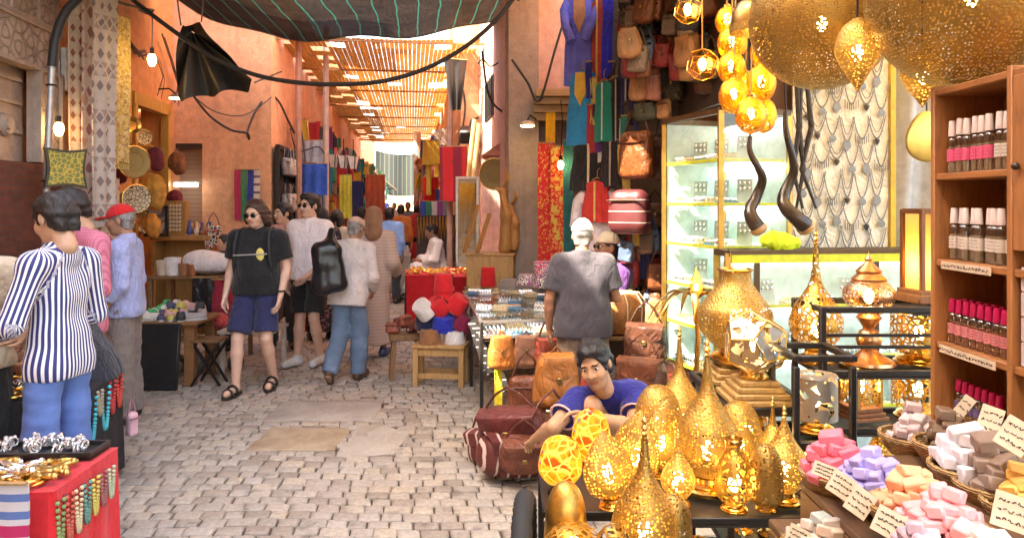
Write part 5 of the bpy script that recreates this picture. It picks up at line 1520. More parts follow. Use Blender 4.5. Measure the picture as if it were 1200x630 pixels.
def paper():
 q = NT('amber_paper'); tl = q.n('ShaderNodeBsdfTranslucent'); d = q.n('ShaderNodeBsdfDiffuse'); mx = q.n('ShaderNodeMixShader'); mx.inputs[0].default_value = .75
 for n_ in (tl, d): n_.inputs[0].default_value = (.95, .68, .26, 1)
 q.l(d.outputs[0], mx.inputs[1]); q.l(tl.outputs[0], mx.inputs[2]); return q.done(mx.outputs[0])
b = MB(); b.M = Matrix.Identity(4)
for q in range(4):
 w_ = (.061, .052) if q % 2 == 0 else (.052, .061); b.M = Matrix.Rotation(q * PI / 2, 4, 'Z'); b.add([(-w_[0], -w_[1] - .004, .056), (w_[0], -w_[1] - .004, .056), (w_[0], -w_[1] - .004, .358), (-w_[0], -w_[1] - .004, .358)], [(0, 1, 2, 3)])
b.build('shade', paper(), t); bulb(t, .12, .028)
for i, pts in enumerate([[(.80, 2.9, .75), (.84, 2.75, .5), (.9, 2.7, .35), (.98, 2.72, .2), (1.0, 2.75, .02)], [(.99, 2.9, .9), (1.02, 2.72, .7), (1.0, 2.66, .45), (1.05, 2.62, .25), (1.07, 2.6, .02)], [(.9, 2.8, .4), (.97, 2.66, .52), (1.02, 2.64, .36), (1.1, 2.6, .5)]]):
 b = MB(); b.tube(spline3(pts) if 'spline3' in globals() else pts, .006, 6)
 tag(b.build('lamp_cable', mat('white_cable', (.6, .52, .42))), ['pale cable hanging from the low lantern table', 'pale cable dropping from the tall iron table to the ground', 'pale cable looped between the two iron tables'][i], 'cable', 'lamp cables')
SW = wood_mat('shelf_wood', (.34, .135, .04), (8, 1, 8)); SWV = wood_mat('shelf_wood_upright', (.36, .145, .045), (8, 8, 1))
X0, X1, YA, YB, YC = 1.375, 1.60, 1.62, 2.055, 2.43
SZ = [2.07, 1.797, 1.52, 1.253, 1.015]
t = thing('shelf_unit', 'brown wooden shelf unit stocked with perfume bottles', 'shelves', ((X0 + X1) / 2, 2.0, 0))
b = MB()
for y in (YC, YB, YA): b.box(((X0 + X1) / 2, y, 1.3 if y > 1.7 else 1.3), (X1 - X0, .022, 1.56), bev=.003)
b.build('upright', SWV, t, True)
for z in SZ + [.54]:
 for a, c in ((YB, YC), (YA, YB)):
  b = MB(); b.box(((X0 + X1) / 2 + .003, (a + c) / 2, z - .012), (X1 - X0 - .006, c - a - .024, .022), bev=.003); b.build('shelf', SW, t, True)
b = MB(); b.box((X1 + .006, (YA + YC) / 2, 1.3), (.01, YC - YA, 1.56)); b.build('back_panel', SW, t, True)
b = MB(); b.box((X0 + .008, (YA + YB) / 2, 1.81), (.016, YB - YA - .03, .48), bev=.003); d_ = b.build('door', SWV, t, True)
b = MB(); c = parent_matrix(t); b.ball((X0 - .012, YB - .045, 1.80), .011, 10, 8); b.v = [(q[0] - t.location.x, q[1] - t.location.y, q[2] - t.location.z) for q in b.v]; b.build('knob', mat('dark_knob', (.05, .03, .02), .3), d_)
def squiggle(b, x0, x1, z, h, y, n=9, rs=None, w=.0012):
 """a line of hand-written strokes in the xz plane"""
 rs = rs or R; x = x0
 while x < x1:
  L = rs.uniform(.5, 1.3) * h
  pts = [(x + L * k / 5, y, z + h * rs.uniform(-.5, .5) * (1 if k % 2 else .5)) for k in range(6)]
  b.tube(pts, w, 4); x += L + h * .35
CL = glass('clear_glass', (.95, .93, .88), .03, .5)
LIQ = mat('pale_liquid', (.80, .66, .50), .1, bump=0, Transmission_Weight=.75, IOR=1.33)
def bottle(x, y, z, h, cap, labm, label, group, r=.0155, ink=True, liquid=None):
 t = thing('perfume_bottle', label, 'bottle', (x, y, z), R.uniform(-.3, .3), group)
 b = MB(); b.lathe([(0, 0), (r, .001), (r, h * .60), (r * .8, h * .66), (r * .45, h * .69), (r * .45, h * .72), (0, h * .72)], 14); b.build('glass_body', CL, t)
 b = MB(); b.lathe([(0, .003), (r * .86, .003), (r * .86, h * .5), (0, h * .5)], 12); b.build('liquid', liquid or LIQ, t)
 b = MB(); b.lathe([(r * .8, h * .70), (r * .82, h * .72), (r * .66, h * .98), (r * .6, h), (0, h)], 14); b.build('cap', cap, t)
 b = MB()
 n = 14
 b.lathe([(r * 1.03, h * .22), (r * 1.03, h * .45)], 14); lb = b.build('label', labm, t)
 if ink:
  b = MB()
  for k in range(3): squiggle(b, -r * .6, r * .6, h * (.28 + .06 * k), h * .03, 0, w=.0006)
  b.v = [(-math.cos(q[0] / r) * r * 1.06, math.sin(q[0] / r) * r * 1.06, q[2]) for q in b.v]; b.build('print', mat('ink', (.03, .03, .03)), lb)
 return t
WC = mat('white_cap', (.72, .62, .60), .4, bump=0); PL = mat('pink_label', (.72, .10, .22), .5, bump=0); WL = mat('white_label', (.62, .56, .50), .5, bump=0); MC = mat('magenta_cap', (.50, .008, .09), .3, bump=0)
G1, G2, G3, G4 = 'perfume bottles on the top shelf', 'perfume bottles on the second shelf', 'magenta capped bottles on the third shelf', 'magenta capped bottles behind the soaps'
for k in range(9):
 y = YC - .042 - k * .037 - (.012 if k > 5 else 0); x = X0 + .045 + R.uniform(-.006, .006)
 bottle(x, y, SZ[1], .168 + R.uniform(-.003, .003), WC, PL if k < 6 else WL, 'pink labelled perfume bottle with white cap on the top shelf' if k < 6 else 'white labelled perfume bottle at the near end of the top shelf', G1)
for k in range(10):
 y = YC - .038 - k * .034; bottle(X0 + .05 + R.uniform(-.008, .008), y, SZ[2], .165, WC, WL, 'white labelled perfume bottle with white cap on the second shelf', G2)
for row in range(2):
 for k in range(9):
  y = YC - .04 - k * .0365; bottle(X0 + .045 + .04 * row, y, SZ[3], .14, MC, mat('rose_label', (.6, .2, .22), .5, bump=0), 'magenta capped rose water bottle in the ' + ('front' if row == 0 else 'back') + ' row of the third shelf', G3, ink=row == 0, liquid=mat('rose_liquid', (.75, .3, .2), .1, bump=0, Transmission_Weight=.75, IOR=1.33))
for k in range(7):
 bottle(X0 + .06, YC - .05 - k * .033, SZ[4], .12, MC, mat('violet_label', (.12, .08, .2), .5, bump=0), 'magenta capped bottle standing behind the soap baskets', G4, ink=False)
bottle(X0 + .05, YB + .03, SZ[4], .15, mat('grey_cap', (.12, .12, .14), .3, bump=0), mat('dark_label', (.05, .04, .05), .5, bump=0), 'dark bottle with a grey cap beside the magenta ones', None, .022, False, mat('dark_liquid', (.05, .02, .02), .1, bump=0))
def strip(y0, y1, z, label):
 t = thing('price_strip', label, 'price strip', (X0 - .004, (y0 + y1) / 2, z), 0)
 b = MB(); b.box((0, 0, 0), (.003, y1 - y0, .024)); b.build('card', mat('cream_card', (.62, .50, .36), .7), t)
 b = MB(); squiggle(b, -(y1 - y0) / 2 + .015, (y1 - y0) / 2 - .015, 0, .011, 0); b.v = [(-.0025, q[0], q[2]) for q in [(w_[0], 0, w_[2]) for w_ in b.v]]
 b2 = MB(); squiggle(b2, -(y1 - y0) / 2 + .012, (y1 - y0) / 2 - .012, 0, .012, -.0022, w=.001); b2.v = [(q[1], q[0], q[2]) for q in b2.v]; b2.build('writing', mat('ink', (.03, .03, .03)), t)
strip(YB + .07, YC - .06, SZ[2] - .016, 'long hand written price strip under the second perfume shelf')
strip(YB + .05, YC - .05, SZ[3] - .016, 'long hand written price strip under the magenta capped bottles')
for k in range(4):
 b = MB(); b.box((X0 + .05, YB - .06, SZ[3] + .035 + .068 * k), (.07, .07, .066), bev=.003)
 tag(b.build('perfume_box', mat('pale_box', (.55, .48, .5), .5)), ['pale lavender carton at the bottom of the stack on the shelf edge', 'pale lavender carton second from the bottom of the stack', 'pale lavender carton third from the bottom of the stack', 'pale lavender carton on top of the stack'][k], 'box', 'cartons stacked on the shelf')
t = thing('soap_stand', 'stepped wooden stand heaped with baskets of soap', 'market stand', (1.0, 1.7, 0))
b = MB()
for (x0, x1, z) in ((.70, .90, .84), (.80, 1.03, .93), (1.03, 1.36, 1.0)):
 b.box(((x0 + x1) / 2, 1.63, z - .011), (x1 - x0, .88 if x0 > .75 else .8, .022), bev=.004)
b.build('step', wood_mat('dark_step', (.13, .065, .03), (8, 1, 8)), t, True)
b = MB()
for x, z in ((.80, .93), (1.03, 1.0), (.70, .84)): b.box((x + .012, 1.63, z - .09), (.022, .87 if x > .75 else .79, .13), bev=.003)
b.build('riser', wood_mat('brown_step', (.20, .10, .04), (8, 1, 8)), t, True)
for x, y in ((.74, 1.25), (.74, 1.98), (1.3, 1.25), (1.3, 2.02)):
 b = MB(); b.box((x, y, .4 if x < 1 else .45), (.05, .05, .8 if x < 1 else .9), bev=.004); b.build('leg', wood_mat('brown_step', (.20, .10, .04), (8, 8, 1)), t, True)
def wicker():
 q = NT('wicker'); v = q.coord()
 wv = q.n('ShaderNodeTexWave', bands_direction='Z'); wv.inputs['Scale'].default_value = 55; wv.inputs['Distortion'].default_value = 1.5; q.l(v, wv.inputs['Vector'])
 c = q.ramp(q.noise(v, 30, 3), [(.3, (.22, .12, .045)), (.6, (.46, .29, .12)), (.75, (.30, .10, .05))])
 return q.done(q.bsdf(c, .8, 0, q.bump(wv.outputs['Fac'], .8, .004)))
WICK = wicker()
def basket(x, y, z, r, h, label, group='soap baskets'):
 t = thing('soap_basket', label, 'basket', (x, y, z), R.uniform(0, 6), group)
 b = MB(); b.lathe([(0, .0), (r * .74, 0), (r * .95, h * .6), (r, h), (r * .95, h), (r * .88, h * .55), (r * .68, .012), (0, .012)], 30); b.build('bowl', WICK, t)
 b = MB()
 for k in range(2): b.tube([((r * .985) * math.cos(a), (r * .985) * math.sin(a), h + .004 * math.sin(12 * a + k * PI)) for a in np.linspace(0, 2 * PI, 60)[:-1]], .0055, 6, closed=True)
 b.build('rim', WICK, t)
 return t
def soapm(name, col):
 return mat('soap_' + name, col, .5, 0, .14, 25, .25, 70, per=.10, Subsurface_Weight=.08)
def heap(x, y, z, r, h, col, name, n, size=(.047, .034, .025), label=None, group=None, rnd=0):
 b0 = MB(); b0.box((0, 0, 0), size, bev=.004)
 rs = random.Random(n + int(x * 1000) + rnd)
 b0.v = [(q[0] * (1 + .05 * q[2] / size[2]), q[1], q[2]) for q in b0.v]
 me = None; k = 0; lay = 0; cols = col if isinstance(col[0], tuple) else [col]
 while k < n:
  rl = r * (.80 - .21 * lay); m = max(1, int(round(n * (.46, .32, .16, .06, .03)[min(lay, 4)])))
  for i in range(m):
   if k >= n: break
   rad = rl * math.sqrt((i + .5) / m); a = i * 2.4 + lay; px_, py_ = x + rad * math.cos(a), y + rad * math.sin(a)
   pz = z + h * .75 + size[2] * (.5 + .82 * lay) - .14 * rad + rs.uniform(0, .008)
   if me is None:
    o = b0.build('soap_block', soapm(name, cols[0])); me = o.data
    me_list = [me]
    for ci, c in enumerate(cols[1:]):
     m2 = me.copy(); m2.materials.clear(); m2.materials.append(soapm(name + '_%d' % ci, c)); me_list.append(m2)
   else:
    o = bpy.data.objects.new('soap_block', me_list[k % len(me_list)]); COL.objects.link(o)
   o.location = (px_, py_, pz); o.rotation_euler = (rs.uniform(-.3, .3) + (PI / 2 if rs.random() < .2 else 0), rs.uniform(-.3, .3), rs.uniform(-.9, .9) + .4)
   s_ = rs.uniform(.9, 1.12); o.scale = (s_, s_ * rs.uniform(.9, 1.1), s_)
   tag(o, label, 'soap', group); k += 1
  lay += 1
def setup(px, py, X, r, h, n, cname, col, bl, sl, grp, size=(.048, .035, .026)):
 Y = X / ((px - CX) / F); z = EYE - (py - HY) / F * Y
 zb = z - h - .045
 basket(X, Y, zb, r, h, bl); heap(X, Y, zb, r, h, col, cname, int(n * 1.4), size, sl, grp); return X, Y, zb
setup(980, 534, .88, .095, .05, 22, 'pink', (.80, .20, .27), 'wicker basket of strong pink soap beside the lamp rack', 'strong pink soap block heaped beside the lamp rack', 'strong pink soaps', (.056, .042, .03))
setup(1026, 545, .91, .105, .05, 26, 'lilac', (.42, .38, .72), 'wicker basket of lilac soap between the pink and peach ones', 'lilac soap block heaped in the basket', 'lilac soaps')
setup(1070, 570, .90, .095, .05, 22, 'peach', (.85, .42, .24), 'wicker basket of peach soap in front of the brown ones', 'peach coloured soap block heaped in the basket', 'peach soaps')
setup(1108, 598, .90, .105, .05, 30, 'rose', (.85, .42, .44), 'big wicker basket of pale rose soap at the front', 'pale rose soap block heaped in the front basket', 'pale rose soaps')
setup(1158, 640, .91, .09, .05, 16, 'cream', (.74, .66, .58), 'wicker basket of cream white soap at the bottom edge', 'cream white soap block at the bottom edge', 'cream white soaps')
setup(965, 622, .775, .10, .05, 24, 'beige', [(.60, .46, .36), (.42, .46, .42), (.58, .50, .44)], 'wicker basket of mixed beige and grey green soap in front', 'beige or grey green soap block in the lower basket', 'mixed beige soaps')
setup(1073, 492, 1.16, .095, .05, 18, 'greyrose', [(.50, .38, .38), (.58, .50, .50)], 'wicker basket of grey rose soap nearest the lamps', 'grey rose soap block in the rear basket', 'grey rose soaps')
setup(1112, 500, 1.16, .085, .05, 14, 'darkbrown', (.16, .10, .06), 'wicker basket of dark brown soap at the back', 'dark brown soap block heaped at the back', 'dark brown soaps')
setup(1133, 526, 1.13, .085, .05, 14, 'white', (.74, .72, .76), 'wicker basket of bluish white soap in the rear row', 'bluish white soap block in the rear row', 'bluish white soaps', (.066, .05, .032))
setup(1165, 545, 1.14, .085, .05, 14, 'clay', (.24, .17, .13), 'wicker basket of clay brown soap before the dark bottle', 'clay brown soap block in the rear row', 'clay brown soaps', (.064, .046, .032))
setup(1200, 566, 1.15, .085, .05, 12, 'honey', (.72, .42, .10), 'wicker basket of honey yellow soap at the right edge', 'honey yellow soap block at the right edge', 'honey yellow soaps')
setup(1080, 640, .76, .085, .05, 14, 'mauve', (.55, .40, .46), 'wicker basket of mauve soap below the rose ones', 'mauve soap block below the rose ones', 'mauve soaps')
def card(px, py, Y, w, h, rz, lean, label, roll=0):
 t = thing('price_card', label, 'price card', at(px, py, Y), 0, 'hand written price cards', rot=(-lean, roll, rz))
 b = MB(); b.box((0, 0, 0), (w, .002, h)); b.build('card', mat('cream_card', (.62, .50, .36), .7), t)
 b = MB()
 for k in range(3): squiggle(b, -w * .38, w * .38, h * (.26 - .26 * k), h * .13, -.0018, w=.0011)
 b.build('writing', mat('ink', (.03, .03, .03)), t)
for i, (px, py, X, w, h, rz, ln, rl, lab) in enumerate([(966, 551, .80, .055, .035, -.5, .5, .25, 'small price card under the strong pink soaps'), (986, 568, .79, .055, .055, -.5, .5, .5, 'price card tilted below the lilac soaps'), (1008, 588, .785, .05, .06, -.6, .5, .5, 'price card leaning below the peach soaps'), (1042, 613, .78, .058, .055, -.5, .5, .4, 'price card in front of the pale rose soaps'),
            (1160, 493, 1.22, .05, .075, -.7, .3, .25, 'upright price card before the dark bottle'), (1128, 478, 1.24, .03, .075, -.6, .3, .6, 'narrow price card leaning left of the dark bottle'), (1190, 510, 1.10, .06, .07, -.6, .3, .5, 'price card at the right edge behind the clay soaps'), (1187, 600, 1.02, .07, .07, -.5, .3, .2, 'price card low at the right edge below the honey soaps'), (935, 628, .70, .05, .045, -.4, .4, .4, 'price card at the lower left corner of the soap stand')]):
 card(px, py, X / ((px - CX) / F), w, h, rz, ln, lab, rl)
du = Vector((-.1344, .991, 0)); dv = Vector((.991, .1344, 0)); UZ = Vector((0, 0, 1))
CW = glass('case_glass', (.93, 1, .97), .01, .35)
SILV = mat('silver', (.78, .78, .80), .22, 1.0, .2, 30, .2, 90); LIME = mat('lime_trim', (.62, .60, .05), .35, bump=0)
FR = mat('gold_frame', (.52, .33, .09), .3, .9); DFR = mat('bronze_frame', (.10, .06, .03), .35, .6); WHITE = mat('white_laminate', (.58, .68, .68), .5, bump=0)
def case(label, o, a, La, b_, Lb, z1, shelves, z0=.02, tubes=(), back=True):
 """glass case: corner o, long side a*La, depth b_*Lb"""
 t = thing('glass_case', label, 'show case', o)
 P = lambda u, v, z: (a * u + b_ * v) + UZ * z
 def beam(b, p, q, w): b.bar(p, q, w)
 b = MB(); beam(b, P(0, 0, z0), P(0, 0, z1), .035); beam(b, P(La, 0, z0), P(La, 0, z1), .03); beam(b, P(0, Lb, z0), P(0, Lb, z1), .03); beam(b, P(La, Lb, z0), P(La, Lb, z1), .03)
 b.build('post', FR, t)
 b = MB()
 for z in (z1, z0 + .02):
  for p, q in ((P(0, 0, z), P(La, 0, z)), (P(0, 0, z), P(0, Lb, z)), (P(La, 0, z), P(La, Lb, z)), (P(0, Lb, z), P(La, Lb, z))): beam(b, p, q, .038)
 b.build('rail', DFR, t)
 b = MB(); e = .02
 for (u0, v0, u1, v1) in ((e, .002, La - e, .002), (.002, e, .002, Lb - e)):
  b.add([P(u0, v0, z0 + .04), P(u1, v1, z0 + .04), P(u1, v1, z1 - .02), P(u0, v0, z1 - .02)], [(0, 1, 2, 3)])
 b.build('glass_pane', CW, t, smooth=0, recalc=False)
 if back:
  b = MB(); b.add([P(La - e, Lb - .01, z0), P(e, Lb - .01, z0), P(e, Lb - .01, z1 - .02), P(La - e, Lb - .01, z1 - .02)], [(0, 1, 2, 3)]); b.add([P(La - .012, e, z0), P(La - .012, Lb - e, z0), P(La - .012, Lb - e, z1 - .02), P(La - .012, e, z1 - .02)], [(0, 1, 2, 3)])
  b.build('back_panel', WHITE, t, smooth=0)
 for z in shelves:
  b = MB(); q = [P(.03, .03, z), P(La - .03, .03, z), P(La - .03, Lb - .03, z), P(.03, Lb - .03, z)]; b.add(q + [p - UZ * .008 for p in q], [(0, 1, 2, 3), (7, 6, 5, 4), (0, 4, 5, 1), (1, 5, 6, 2), (2, 6, 7, 3), (3, 7, 4, 0)]); s_ = b.build('shelf', mat('shelf_white', (.72, .78, .72), .3, bump=0), t, smooth=0)
  b = MB(); b.bar(P(.03, .02, z + .004), P(La - .03, .02, z + .004), .02); b.bar(P(.02, .03, z + .004), P(.02, Lb - .03, z + .004), .02); b.build('edge_trim', LIME, s_)
 for k, (p, q) in enumerate(tubes):
  b = MB(); b.tube([P(*p), P(*q)], .013, 8); b.build('light_tube', BULBW, t)
 return t, P
def jtray(pos, rz, label, grp, kind, w=.16, d=.11):
 t = thing('jewellery_tray', label, 'tray', pos, rz, grp)
 b = MB(); b.box((0, 0, .01), (w, d, .02), bev=.003); b.build('tray', mat('tray_%d' % kind, [(.7, .72, .72), (.10, .25, .4), (.62, .5, .3)][kind % 3], .6), t)
 b = MB()
 for i in range(5):
  for j in range(3):
   x, y = -w * .4 + w * .2 * i, -d * .32 + d * .32 * j
   if kind == 2: b.tube([(x + .013 * math.cos(q), y, .036 + .013 * math.sin(q)) for q in np.linspace(0, 2 * PI, 9)[:-1]], .003, 5, closed=True)
   elif kind == 1: b.ball((x, y, .03), (.012, .010, .014), 7, 5)
   else: b.lathe([(0, .02), (.014, .02), (.012, .04), (.005, .055), (0, .06)], 8, (x, y, 0))
 b.build('jewellery', SILV if kind != 2 else mat('silver_gilt', (.8, .7, .5), .25, 1.0), t); return t
def stand_card(pos, rz, label, grp, k):
 t = thing('earring_card', label, 'display card', pos, rz, grp)
 b = MB(); b.box((0, 0, .085), (.10, .006, .17), Matrix.Rotation(-.22, 3, 'X')); b.build('card', mat('velvet_card', (.50, .56, .56), .8), t)
 b = MB()
 for i in range(3):
  for j in range(4): b.ball((-.03 + .03 * i, -.012 + .0082 * j * -1 + .02, .035 + .036 * j), (.010, .005, .013), 6, 5)
 b.build('earrings', SILV, t)
du2 = Vector((-.306, .952, 0)); dv2 = Vector((.952, .306, 0)); C0 = Vector((1.35, 4.8, 0)); SHZ = [.55, .84, 1.12, 1.405, 1.69, 1.98]
t, P = case('tall lit glass case of silver jewellery with gold posts', C0, du2, .735, dv2, .53, 2.30, SHZ, tubes=[((.05, .47, z - .03), (.68, .47, z - .03)) for z in (2.27, 1.98, 1.69, 1.40, 1.12, .84)])
for i, z in enumerate(SHZ + [.06]):
 nm = ['second lowest', 'third lowest', 'middle', 'third highest', 'second highest', 'top', 'lowest'][i]
 for k in range(5):
  p = C0 + du2 * (.10 + .135 * k) + dv2 * .15 + UZ * (z + .002)
  if k % 2 == 0: stand_card(p + dv2 * .1, -.5 - .3 * (k % 2), 'pale card of silver earrings on the %s shelf of the tall case' % nm, 'earring cards in the tall case', k)
  jtray(p - dv2 * .04, .31 + PI / 2, 'tray of silver jewellery on the %s shelf of the tall case' % nm, 'jewellery trays in the tall case', (k + i) % 3, .14, .10)
O2 = Vector((1.335, 4.60, 0)); L2c = 1.75
t, P = case('low lit glass counter with a lime green top edge', O2, dv, L2c, du, .17, 1.39, [.40, .72, 1.05], tubes=[((.05, .14, z), (L2c - .05, .14, z)) for z in (1.345, 1.02, .69)])
b = MB(); b.bar(P(.02, -.012, 1.355), P(L2c - .02, -.012, 1.355), .028, .05); b.build('lime_edge', mat('lime_strip', (.55, .62, .03), .3, bump=0), t)
b = MB(); b.bar(P(.19, -.004, .05), P(.19, -.004, 1.37), .03); b.bar(P(.99, -.004, .05), P(.99, -.004, 1.37), .03); b.build('mullion', DFR, t)
for i, z in enumerate((.40, .72, 1.05)):
 for k in range(9):
  p = O2 + dv * (.12 + .18 * k) + du * .085 + UZ * (z + .002)
  (jtray if (k + i) % 3 else lambda a, b_, c, d, e: stand_card(a, b_, c, d, e))(p, -STREET * 0 + .135, 'silver jewellery display on the %s shelf of the low counter' % ('bottom', 'middle', 'top')[i], 'jewellery in the low counter', k % 3)
f_ = Field(); f_.ell((0, 0, .05), (.10, .05, .045)); f_.ell((.06, .0, .04), (.09, .045, .04)); f_.noise = [(.010, 120, 3), (.006, 220, 4)]
V, Q = f_.mesh(.008); o = mesh_obj('feather_duster', [(V, Q, 0)], mat('lime_feather', (.55, .72, .03), .8, bs=160, bump=.6)); o.location = at(909, 294, 4.66); o.scale = (1.0, .8, 1.3); tag(o, 'fluffy lime green feather duster lying on the glass counter', 'duster')
def horn(label, pts, r0, r1, turns, amp, tip, rot0=0):
 t = thing('twisted_horn', label, 'horn', pts[0], 0, 'twisted horns hanging before the glass case'); P0 = Vector(pts[0]); n = 60
 cps = [Vector(q) - P0 for q in pts]
 def C(u):
  x = u * (len(cps) - 1); i = min(int(x), len(cps) - 2); return cps[i].lerp(cps[i + 1], x - i)
 out = []; rr_ = []
 for i in range(n + 1):
  u = i / n; a = rot0 + turns * 2 * PI * u; A_ = amp * min(1, u * 2.2)
  out.append(C(u) + Vector((math.cos(a) * A_, math.sin(a) * A_ * .7, 0))); rr_.append(r0 + (r1 - r0) * u ** 1.2)
 b = MB(); b.tube(out, rr_, 12); b.build('horn', mat('dark_horn', (.035, .022, .015), .25, var=.5), t)
 b = MB(); d = (out[-1] - out[-3]).normalized(); b.tube([out[-1] - d * .012, out[-1] + d * .012, out[-1] + d * .03], [r1 * 1.06, r1 * 1.06, r1 * .7], 12); b.build('mouth', mat('pale_horn', (.45, .27, .1), .35), t)
 b = MB(); b.tube([out[0], out[0] + Vector((-.01, 0, .2)), out[0] + Vector((.01, 0, .7))], .006, 6); b.build('cord', iron(), t)
horn('twisted dark horn with a brass tip hanging left of the other', [at(879, 160, 4.3), at(882, 195, 4.3), at(890, 235, 4.3), at(886, 268, 4.3)], .012, .045, 1.35, .045, 0, 2.6)
horn('twisted dark horn hanging right beside the necklace board', [at(921, 130, 4.3), at(922, 190, 4.3), at(928, 235, 4.3), at(935, 266, 4.3)], .014, .05, 1.35, .05, 0, 3.3)
for i, (px, dx) in enumerate([(933, .02), (939, -.015), (945, .03)]):
 b = MB(); p0 = at(px, 90, 4.4); b.tube([p0, p0 + Vector((dx, 0, -.3)), p0 + Vector((-dx, .0, -.55)), p0 + Vector((dx * 2, 0, -.78))], [.014, .018, .014, .008], 8)
 tag(b.build('leather_whip', leather('black_leather', (.03, .02, .015))), ['black braided strap hanging nearest the twisted horn', 'black braided strap hanging between two others', 'black braided strap hanging nearest the necklaces'][i], 'strap', 'black braided straps')
nb0, nb1 = at(930, 0, 5.15).x, at(1042, 0, 5.15).x; zt, zb = at(0, 60, 5.15).z, at(0, 293, 5.15).z
t = thing('display_board', 'cream cloth board hung with rows of silver necklaces', 'display board', ((nb0 + nb1) / 2, 5.16, zb))
b = MB(); b.box((0, .012, (zt - zb) / 2), (nb1 - nb0, .02, zt - zb)); b.build('cloth_panel', cloth('cream_felt', (.88, .85, .75)), t)
b = MB(); b.box(((nb1 - nb0) / 2 + .02, -.01, (zt - zb) / 2), (.035, .04, zt - zb)); b.build('frame_post', mat('yellow_post', (.62, .42, .03), .4), t)
TARN = mat('tarnished_silver', (.20, .19, .18), .4, .8)
k = 0
rs = random.Random(5)
for row in range(7):
 for c in range(6):
  x = nb0 + .06 + (nb1 - nb0 - .15) / 5 * c + (.03 if row % 2 else 0); z = zt - .05 - row * .195 + rs.uniform(-.02, .02); w_ = rs.uniform(.045, .065); d = rs.uniform(.12, .2)
  t = thing('necklace', 'silver necklace in row %s of the cream board, %s' % (['one', 'two', 'three', 'four', 'five', 'six', 'seven'][row], ['nearest the whips', 'second from the whips', 'left of the middle', 'right of the middle', 'second from the yellow post', 'beside the yellow post'][c]), 'necklace', (x, 5.14, z), 0, 'necklaces on the cream board')
  pts = [(w_ * s_, 0, -d * (1 - s_ * s_)) for s_ in np.linspace(-1, 1, 15)]
  b = MB(); b.tube(pts, .004, 5)
  if (row + c) % 2: b.tube([(w_ * .8 * s_, -.003, -d * .72 * (1 - s_ * s_)) for s_ in np.linspace(-1, 1, 13)], .003, 5)
  for q in pts[3:-3]: b.ball(q, (.006, .005, .008), 6, 4)
  b.build('chain', TARN, t)
  b = MB(); kind = (row * 3 + c) % 4
  if kind == 0: b.lathe([(0, 0), (.024, .0), (.026, .004), (0, .006)], 12, (0, -.004, -d - .03), Matrix.Rotation(PI / 2, 3, 'X'))
  elif kind == 1: b.prism([(-.02, -d), (.02, -d), (.028, -d - .04), (0, -d - .07), (-.028, -d - .04)], .006)
  elif kind == 2:
   for m in range(7): b.tube([(-.045 + .015 * m, -.002, -d * (1 - ((m - 3) / 3.6) ** 2 * .35)), (-.045 + .015 * m, -.002, -d - .045 + abs(m - 3) * .006)], .003, 5)
  else: b.lathe([(0, -.05), (.016, -.03), (.02, -.01), (.006, .0)], 10, (0, 0, -d))
  b.build('pendant', TARN, t)
b = MB(); s0, s1 = at(1046, 0, 5.1).x, at(1140, 0, 5.1).x
b.sheet(lambda u, v: (s0 + (s1 - s0) * u, 5.14 + .035 * math.sin(17 * u + 2 * v) + .02 * math.sin(9 * v + 5 * u), 2.95 - 2.0 * v), 30, 16, .002)
tag(b.build('plastic_sheet', mat('grey_plastic', (.42, .44, .46), .25, bump=.4, bs=14)), 'creased grey plastic sheet hanging behind the wooden lamp', 'sheet')
t = thing('lantern_booth', 'booth over the lantern and perfume stall, its unseen cover added to block sun', 'booth', (2.2, 3.4, 0))
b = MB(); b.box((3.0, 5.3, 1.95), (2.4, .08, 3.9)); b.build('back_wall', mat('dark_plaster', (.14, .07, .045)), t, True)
b = MB(); b.box((2.5, 2.4, 3.6), (3.4, 5.7, .02)); q = NT('cream_canvas'); tl = q.n('ShaderNodeBsdfTranslucent'); d = q.n('ShaderNodeBsdfDiffuse'); mx = q.n('ShaderNodeMixShader'); mx.inputs[0].default_value = .62
for n_ in (tl, d): n_.inputs[0].default_value = (.75, .62, .44, 1)
q.l(d.outputs[0], mx.inputs[1]); q.l(tl.outputs[0], mx.inputs[2]); b.build('added_canopy', q.done(mx.outputs[0]), t, True)  # unseen cover, added against the sun; its canvas passes a soft glow
for x, y in ((4.1, 5.2), (4.1, -.3)): b = MB(); b.box((x, y, 1.9), (.08, .08, 3.8)); b.build('post', wood_mat('brown_step', (.20, .10, .04), (8, 8, 1)), t, True)
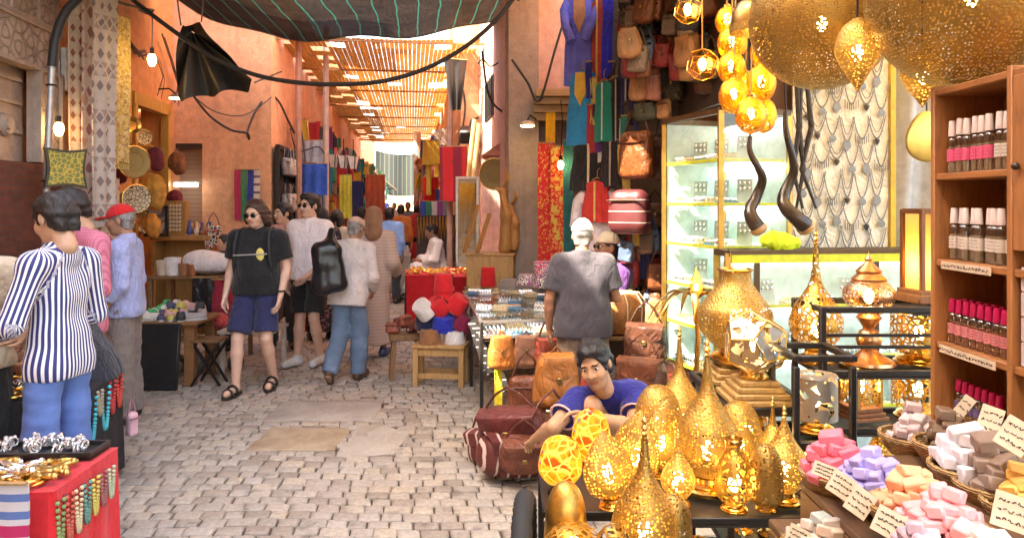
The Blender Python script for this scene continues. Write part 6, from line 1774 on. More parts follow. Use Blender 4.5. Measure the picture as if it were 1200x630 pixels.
def kaftan(pos, w, h, col, label, rz=0.0, sleeves=True, trim=None, panel=None, group='kaftans hung on the shop front', name='kaftan', m=None, cross=False):
 """hanging garment; pos = middle of the shoulders"""
 t = thing(name, label, 'garment', pos, rz, group); m = m or cloth('cl_' + '%02d%02d%02d' % tuple(int(c * 99) for c in col), col)
 rs = random.Random(int(pos[0] * 997 + pos[2] * 331)); ph = rs.uniform(0, 6)
 fn = lambda a, z: 1 + .16 * math.sin(7 * a + ph) * min(1, -z / h * 1.6) + .06 * math.sin(13 * a + ph * 2) * min(1, -z / h * 1.6)
 b = MB(); b.lathe([(0, -h), (w * .50, -h), (w * .47, -h * .6), (w * .42, -h * .3), (w * .46, -h * .12), (w * .40, -h * .035), (w * .14, 0), (w * .13, h * .012), (0, h * .0)], 30, sy=.34, fn=fn); b.build('body', m, t)
 if sleeves:
  for s_ in (-1, 1):
   b = MB(); x2 = s_ * w * (.20 if cross else .60); b.tube([(s_ * w * .34, 0, -h * .05), (s_ * w * .54, -.01, -h * .2), (s_ * w * (.42 if cross else .58), -.07 if cross else -.02, -h * .38), (x2, -.09 if cross else -.02, -h * .56)], [w * .13, w * .14, w * .13, w * .15], 10); b.build('sleeve', m, t)
 if trim:
  tm = mat('trim_%02d%02d' % (int(trim[0] * 99), int(trim[1] * 99)), trim, .5, bump=.5, bs=200)
  b = MB(); b.tube([(0, -w * .155, -h * .02), (0, -w * .155, -h * .3), (0, -w * .165, -h * .6), (0, -w * .165, -h * .97)], w * .035, 6)
  b.tube([(w * .17 * math.cos(a), -w * .1 - w * .06 * math.sin(a), -h * .03 - .10 * w * (1 - math.sin(a))) for a in np.linspace(0, -PI, 9)], w * .03, 6); b.build('trim', tm, t)
 if panel:
  b = MB(); b.prism([(-w * .16, -h * .02), (w * .16, -h * .02), (w * .2, -h * .3), (0, -h * .48), (-w * .2, -h * .3)], w * .05, Matrix.Translation((0, -w * .155, 0)), .004); b.build('bib', cloth('bib_%02d%02d' % (int(panel[0] * 99), int(panel[1] * 99)), panel), t)
 b = MB(); b.tube([(-w * .36, 0, -h * .03), (0, 0, .03), (w * .36, 0, -h * .03)], .006, 6); b.tube([(0, 0, .03), (0, 0, .09), (.02, 0, .11)], .004, 6); b.build('hanger', wood_mat('tan_wood', (.40, .24, .10)), t)
 return t
def bag(pos, w, h, d, col, label, kind='satchel', rz=0.0, group='leather bags in the shop', rot=None, strap=True, m=None):
 """pos = middle of the bottom"""
 t = thing('leather_bag' if kind != 'rucksack' else 'leather_rucksack', label, 'bag', pos, rz, group, rot); m = m or leather('lea_%02d%02d%02d' % tuple(int(c * 99) for c in col), col)
 f = Field(); f.rbox((0, 0, h / 2), (w / 2, d / 2, h / 2), min(d * .42, w * .25), .16 if kind == 'rucksack' else .07)
 if kind != 'tote': f.ell((0, 0, h * .38), (w * .47, d * .56, h * .36), k=.04)
 f.noise = [(.005, 38, 2), (.002, 90, 4)]
 V, Q = f.mesh(max(.008, min(w, h) / 16)); mesh_obj('body', [(V, Q, 0)], m, t)
 dk = leather('dark_strap', (col[0] * .5, col[1] * .45, col[2] * .45))
 if kind in ('satchel', 'rucksack'):
  b = MB(); fw = w * (.46 if kind == 'satchel' else .36)
  b.sheet(lambda u, v: (fw * (2 * u - 1) * (1 - .15 * v), -d * .5 * math.sin(min(1, v * 2.2) * PI / 2) - .006 - .006 * math.sin(PI * u), h * (1.0 - .46 * v * v * (1 - .25 * (2 * u - 1) ** 2)) + .004), 10, 8, .006); fl = b.build('flap', m, t)
  b = MB(); b.box((0, -d * .5 - .02, h * .55), (w * .1, .012, h * .12), bev=.003); b.build('buckle', mat('buckle', (.35, .24, .09), .35, .9), fl)
 if kind == 'rucksack' or kind == 'satchel':
  b = MB(); f2 = Field(); f2.cap((-w * .2, -d * .48, h * .2), (w * .2, -d * .48, h * .2), h * .13, k=.01, sq=((0, 1, 0), 2.2)); V, Q = f2.mesh(max(.008, w / 22)); mesh_obj('pocket', [(V, Q, 0)], m, t)
 if kind == 'tote':
  b = MB(); b.tube([(w * .46 * s_, -d * .52 + (.0), zz) for s_, zz in ((-1, h * .75), (1, h * .75))], .008, 6); b.build('seam', dk, t)
 if strap:
  b = MB()
  if kind == 'rucksack': b.tube([(-.04 * w / .3, 0, h * .98), (0, 0, h * 1.12), (.04 * w / .3, 0, h * .98)], .009, 6)
  else: b.tube([(-w * .42, 0, h * .9), (-w * .2, 0, h * 1.35), (0, .01, h * 1.55), (w * .2, 0, h * 1.35), (w * .42, 0, h * .9)], .008, 6)
  b.build('strap', dk, t)
 return t
def hung(pos, w, h, m, label, cat='cloth', name='hanging_cloth', rz=0.0, folds=3, group=None, fringe=None, bot=1.0, t_=.012):
 """cloth hanging from a bar, pos = middle of the top edge"""
 t = thing(name, label, cat, pos, rz, group); rs = random.Random(int(abs(pos[0]) * 771 + pos[2] * 93)); ph = rs.uniform(0, 6)
 b = MB(); b.sheet(lambda u, v: (w * (u - .5) * (1 - (1 - bot) * v), .05 * w * math.sin(folds * 2 * PI * u + ph + v) * (.4 + .6 * v) + .01 * math.sin(5 * v + ph), -h * v - .02 * h * math.sin(3 * u + ph) * v), max(8, folds * 8), 8, t_); b.build('cloth', m, t)
 b = MB(); b.tube([(-w * .52, 0, .006), (w * .52, 0, .006)], .008, 6); b.build('rail', wood_mat('tan_wood', (.40, .24, .10)), t)
 if fringe:
  b = MB()
  for k in range(14): b.tube([(w * bot * (-.48 + .96 * k / 13), 0, -h), (w * bot * (-.48 + .96 * k / 13), .004, -h - fringe)], .006, 5)
  b.build('fringe', m, t)
 return t
def table(x0, x1, y0, y1, z, label, m, skirt=None, rz=STREET, cat='table', name='stall_table', leg=.04):
 cx_, cy_ = (x0 + x1) / 2, (y0 + y1) / 2
 t = thing(name, label, cat, (cx_, cy_, 0), rz); hx, hy = (x1 - x0) / 2, (y1 - y0) / 2
 b = MB(); b.box((0, 0, z - .015), (hx * 2, hy * 2, .03), bev=.004); b.build('top', m, t)
 for sx in (-1, 1):
  for sy in (-1, 1): b = MB(); b.box((sx * (hx - leg), sy * (hy - leg), (z - .03) / 2), (leg, leg, z - .03), bev=.004); b.build('leg', m, t)
 if skirt is not None:
  b = MB(); n = 60; per = 2 * (2 * hx + 2 * hy)
  def edge(s_):
   s_ = s_ % 1 * per
   for (ax, ay), (bx, by) in (((-hx, -hy), (hx, -hy)), ((hx, -hy), (hx, hy)), ((hx, hy), (-hx, hy)), ((-hx, hy), (-hx, -hy))):
    L = math.hypot(bx - ax, by - ay)
    if s_ <= L: f = s_ / L; return Vector((ax + (bx - ax) * f, ay + (by - ay) * f, 0)), Vector((by - ay, -(bx - ax), 0)).normalized()
    s_ -= L
   return Vector((-hx, -hy, 0)), Vector((0, -1, 0))
  def sk(u, v):
   p, nr = edge(u * .9999); return p + nr * (.012 + (.010 + .012 * math.sin(u * 90)) * v) + UZ * (z + .003 - v * (z - .02))
  b.sheet(sk, 160, 5, 0); b.add([(-hx - .012, -hy - .012, z + .003), (hx + .012, -hy - .012, z + .003), (hx + .012, hy + .012, z + .003), (-hx - .012, hy + .012, z + .003)], [(0, 1, 2, 3)]); b.build('table_cloth', skirt, t)
 return t
RED = cloth('red_cloth', (.60, .012, .02), fold=.12); BLK = cloth('black_cloth', (.014, .013, .016), fold=.1, Sheen_Weight=.0); LW_ = wood_mat('light_wood', (.50, .29, .11)); BW = wood_mat('brown_step', (.20, .10, .04), (8, 8, 1))
KY = 6.9
for (px, top, w, h, Y, col, lab, kw) in [
 (681, -12, .30, .86, 6.7, (.13, .14, .62), 'violet blue kaftan with crossed sleeves on top', dict(cross=True, panel=(.45, .2, .1))),
 (703, -20, .26, 1.05, 6.6, (.42, .05, .04), 'dark red kaftan with gold front beside the violet one', dict(trim=(.7, .42, .1), sleeves=False)),
 (717, -18, .20, .82, 6.5, (.02, .02, .5), 'narrow royal blue kaftan beside the red and gold one', dict(sleeves=False)),
 (731, -20, .22, .80, 6.45, (.12, .10, .10), 'grey brown kaftan with gold trim near the bags', dict(sleeves=False, trim=(.6, .4, .12))),
 (683, 84, .30, .66, 6.65, (.015, .26, .56), 'turquoise kaftan with yellow embroidered bib', dict(sleeves=False, panel=(.75, .45, .07))),
 (700, 92, .18, .72, 6.72, (.12, .03, .20), 'plum kaftan half hidden behind the turquoise one', dict(sleeves=False, trim=(.6, .4, .12))),
 (708, 96, .20, .52, 6.45, (.01, .24, .17), 'emerald green kaftan with white hem', dict(sleeves=False, trim=(.7, .7, .65))),
 (722, 92, .18, .56, 6.4, (.02, .02, .03), 'black kaftan hanging right of the green one', dict(sleeves=False, trim=(.6, .5, .3))),
 (735, 70, .20, .55, 6.35, (.03, .03, .12), 'navy kaftan with white braid below the grey brown one', dict(sleeves=False, trim=(.75, .75, .8))),
 (692, 168, .36, .42, 6.6, (.015, .012, .012), 'black waistcoat with cream edging below the turquoise kaftan', dict(sleeves=False, trim=(.7, .55, .35))),
 (718, 165, .26, .4, 6.4, (.02, .015, .02), 'black waistcoat hanging under the green kaftan', dict(sleeves=False, trim=(.5, .4, .3))),
 (700, 212, .28, .36, 6.5, (.62, .035, .03), 'bright red bolero over a white blouse', dict(sleeves=False, trim=(.75, .55, .15))),
 (700, 220, .36, .62, 6.56, (.72, .64, .68), 'white lace blouse under the red bolero', dict(sleeves=True)),
 (748, 240, .22, .62, 6.3, (.02, .03, .10), 'dark navy robe with scalloped white edge by the drum', dict(sleeves=False, trim=(.75, .65, .4)))]:
 kaftan(at(px, top, Y), w, h, col, lab, STREET + R.uniform(-.5, .1) - .5, **kw)
hung(at(640, 168, 7.6), .001 + .17, 1.25, pattern('red_floral', (.62, .03, .02), (.80, .42, .10), 34, 'noise', .56, cc=(.7, .02, .05)), 'red floral textile strip hanging by the wooden shutter', name='textile_strip', rz=-.2, group='red textile strips', folds=1)
hung(at(654, 172, 7.5), .15, 1.2, pattern('red_lattice', (.65, .02, .02), (.82, .28, .08), 22, 'edge', .1, cc=(.75, .5, .1)), 'red and orange latticed textile strip beside the floral one', name='textile_strip', rz=-.3, group='red textile strips', folds=1)
hung(at(666, 165, 7.3), .10, 1.3, cloth('teal_dark', (.02, .16, .17)), 'narrow teal scarf beside the red textile strips', name='scarf', rz=-.3, folds=1)
hung(at(645, 132, 7.7), .10, .40, cloth('saffron', (.80, .42, .02)), 'saffron yellow scarf above the red textile strips', name='scarf', rz=-.2, folds=1)
t = thing('bulb_lamp', 'bare bulb glowing before the red textile strips', 'lamp', at(657, 190, 7.2)); bulb(t, -.06, .03); b = MB(); b.tube([(0, 0, .015), (0, 0, .06)], .018, 8); b.build('socket', iron(), t); b = MB(); b.tube([(0, 0, .06), (.02, 0, .4), (0, 0, .6)], .005, 5); b.build('cord', iron(), t)
BR1, BR2, BR3, OLV, TANL = (.17, .055, .02), (.09, .032, .016), (.27, .085, .022), (.085, .075, .03), (.42, .21, .09)
for (px, py, w, h, d, Y, col, kind, lab) in [
 (746, 210, .36, .44, .14, 5.95, (.17, .05, .014), 'tote', 'large plain brown leather case bag hanging by the glass case'), (775, 212, .14, .40, .12, 6.0, BR2, 'tote', 'dark brown bag wedged between the large case bag and the glass case'),
 (760, 73, .15, .17, .06, 5.7, (.40, .34, .30), 'tote', 'small white cloth flask bag hanging among the leather'), (745, 60, .17, .22, .07, 5.95, (.26, .22, .22), 'satchel', 'white and grey patterned bag behind the white flask bag'),
 (777, 75, .17, .25, .07, 5.85, (.26, .02, .02), 'satchel', 'dark red satchel right of the white flask bag'), (766, 118, .13, .30, .07, 5.75, (.40, .15, .10), 'tote', 'rose brown laced bag hanging low in the middle'), (750, 118, .2, .2, .08, 5.9, TANL, 'satchel', 'tan satchel peeping behind the rose brown bag'),
 (740, 92, .2, .28, .09, 6.0, OLV, 'satchel', 'olive green satchel on the left of the wall of bags'), (788, 120, .2, .3, .1, 5.85, (.06, .06, .05), 'satchel', 'black green satchel hanging before the glass case top'), (757, 142, .24, .16, .08, 5.9, (.05, .055, .03), 'satchel', 'dark green flap bag just above the large case bag'),
 (778, 140, .14, .18, .07, 5.8, TANL, 'tote', 'small tan pouch above the corner of the glass case'), (756, 20, .22, .26, .09, 5.95, BR3, 'satchel', 'chestnut satchel near the top of the bag wall'), (780, 25, .2, .26, .09, 5.9, (.34, .25, .19), 'tote', 'cream and brown striped bag near the top of the wall'), (736, 30, .18, .24, .09, 6.05, (.03, .03, .05), 'satchel', 'black bag with white stripe at the top left of the wall'),
 (803, 88, .2, .30, .09, 5.6, (.16, .24, .36), 'tote', 'washed blue bag behind the faceted lantern'), (816, 78, .16, .26, .08, 5.5, (.5, .02, .03), 'tote', 'bright red bag behind the amber egg lanterns'), (800, 35, .18, .25, .09, 5.75, (.06, .03, .06), 'satchel', 'aubergine bag high behind the faceted lantern'), (828, 110, .2, .22, .09, 5.4, BR2, 'satchel', 'dark brown bag above the glass case'), (790, -6, .2, .22, .09, 5.8, BR1, 'satchel', 'brown bag at the very top of the bag wall')]:
 bag(at(px, py, Y), w * .85, h * .88, d, col, lab, kind, STREET - .7 + R.uniform(-.35, .35), 'bags hung on the shop front')
ps = [bag((0, 0, 0), .15, .19, .07, c, 'x', kd, 0, 'small goods packed between the hung bags') for c, kd in ((BR1, 'satchel'), (OLV, 'tote'), ((.24, .02, .02), 'satchel'), ((.22, .16, .12), 'tote'), ((.03, .03, .04), 'satchel'), (TANL, 'rucksack'), ((.08, .12, .2), 'tote'), ((.2, .07, .03), 'tote'))]
nmz = ['brown', 'olive green', 'dark red', 'cream', 'black', 'tan', 'faded blue', 'russet']
for k in range(84):
 o = ps[k % 8] if k < 8 else dup(ps[k % 8]); px, Y = 730 + R.random() * 105, R.uniform(5.5, 6.35)
 if px > 795: Y = R.uniform(5.25, 5.55)
 o.location = at(px, R.uniform(-15, 145 if px < 780 else 105), Y); o.rotation_euler = (0, R.uniform(-.15, .15), STREET - .7 + R.uniform(-.5, .5)); o.scale = (R.uniform(.7, 1.2),) * 3; o['label'] = 'small %s bag packed among the larger bags on the shop front' % nmz[k % 8]
for k in range(26):
 o = dup(ps[(k * 3) % 8]); o.location = at(728 + R.random() * 44, R.uniform(262, 400), R.uniform(6.1, 6.6)); o.rotation_euler = (0, R.uniform(-.2, .2), R.uniform(-1.2, .2)); o.scale = (R.uniform(.9, 1.4),) * 3; o['label'] = 'small %s bag hanging in the dim back of the leather shop' % nmz[(k * 3) % 8]; o['group'] = 'bags in the back of the leather shop'
for k in range(18): hung(at(727 + 1.1 * k, R.uniform(-10, 240), 6.25 - .01 * k), R.uniform(.04, .07), R.uniform(.2, .4), cloth('tas_%d' % (k % 5), [(.35, .03, .03), (.5, .36, .1), (.03, .03, .12), (.5, .42, .36), (.02, .18, .14)][k % 5]), '%s tassel strip between the kaftans and the bags' % ['red', 'gold', 'navy', 'cream', 'green'][k % 5], 'tassel', 'tassel_strip', -.5, 1, 'tassel strips between kaftans and bags')
for k in range(16): hung(at(690 + 3 * k, R.uniform(60, 150), 6.55 - .01 * k), R.uniform(.05, .09), R.uniform(.3, .6), cloth('sash_%d' % (k % 6), [(.02, .02, .2), (.35, .03, .04), (.5, .38, .1), (.02, .02, .02), (.12, .03, .2), (.6, .55, .5)][k % 6]), '%s sash among the kaftans' % ['navy', 'red', 'gold', 'black', 'plum', 'white'][k % 6] + ' near the bags' * (k > 9), 'sash', 'sash', -.5, 1, 'sashes among the kaftans')
t = thing('awning', 'unseen ochre cloth awning added to shade the wall of leather bags', 'awning', st(1.65, 5.4, 3.4), STREET); b = MB(); b.sheet(lambda u, v: (-.75 + 1.5 * u, -.95 + 1.85 * v, .25 * u + .03 * math.sin(9 * v)), 8, 10, .01); b.build('awning_cloth', cloth('ochre_awning', (.40, .24, .10)), t); b = MB(); b.tube([(-.75, -.95, 0), (-.75, .9, 0)], .02, 6); b.build('front_bar', iron(), t)  # out of view, added to keep direct sun off the bags
t = thing('shop_board', 'dark backdrop board added behind the bags that hang from it', 'board', st(2.16, 7.1, 0), STREET); b = MB(); b.box((0, 0, 1.65), (.04, 2.3, 3.3)); b.box((.02, -1.72, 2.85), (.04, 1.13, .9)); b.build('board', mat('dark_felt', (.055, .035, .028)), t)  # dark backdrop, added to cover a bright gap behind the goods
b = MB()
for k in range(5): b.tube([(-.05, -1.1, 1.6 + .35 * k), (-.05, 1.1, 1.6 + .35 * k)], .012, 6)
b.build('rail', iron(), t)
bag(at(738, 322, 6.0), .34, .36, .2, BR2, 'maroon striped pouffe bag with white lacing hanging by the case', 'tote', -.6, m=stripes('laced_maroon', (.085, .015, .018), (.5, .4, .34), 11, 'z', .07, .5), strap=False).location.z += .33
def pouf(pos, r, h, m, label, rot=None):
 t = thing('leather_pouffe', label, 'pouffe', pos, 0, 'leather pouffes', rot)
 b = MB(); b.lathe([(0, 0), (r * .8, .0), (r * .98, h * .2), (r, h * .5), (r * .98, h * .8), (r * .8, h), (0, h)], 32, fn=lambda a, z: 1 + .025 * abs(math.sin(5 * a))); b.build('body', m, t)
 b = MB()
 for k in range(10): a = PI * k / 5; b.tube([(r * q * math.cos(a), r * q * math.sin(a), zz) for q, zz in ((.3, h + .004), (.82, h + .002), (1.01, h * .8), (1.03, h * .5), (1.01, h * .2), (.82, -.002))], .005, 5)
 b.tube([(r * .3 * math.cos(a), r * .3 * math.sin(a), h + .004) for a in np.linspace(0, 2 * PI, 20)[:-1]], .005, 5, closed=True); b.build('stitching', mat('cream_thread', (.6, .48, .33)), t); return t
pouf((.80, 5.85, .70), .24, .3, leather('tan_pouf', (.34, .13, .04)), 'tan leather pouffe drum on its stand behind the skullcap man')
t = table(.58, 1.02, 5.62, 6.08, .69, 'dark wooden table under the leather pouffe', BW)
pouf((1.08, 5.5, .28), .27, .27, leather('red_pouf', (.22, .05, .03)), 'dark red leather pouffe on the floor by the glass case'); pouf((1.06, 5.48, .02), .27, .25, leather('brown_pouf', (.15, .06, .03)), 'brown leather pouffe under the dark red one')
for (px, py, w, h, d, Y, col, kind, rz, lab) in [
 (652, 478, .30, .37, .18, 4.95, (.36, .13, .03), 'rucksack', .15, 'tan leather rucksack standing on the bag pile'), (752, 470, .34, .30, .2, 5.05, (.13, .042, .02), 'satchel', -.5, 'big tan satchel behind the squatting man'), (757, 424, .30, .28, .2, 5.3, (.07, .025, .014), 'satchel', -.3, 'dark brown satchel stacked above the big tan one'),
 (697, 478, .2, .30, .12, 5.2, (.34, .05, .03), 'tote', .4, 'orange red bag with white trim behind the seller'), (617, 490, .28, .32, .12, 5.5, (.17, .05, .022), 'tote', .1, 'chestnut shopper bag under the silver table'),
 (588, 432, .2, .26, .10, 5.78, (.46, .15, .03), 'rucksack', .1, 'orange leather rucksack hanging from the silver table'), (617, 430, .20, .25, .10, 5.78, (.30, .14, .08), 'rucksack', .0, 'brown leather rucksack hanging beside the orange one'), (641, 432, .18, .24, .09, 5.72, (.38, .08, .05), 'satchel', .2, 'red brown satchel hanging at the right of the silver table')]:
 bag(at(px, py, Y), w, h, d, col, lab, kind, rz)
STRB = stripes('oxblood_kilim', (.11, .02, .018), (.55, .42, .36), 14, 'x', .2, .5, .03)
for (px, py, w, h, d, Y, rot, m, lab) in [(600, 553, .48, .26, .26, 4.62, (.1, .1, .35), STRB, 'oxblood striped duffel bag lowest in the pile'), (603, 520, .42, .24, .26, 4.66, (.15, -.1, -.3), leather('oxblood', (.11, .02, .016)), 'oxblood leather bag on top of the pile'), (632, 535, .36, .28, .22, 4.75, (.1, .2, .6), leather('cocoa', (.08, .03, .018)), 'cocoa brown bag at the right of the pile'), (575, 540, .26, .22, .2, 4.9, (0, -.2, -.5), STRB, 'small striped bag behind the pile of bags'), (612, 548, .28, .20, .2, 4.48, (.2, 0, .1), leather('russet', (.15, .045, .025)), 'russet shoulder bag at the front of the pile')]:
 bag(at(px, py, Y), w, h, d, (.2, .05, .03), lab, 'satchel', 0, 'bags piled on the paving', rot, True, m)
for k, (px, py, Y, lab) in enumerate([(660, 487, 4.9, 'folded brown leather under the tan rucksack'), (708, 520, 4.8, 'folded dark leather beside the squatting man')]):
 bag(at(px, py + 45, Y), .45, .26, .3, BR2, lab, 'tote', .2 * k, strap=False)
t = thing('glass_case', 'glass topped silver jewellery table on thin iron legs', 'show case', st(.98, 6.95, 0), STREET)
hx, hy, z = .42, 1.02, .76
for sx in (-1, 1):
 for sy in (-1, 0, 1): b = MB(); b.box((sx * hx, sy * hy, z / 2), (.028, .028, z), bev=.003); b.build('leg', iron(), t)
b = MB()
for zz in (z - .12, z): 
 for sx in (-1, 1): b.box((sx * hx, 0, zz), (.03, 2 * hy, .02))
 for sy in (-1, 1): b.box((0, sy * hy, zz), (2 * hx - .03, .03, .02))
b.build('frame', mat('steel', (.5, .48, .46), .35, .9), t)
b = MB(); b.box((0, 0, z - .125), (2 * hx - .04, 2 * hy - .04, .008)); b.build('tray_floor', cloth('pale_velvet', (.6, .56, .55)), t)
b = MB(); b.add([(-hx, -hy, z + .012), (hx, -hy, z + .012), (hx, hy, z + .012), (-hx, hy, z + .012)], [(0, 1, 2, 3)]); b.build('glass_top', CW, t, smooth=0)
inv = lambda u, v, zz: (Matrix.Translation(t.location) @ Matrix.Rotation(STREET, 4, 'Z') @ Vector((u, v, zz)))
for i in range(4):
 for j in range(8): jtray(inv(-.3 + .2 * i, -.9 + .255 * j, z - .12), STREET + .2 * ((i + j) % 2), 'tray of silver trinkets under the glass of the street table', 'trays in the street table', (i + j) % 3, .17, .2)
for i in range(16):
 p = inv(R.uniform(-.38, .38), R.uniform(-.6, 1.0), z + .014); jtray(p, R.uniform(-.4, .4), 'small tray of bracelets standing on the glass of the street table', 'trays on the street table', i % 3, .13, .1)
def hat(pos, r, h, m, label, name='fez', rot=None, top=.8, group='fez hats on the stool', tassel=None, cat='hat'):
 t = thing(name, label, cat, pos, 0, group, rot)
 b = MB(); b.lathe([(r * .98, .004), (r, 0), (r, .012), (r * top, h - .01), (r * (top - .06), h), (0, h + .003)], 28); b.lathe([(r * .96, .004), (r * .76 if top < .9 else r * .9, h - .012), (0, h - .012)], 28); b.build('crown', m, t)
 if tassel: b = MB(); b.tube([(0, 0, h + .004), (r * .5, 0, h + .01), (r * top, -.02, h - .01), (r * .95, -.03, h * .35)], [.003, .004, .004, .009], 6); b.build('tassel', tassel, t)
KN = pattern('knit_pattern', (.03, .03, .035), (.65, .6, .52), 60, 'edge', .12, cc=(.3, .05, .2)); KN2 = pattern('knit_pattern_two', (.08, .03, .12), (.6, .5, .45), 70, 'edge', .14, cc=(.6, .05, .1))
for (px, py, Y, r, h, m, lab, tp) in [(618, 333, 6.6, .105, .09, KN, 'black and cream patterned cap on the silver table', .75), (638, 322, 6.5, .10, .12, KN2, 'tall purple patterned cap on top of the right cap stack', .95), (638, 336, 6.5, .11, .10, KN, 'dark patterned cap at the bottom of the right cap stack', .95), (572, 335, 7.9, .085, .2, RED, 'tall red fez stack at the rear corner of the silver table', .85), (598, 338, 7.0, .12, .09, cloth('grey_felt', (.2, .17, .15)), 'grey felt cap on the silver table', .7)]:
 hat(at(px, py, Y), r, h, m, lab, 'cap', None, tp, 'caps on the silver table')
for k in range(6):
 px = 552 + 4.6 * k; b = MB()
 p0, p1 = at(px, 376 + 5 * k, 5.98), at(px + 18, 432 + 5 * k, 5.94)
 b.sheet(lambda u, v: p0.lerp(p1, v) + Vector((.045 * (u - .5), .02 * u, .03 * (u - .5))), 3, 8, .006)
 tag(b.build('woven_belt', stripes('belt_stripe', (.03, .025, .025), (.62, .58, .55), 11, 'z', .10)), 'dark woven belt with white bars hanging %s in the fan' % ['first', 'second', 'third', 'fourth', 'fifth', 'last'][k], 'belt', 'woven belts in a fan')
hung(at(584, 425, 5.85), .06, .42, cloth('lemon', (.75, .62, .03)), 'lemon yellow scarf hanging below the orange rucksack', name='scarf', folds=1)
sp = at(517, 0, 7.0)
t = thing('wooden_stool', 'light wooden low bench carrying the felt hats', 'bench', (sp.x, 6.98, 0), -.12)
b = MB(); b.box((0, 0, .375), (.50, .30, .03), bev=.004); b.build('seat', LW_, t)
for sx in (-1, 1):
 for sy in (-1, 1): b = MB(); b.box((sx * .215, sy * .11, .18), (.05, .045, .36), bev=.004); b.build('leg', LW_, t)
b = MB()
for sy in (-1, 1): b.box((0, sy * .11, .32), (.38, .022, .07), bev=.003); b.box((0, sy * .11, .10), (.38, .022, .05), bev=.003)
b.build('rail', LW_, t)
t = thing('wooden_stool', 'older low stool left of the hat bench holding slippers', 'stool', (sp.x - .37, 7.25, 0), .2)
b = MB(); b.box((0, 0, .41), (.32, .30, .06), bev=.01); b.build('seat', BW, t)
for sx in (-1, 1):
 for sy in (-1, 1): b = MB(); b.bar((sx * .14, sy * .12, .0), (sx * .11, sy * .1, .39), .045); b.build('leg', BW, t)
for k in range(5):
 bag((sp.x - .37 + .06 * (k - 2), 7.2 + .05 * (k % 2), .44 + .035 * (k % 3)), .14, .11, .09, (.3, .08, .05), ['brown purse leftmost on the old stool', 'striped purse on the old stool', 'brown purse in the middle of the old stool', 'dark purse on the old stool behind the others', 'striped purse nearest the felt hats'][k], 'tote', .4 * k, 'purses on the old stool', None, False, STRB if k % 2 else None)
TAS = mat('black_tassel', (.012, .012, .012)); NV = cloth('navy_felt', (.012, .016, .06)); BL = cloth('blue_felt', (.015, .03, .42)); MAR = cloth('maroon_felt', (.22, .01, .05)); WH = cloth('white_felt', (.74, .7, .68)); BN = cloth('brown_felt', (.30, .13, .05))
for (dx, dy, z, r, h, m, rot, lab) in [(-.10, -.03, .39, .105, .13, BN, None, 'brown felt fez at the front left of the bench'), (.13, -.02, .39, .10, .11, WH, None, 'white felt fez at the front right of the bench'), (-.13, .08, .53, .11, .12, NV, (.1, -.3, 0), 'navy felt fez on the left of the hat heap'), (.02, .03, .52, .115, .13, BL, (.3, .1, 0), 'bright blue felt fez in the middle of the hat heap'), (.17, .06, .52, .11, .14, MAR, (.1, .5, 0), 'maroon felt fez on the right of the hat heap'),
          (-.12, .02, .66, .10, .15, WH, (.5, -.7, 0), 'white felt fez tipped over on the left'), (.0, .05, .68, .105, .14, RED, (.5, -.5, 0), 'red felt fez tipped towards us in the heap'), (.12, .05, .69, .105, .15, RED, (.2, .6, 0), 'red felt fez leaning right in the heap'), (.02, .09, .74, .105, .17, RED, None, 'red felt fez upright below the topmost one'), (.02, .09, .86, .10, .17, RED, None, 'topmost red felt fez of the heap')]:
 hat((sp.x + dx, 6.98 + dy, z), r, h, m, lab, 'fez', rot, .84, tassel=TAS if m in (RED, MAR) else None)
def trinkets(t, n, hx, hy, z, m, name='trinket', r=.03):
 b = MB()
 for k in range(n):
  x, y = R.uniform(-hx, hx), R.uniform(-hy, hy)
  b.tube([(x + r * math.cos(a), y + r * math.sin(a), z + .012 + .006 * (k % 4)) for a in np.linspace(0, 2 * PI, 10)[:-1]], .007, 5, closed=True)
 return b
GOLDM = mat('gold_plate', (.80, .50, .12), .28, 1.0, .2, 30, .2, 90)
def gold_stall(x, y, hx, hy, z, label, cl=RED, n=60, glab=None, rz=STREET):
 table(x - hx, x + hx, y - hy, y + hy, z, label, BW, cl, rz); M_ = Matrix.Translation((x, y, 0)) @ Matrix.Rotation(rz, 4, 'Z')
 m0 = None
 for k in range(n):
  p = M_ @ Vector((R.uniform(-hx * .9, hx * .9), R.uniform(-hy * .9, hy * .9), z + .006 + .012 * (k % 3)))
  if m0 is None: b = MB(); b.tube([(.035 * math.cos(a), .035 * math.sin(a), .009) for a in np.linspace(0, 2 * PI, 13)[:-1]], .009, 6, closed=True); o = b.build('bangle', GOLDM); m0 = o.data
  else: o = bpy.data.objects.new('bangle', m0); COL.objects.link(o)
  o.location = p; o.rotation_euler = (R.uniform(-.5, .5), R.uniform(-.5, .5), R.uniform(0, 6)); tag(o, glab, 'bangle', glab.replace('gold bangle', 'gold bangles'))
xx = at(503, 0, 11.2).x
gold_stall(xx, 11.2, .34, .45, .66, 'red draped table heaped with gold jewellery behind the hats', glab='gold bangle heaped on the red table behind the hats', n=70)
xx = at(550, 0, 10.6).x
gold_stall(xx, 10.6, .3, .7, .72, 'red draped table before the wooden carvings on the right', glab='gold bangle on the red table before the carvings', n=40)
t = thing('round_dish', 'round wicker dish of yellow beads beside the felt hats', 'dish', at(540, 372, 8.6)); b = MB(); b.lathe([(0, 0), (.13, .0), (.2, .06), (.19, .06), (.12, .012), (0, .012)], 24); b.build('bowl', WICK, t)
b = MB()
for k in range(84): a = R.uniform(0, 6.28); q = .15 * math.sqrt(R.random()); b.ball((q * math.cos(a), q * math.sin(a), .05 + .03 * (1 - q / .15)), .02, 6, 4)
b.build('beads', mat('yellow_bead', (.72, .5, .10), .4), t)
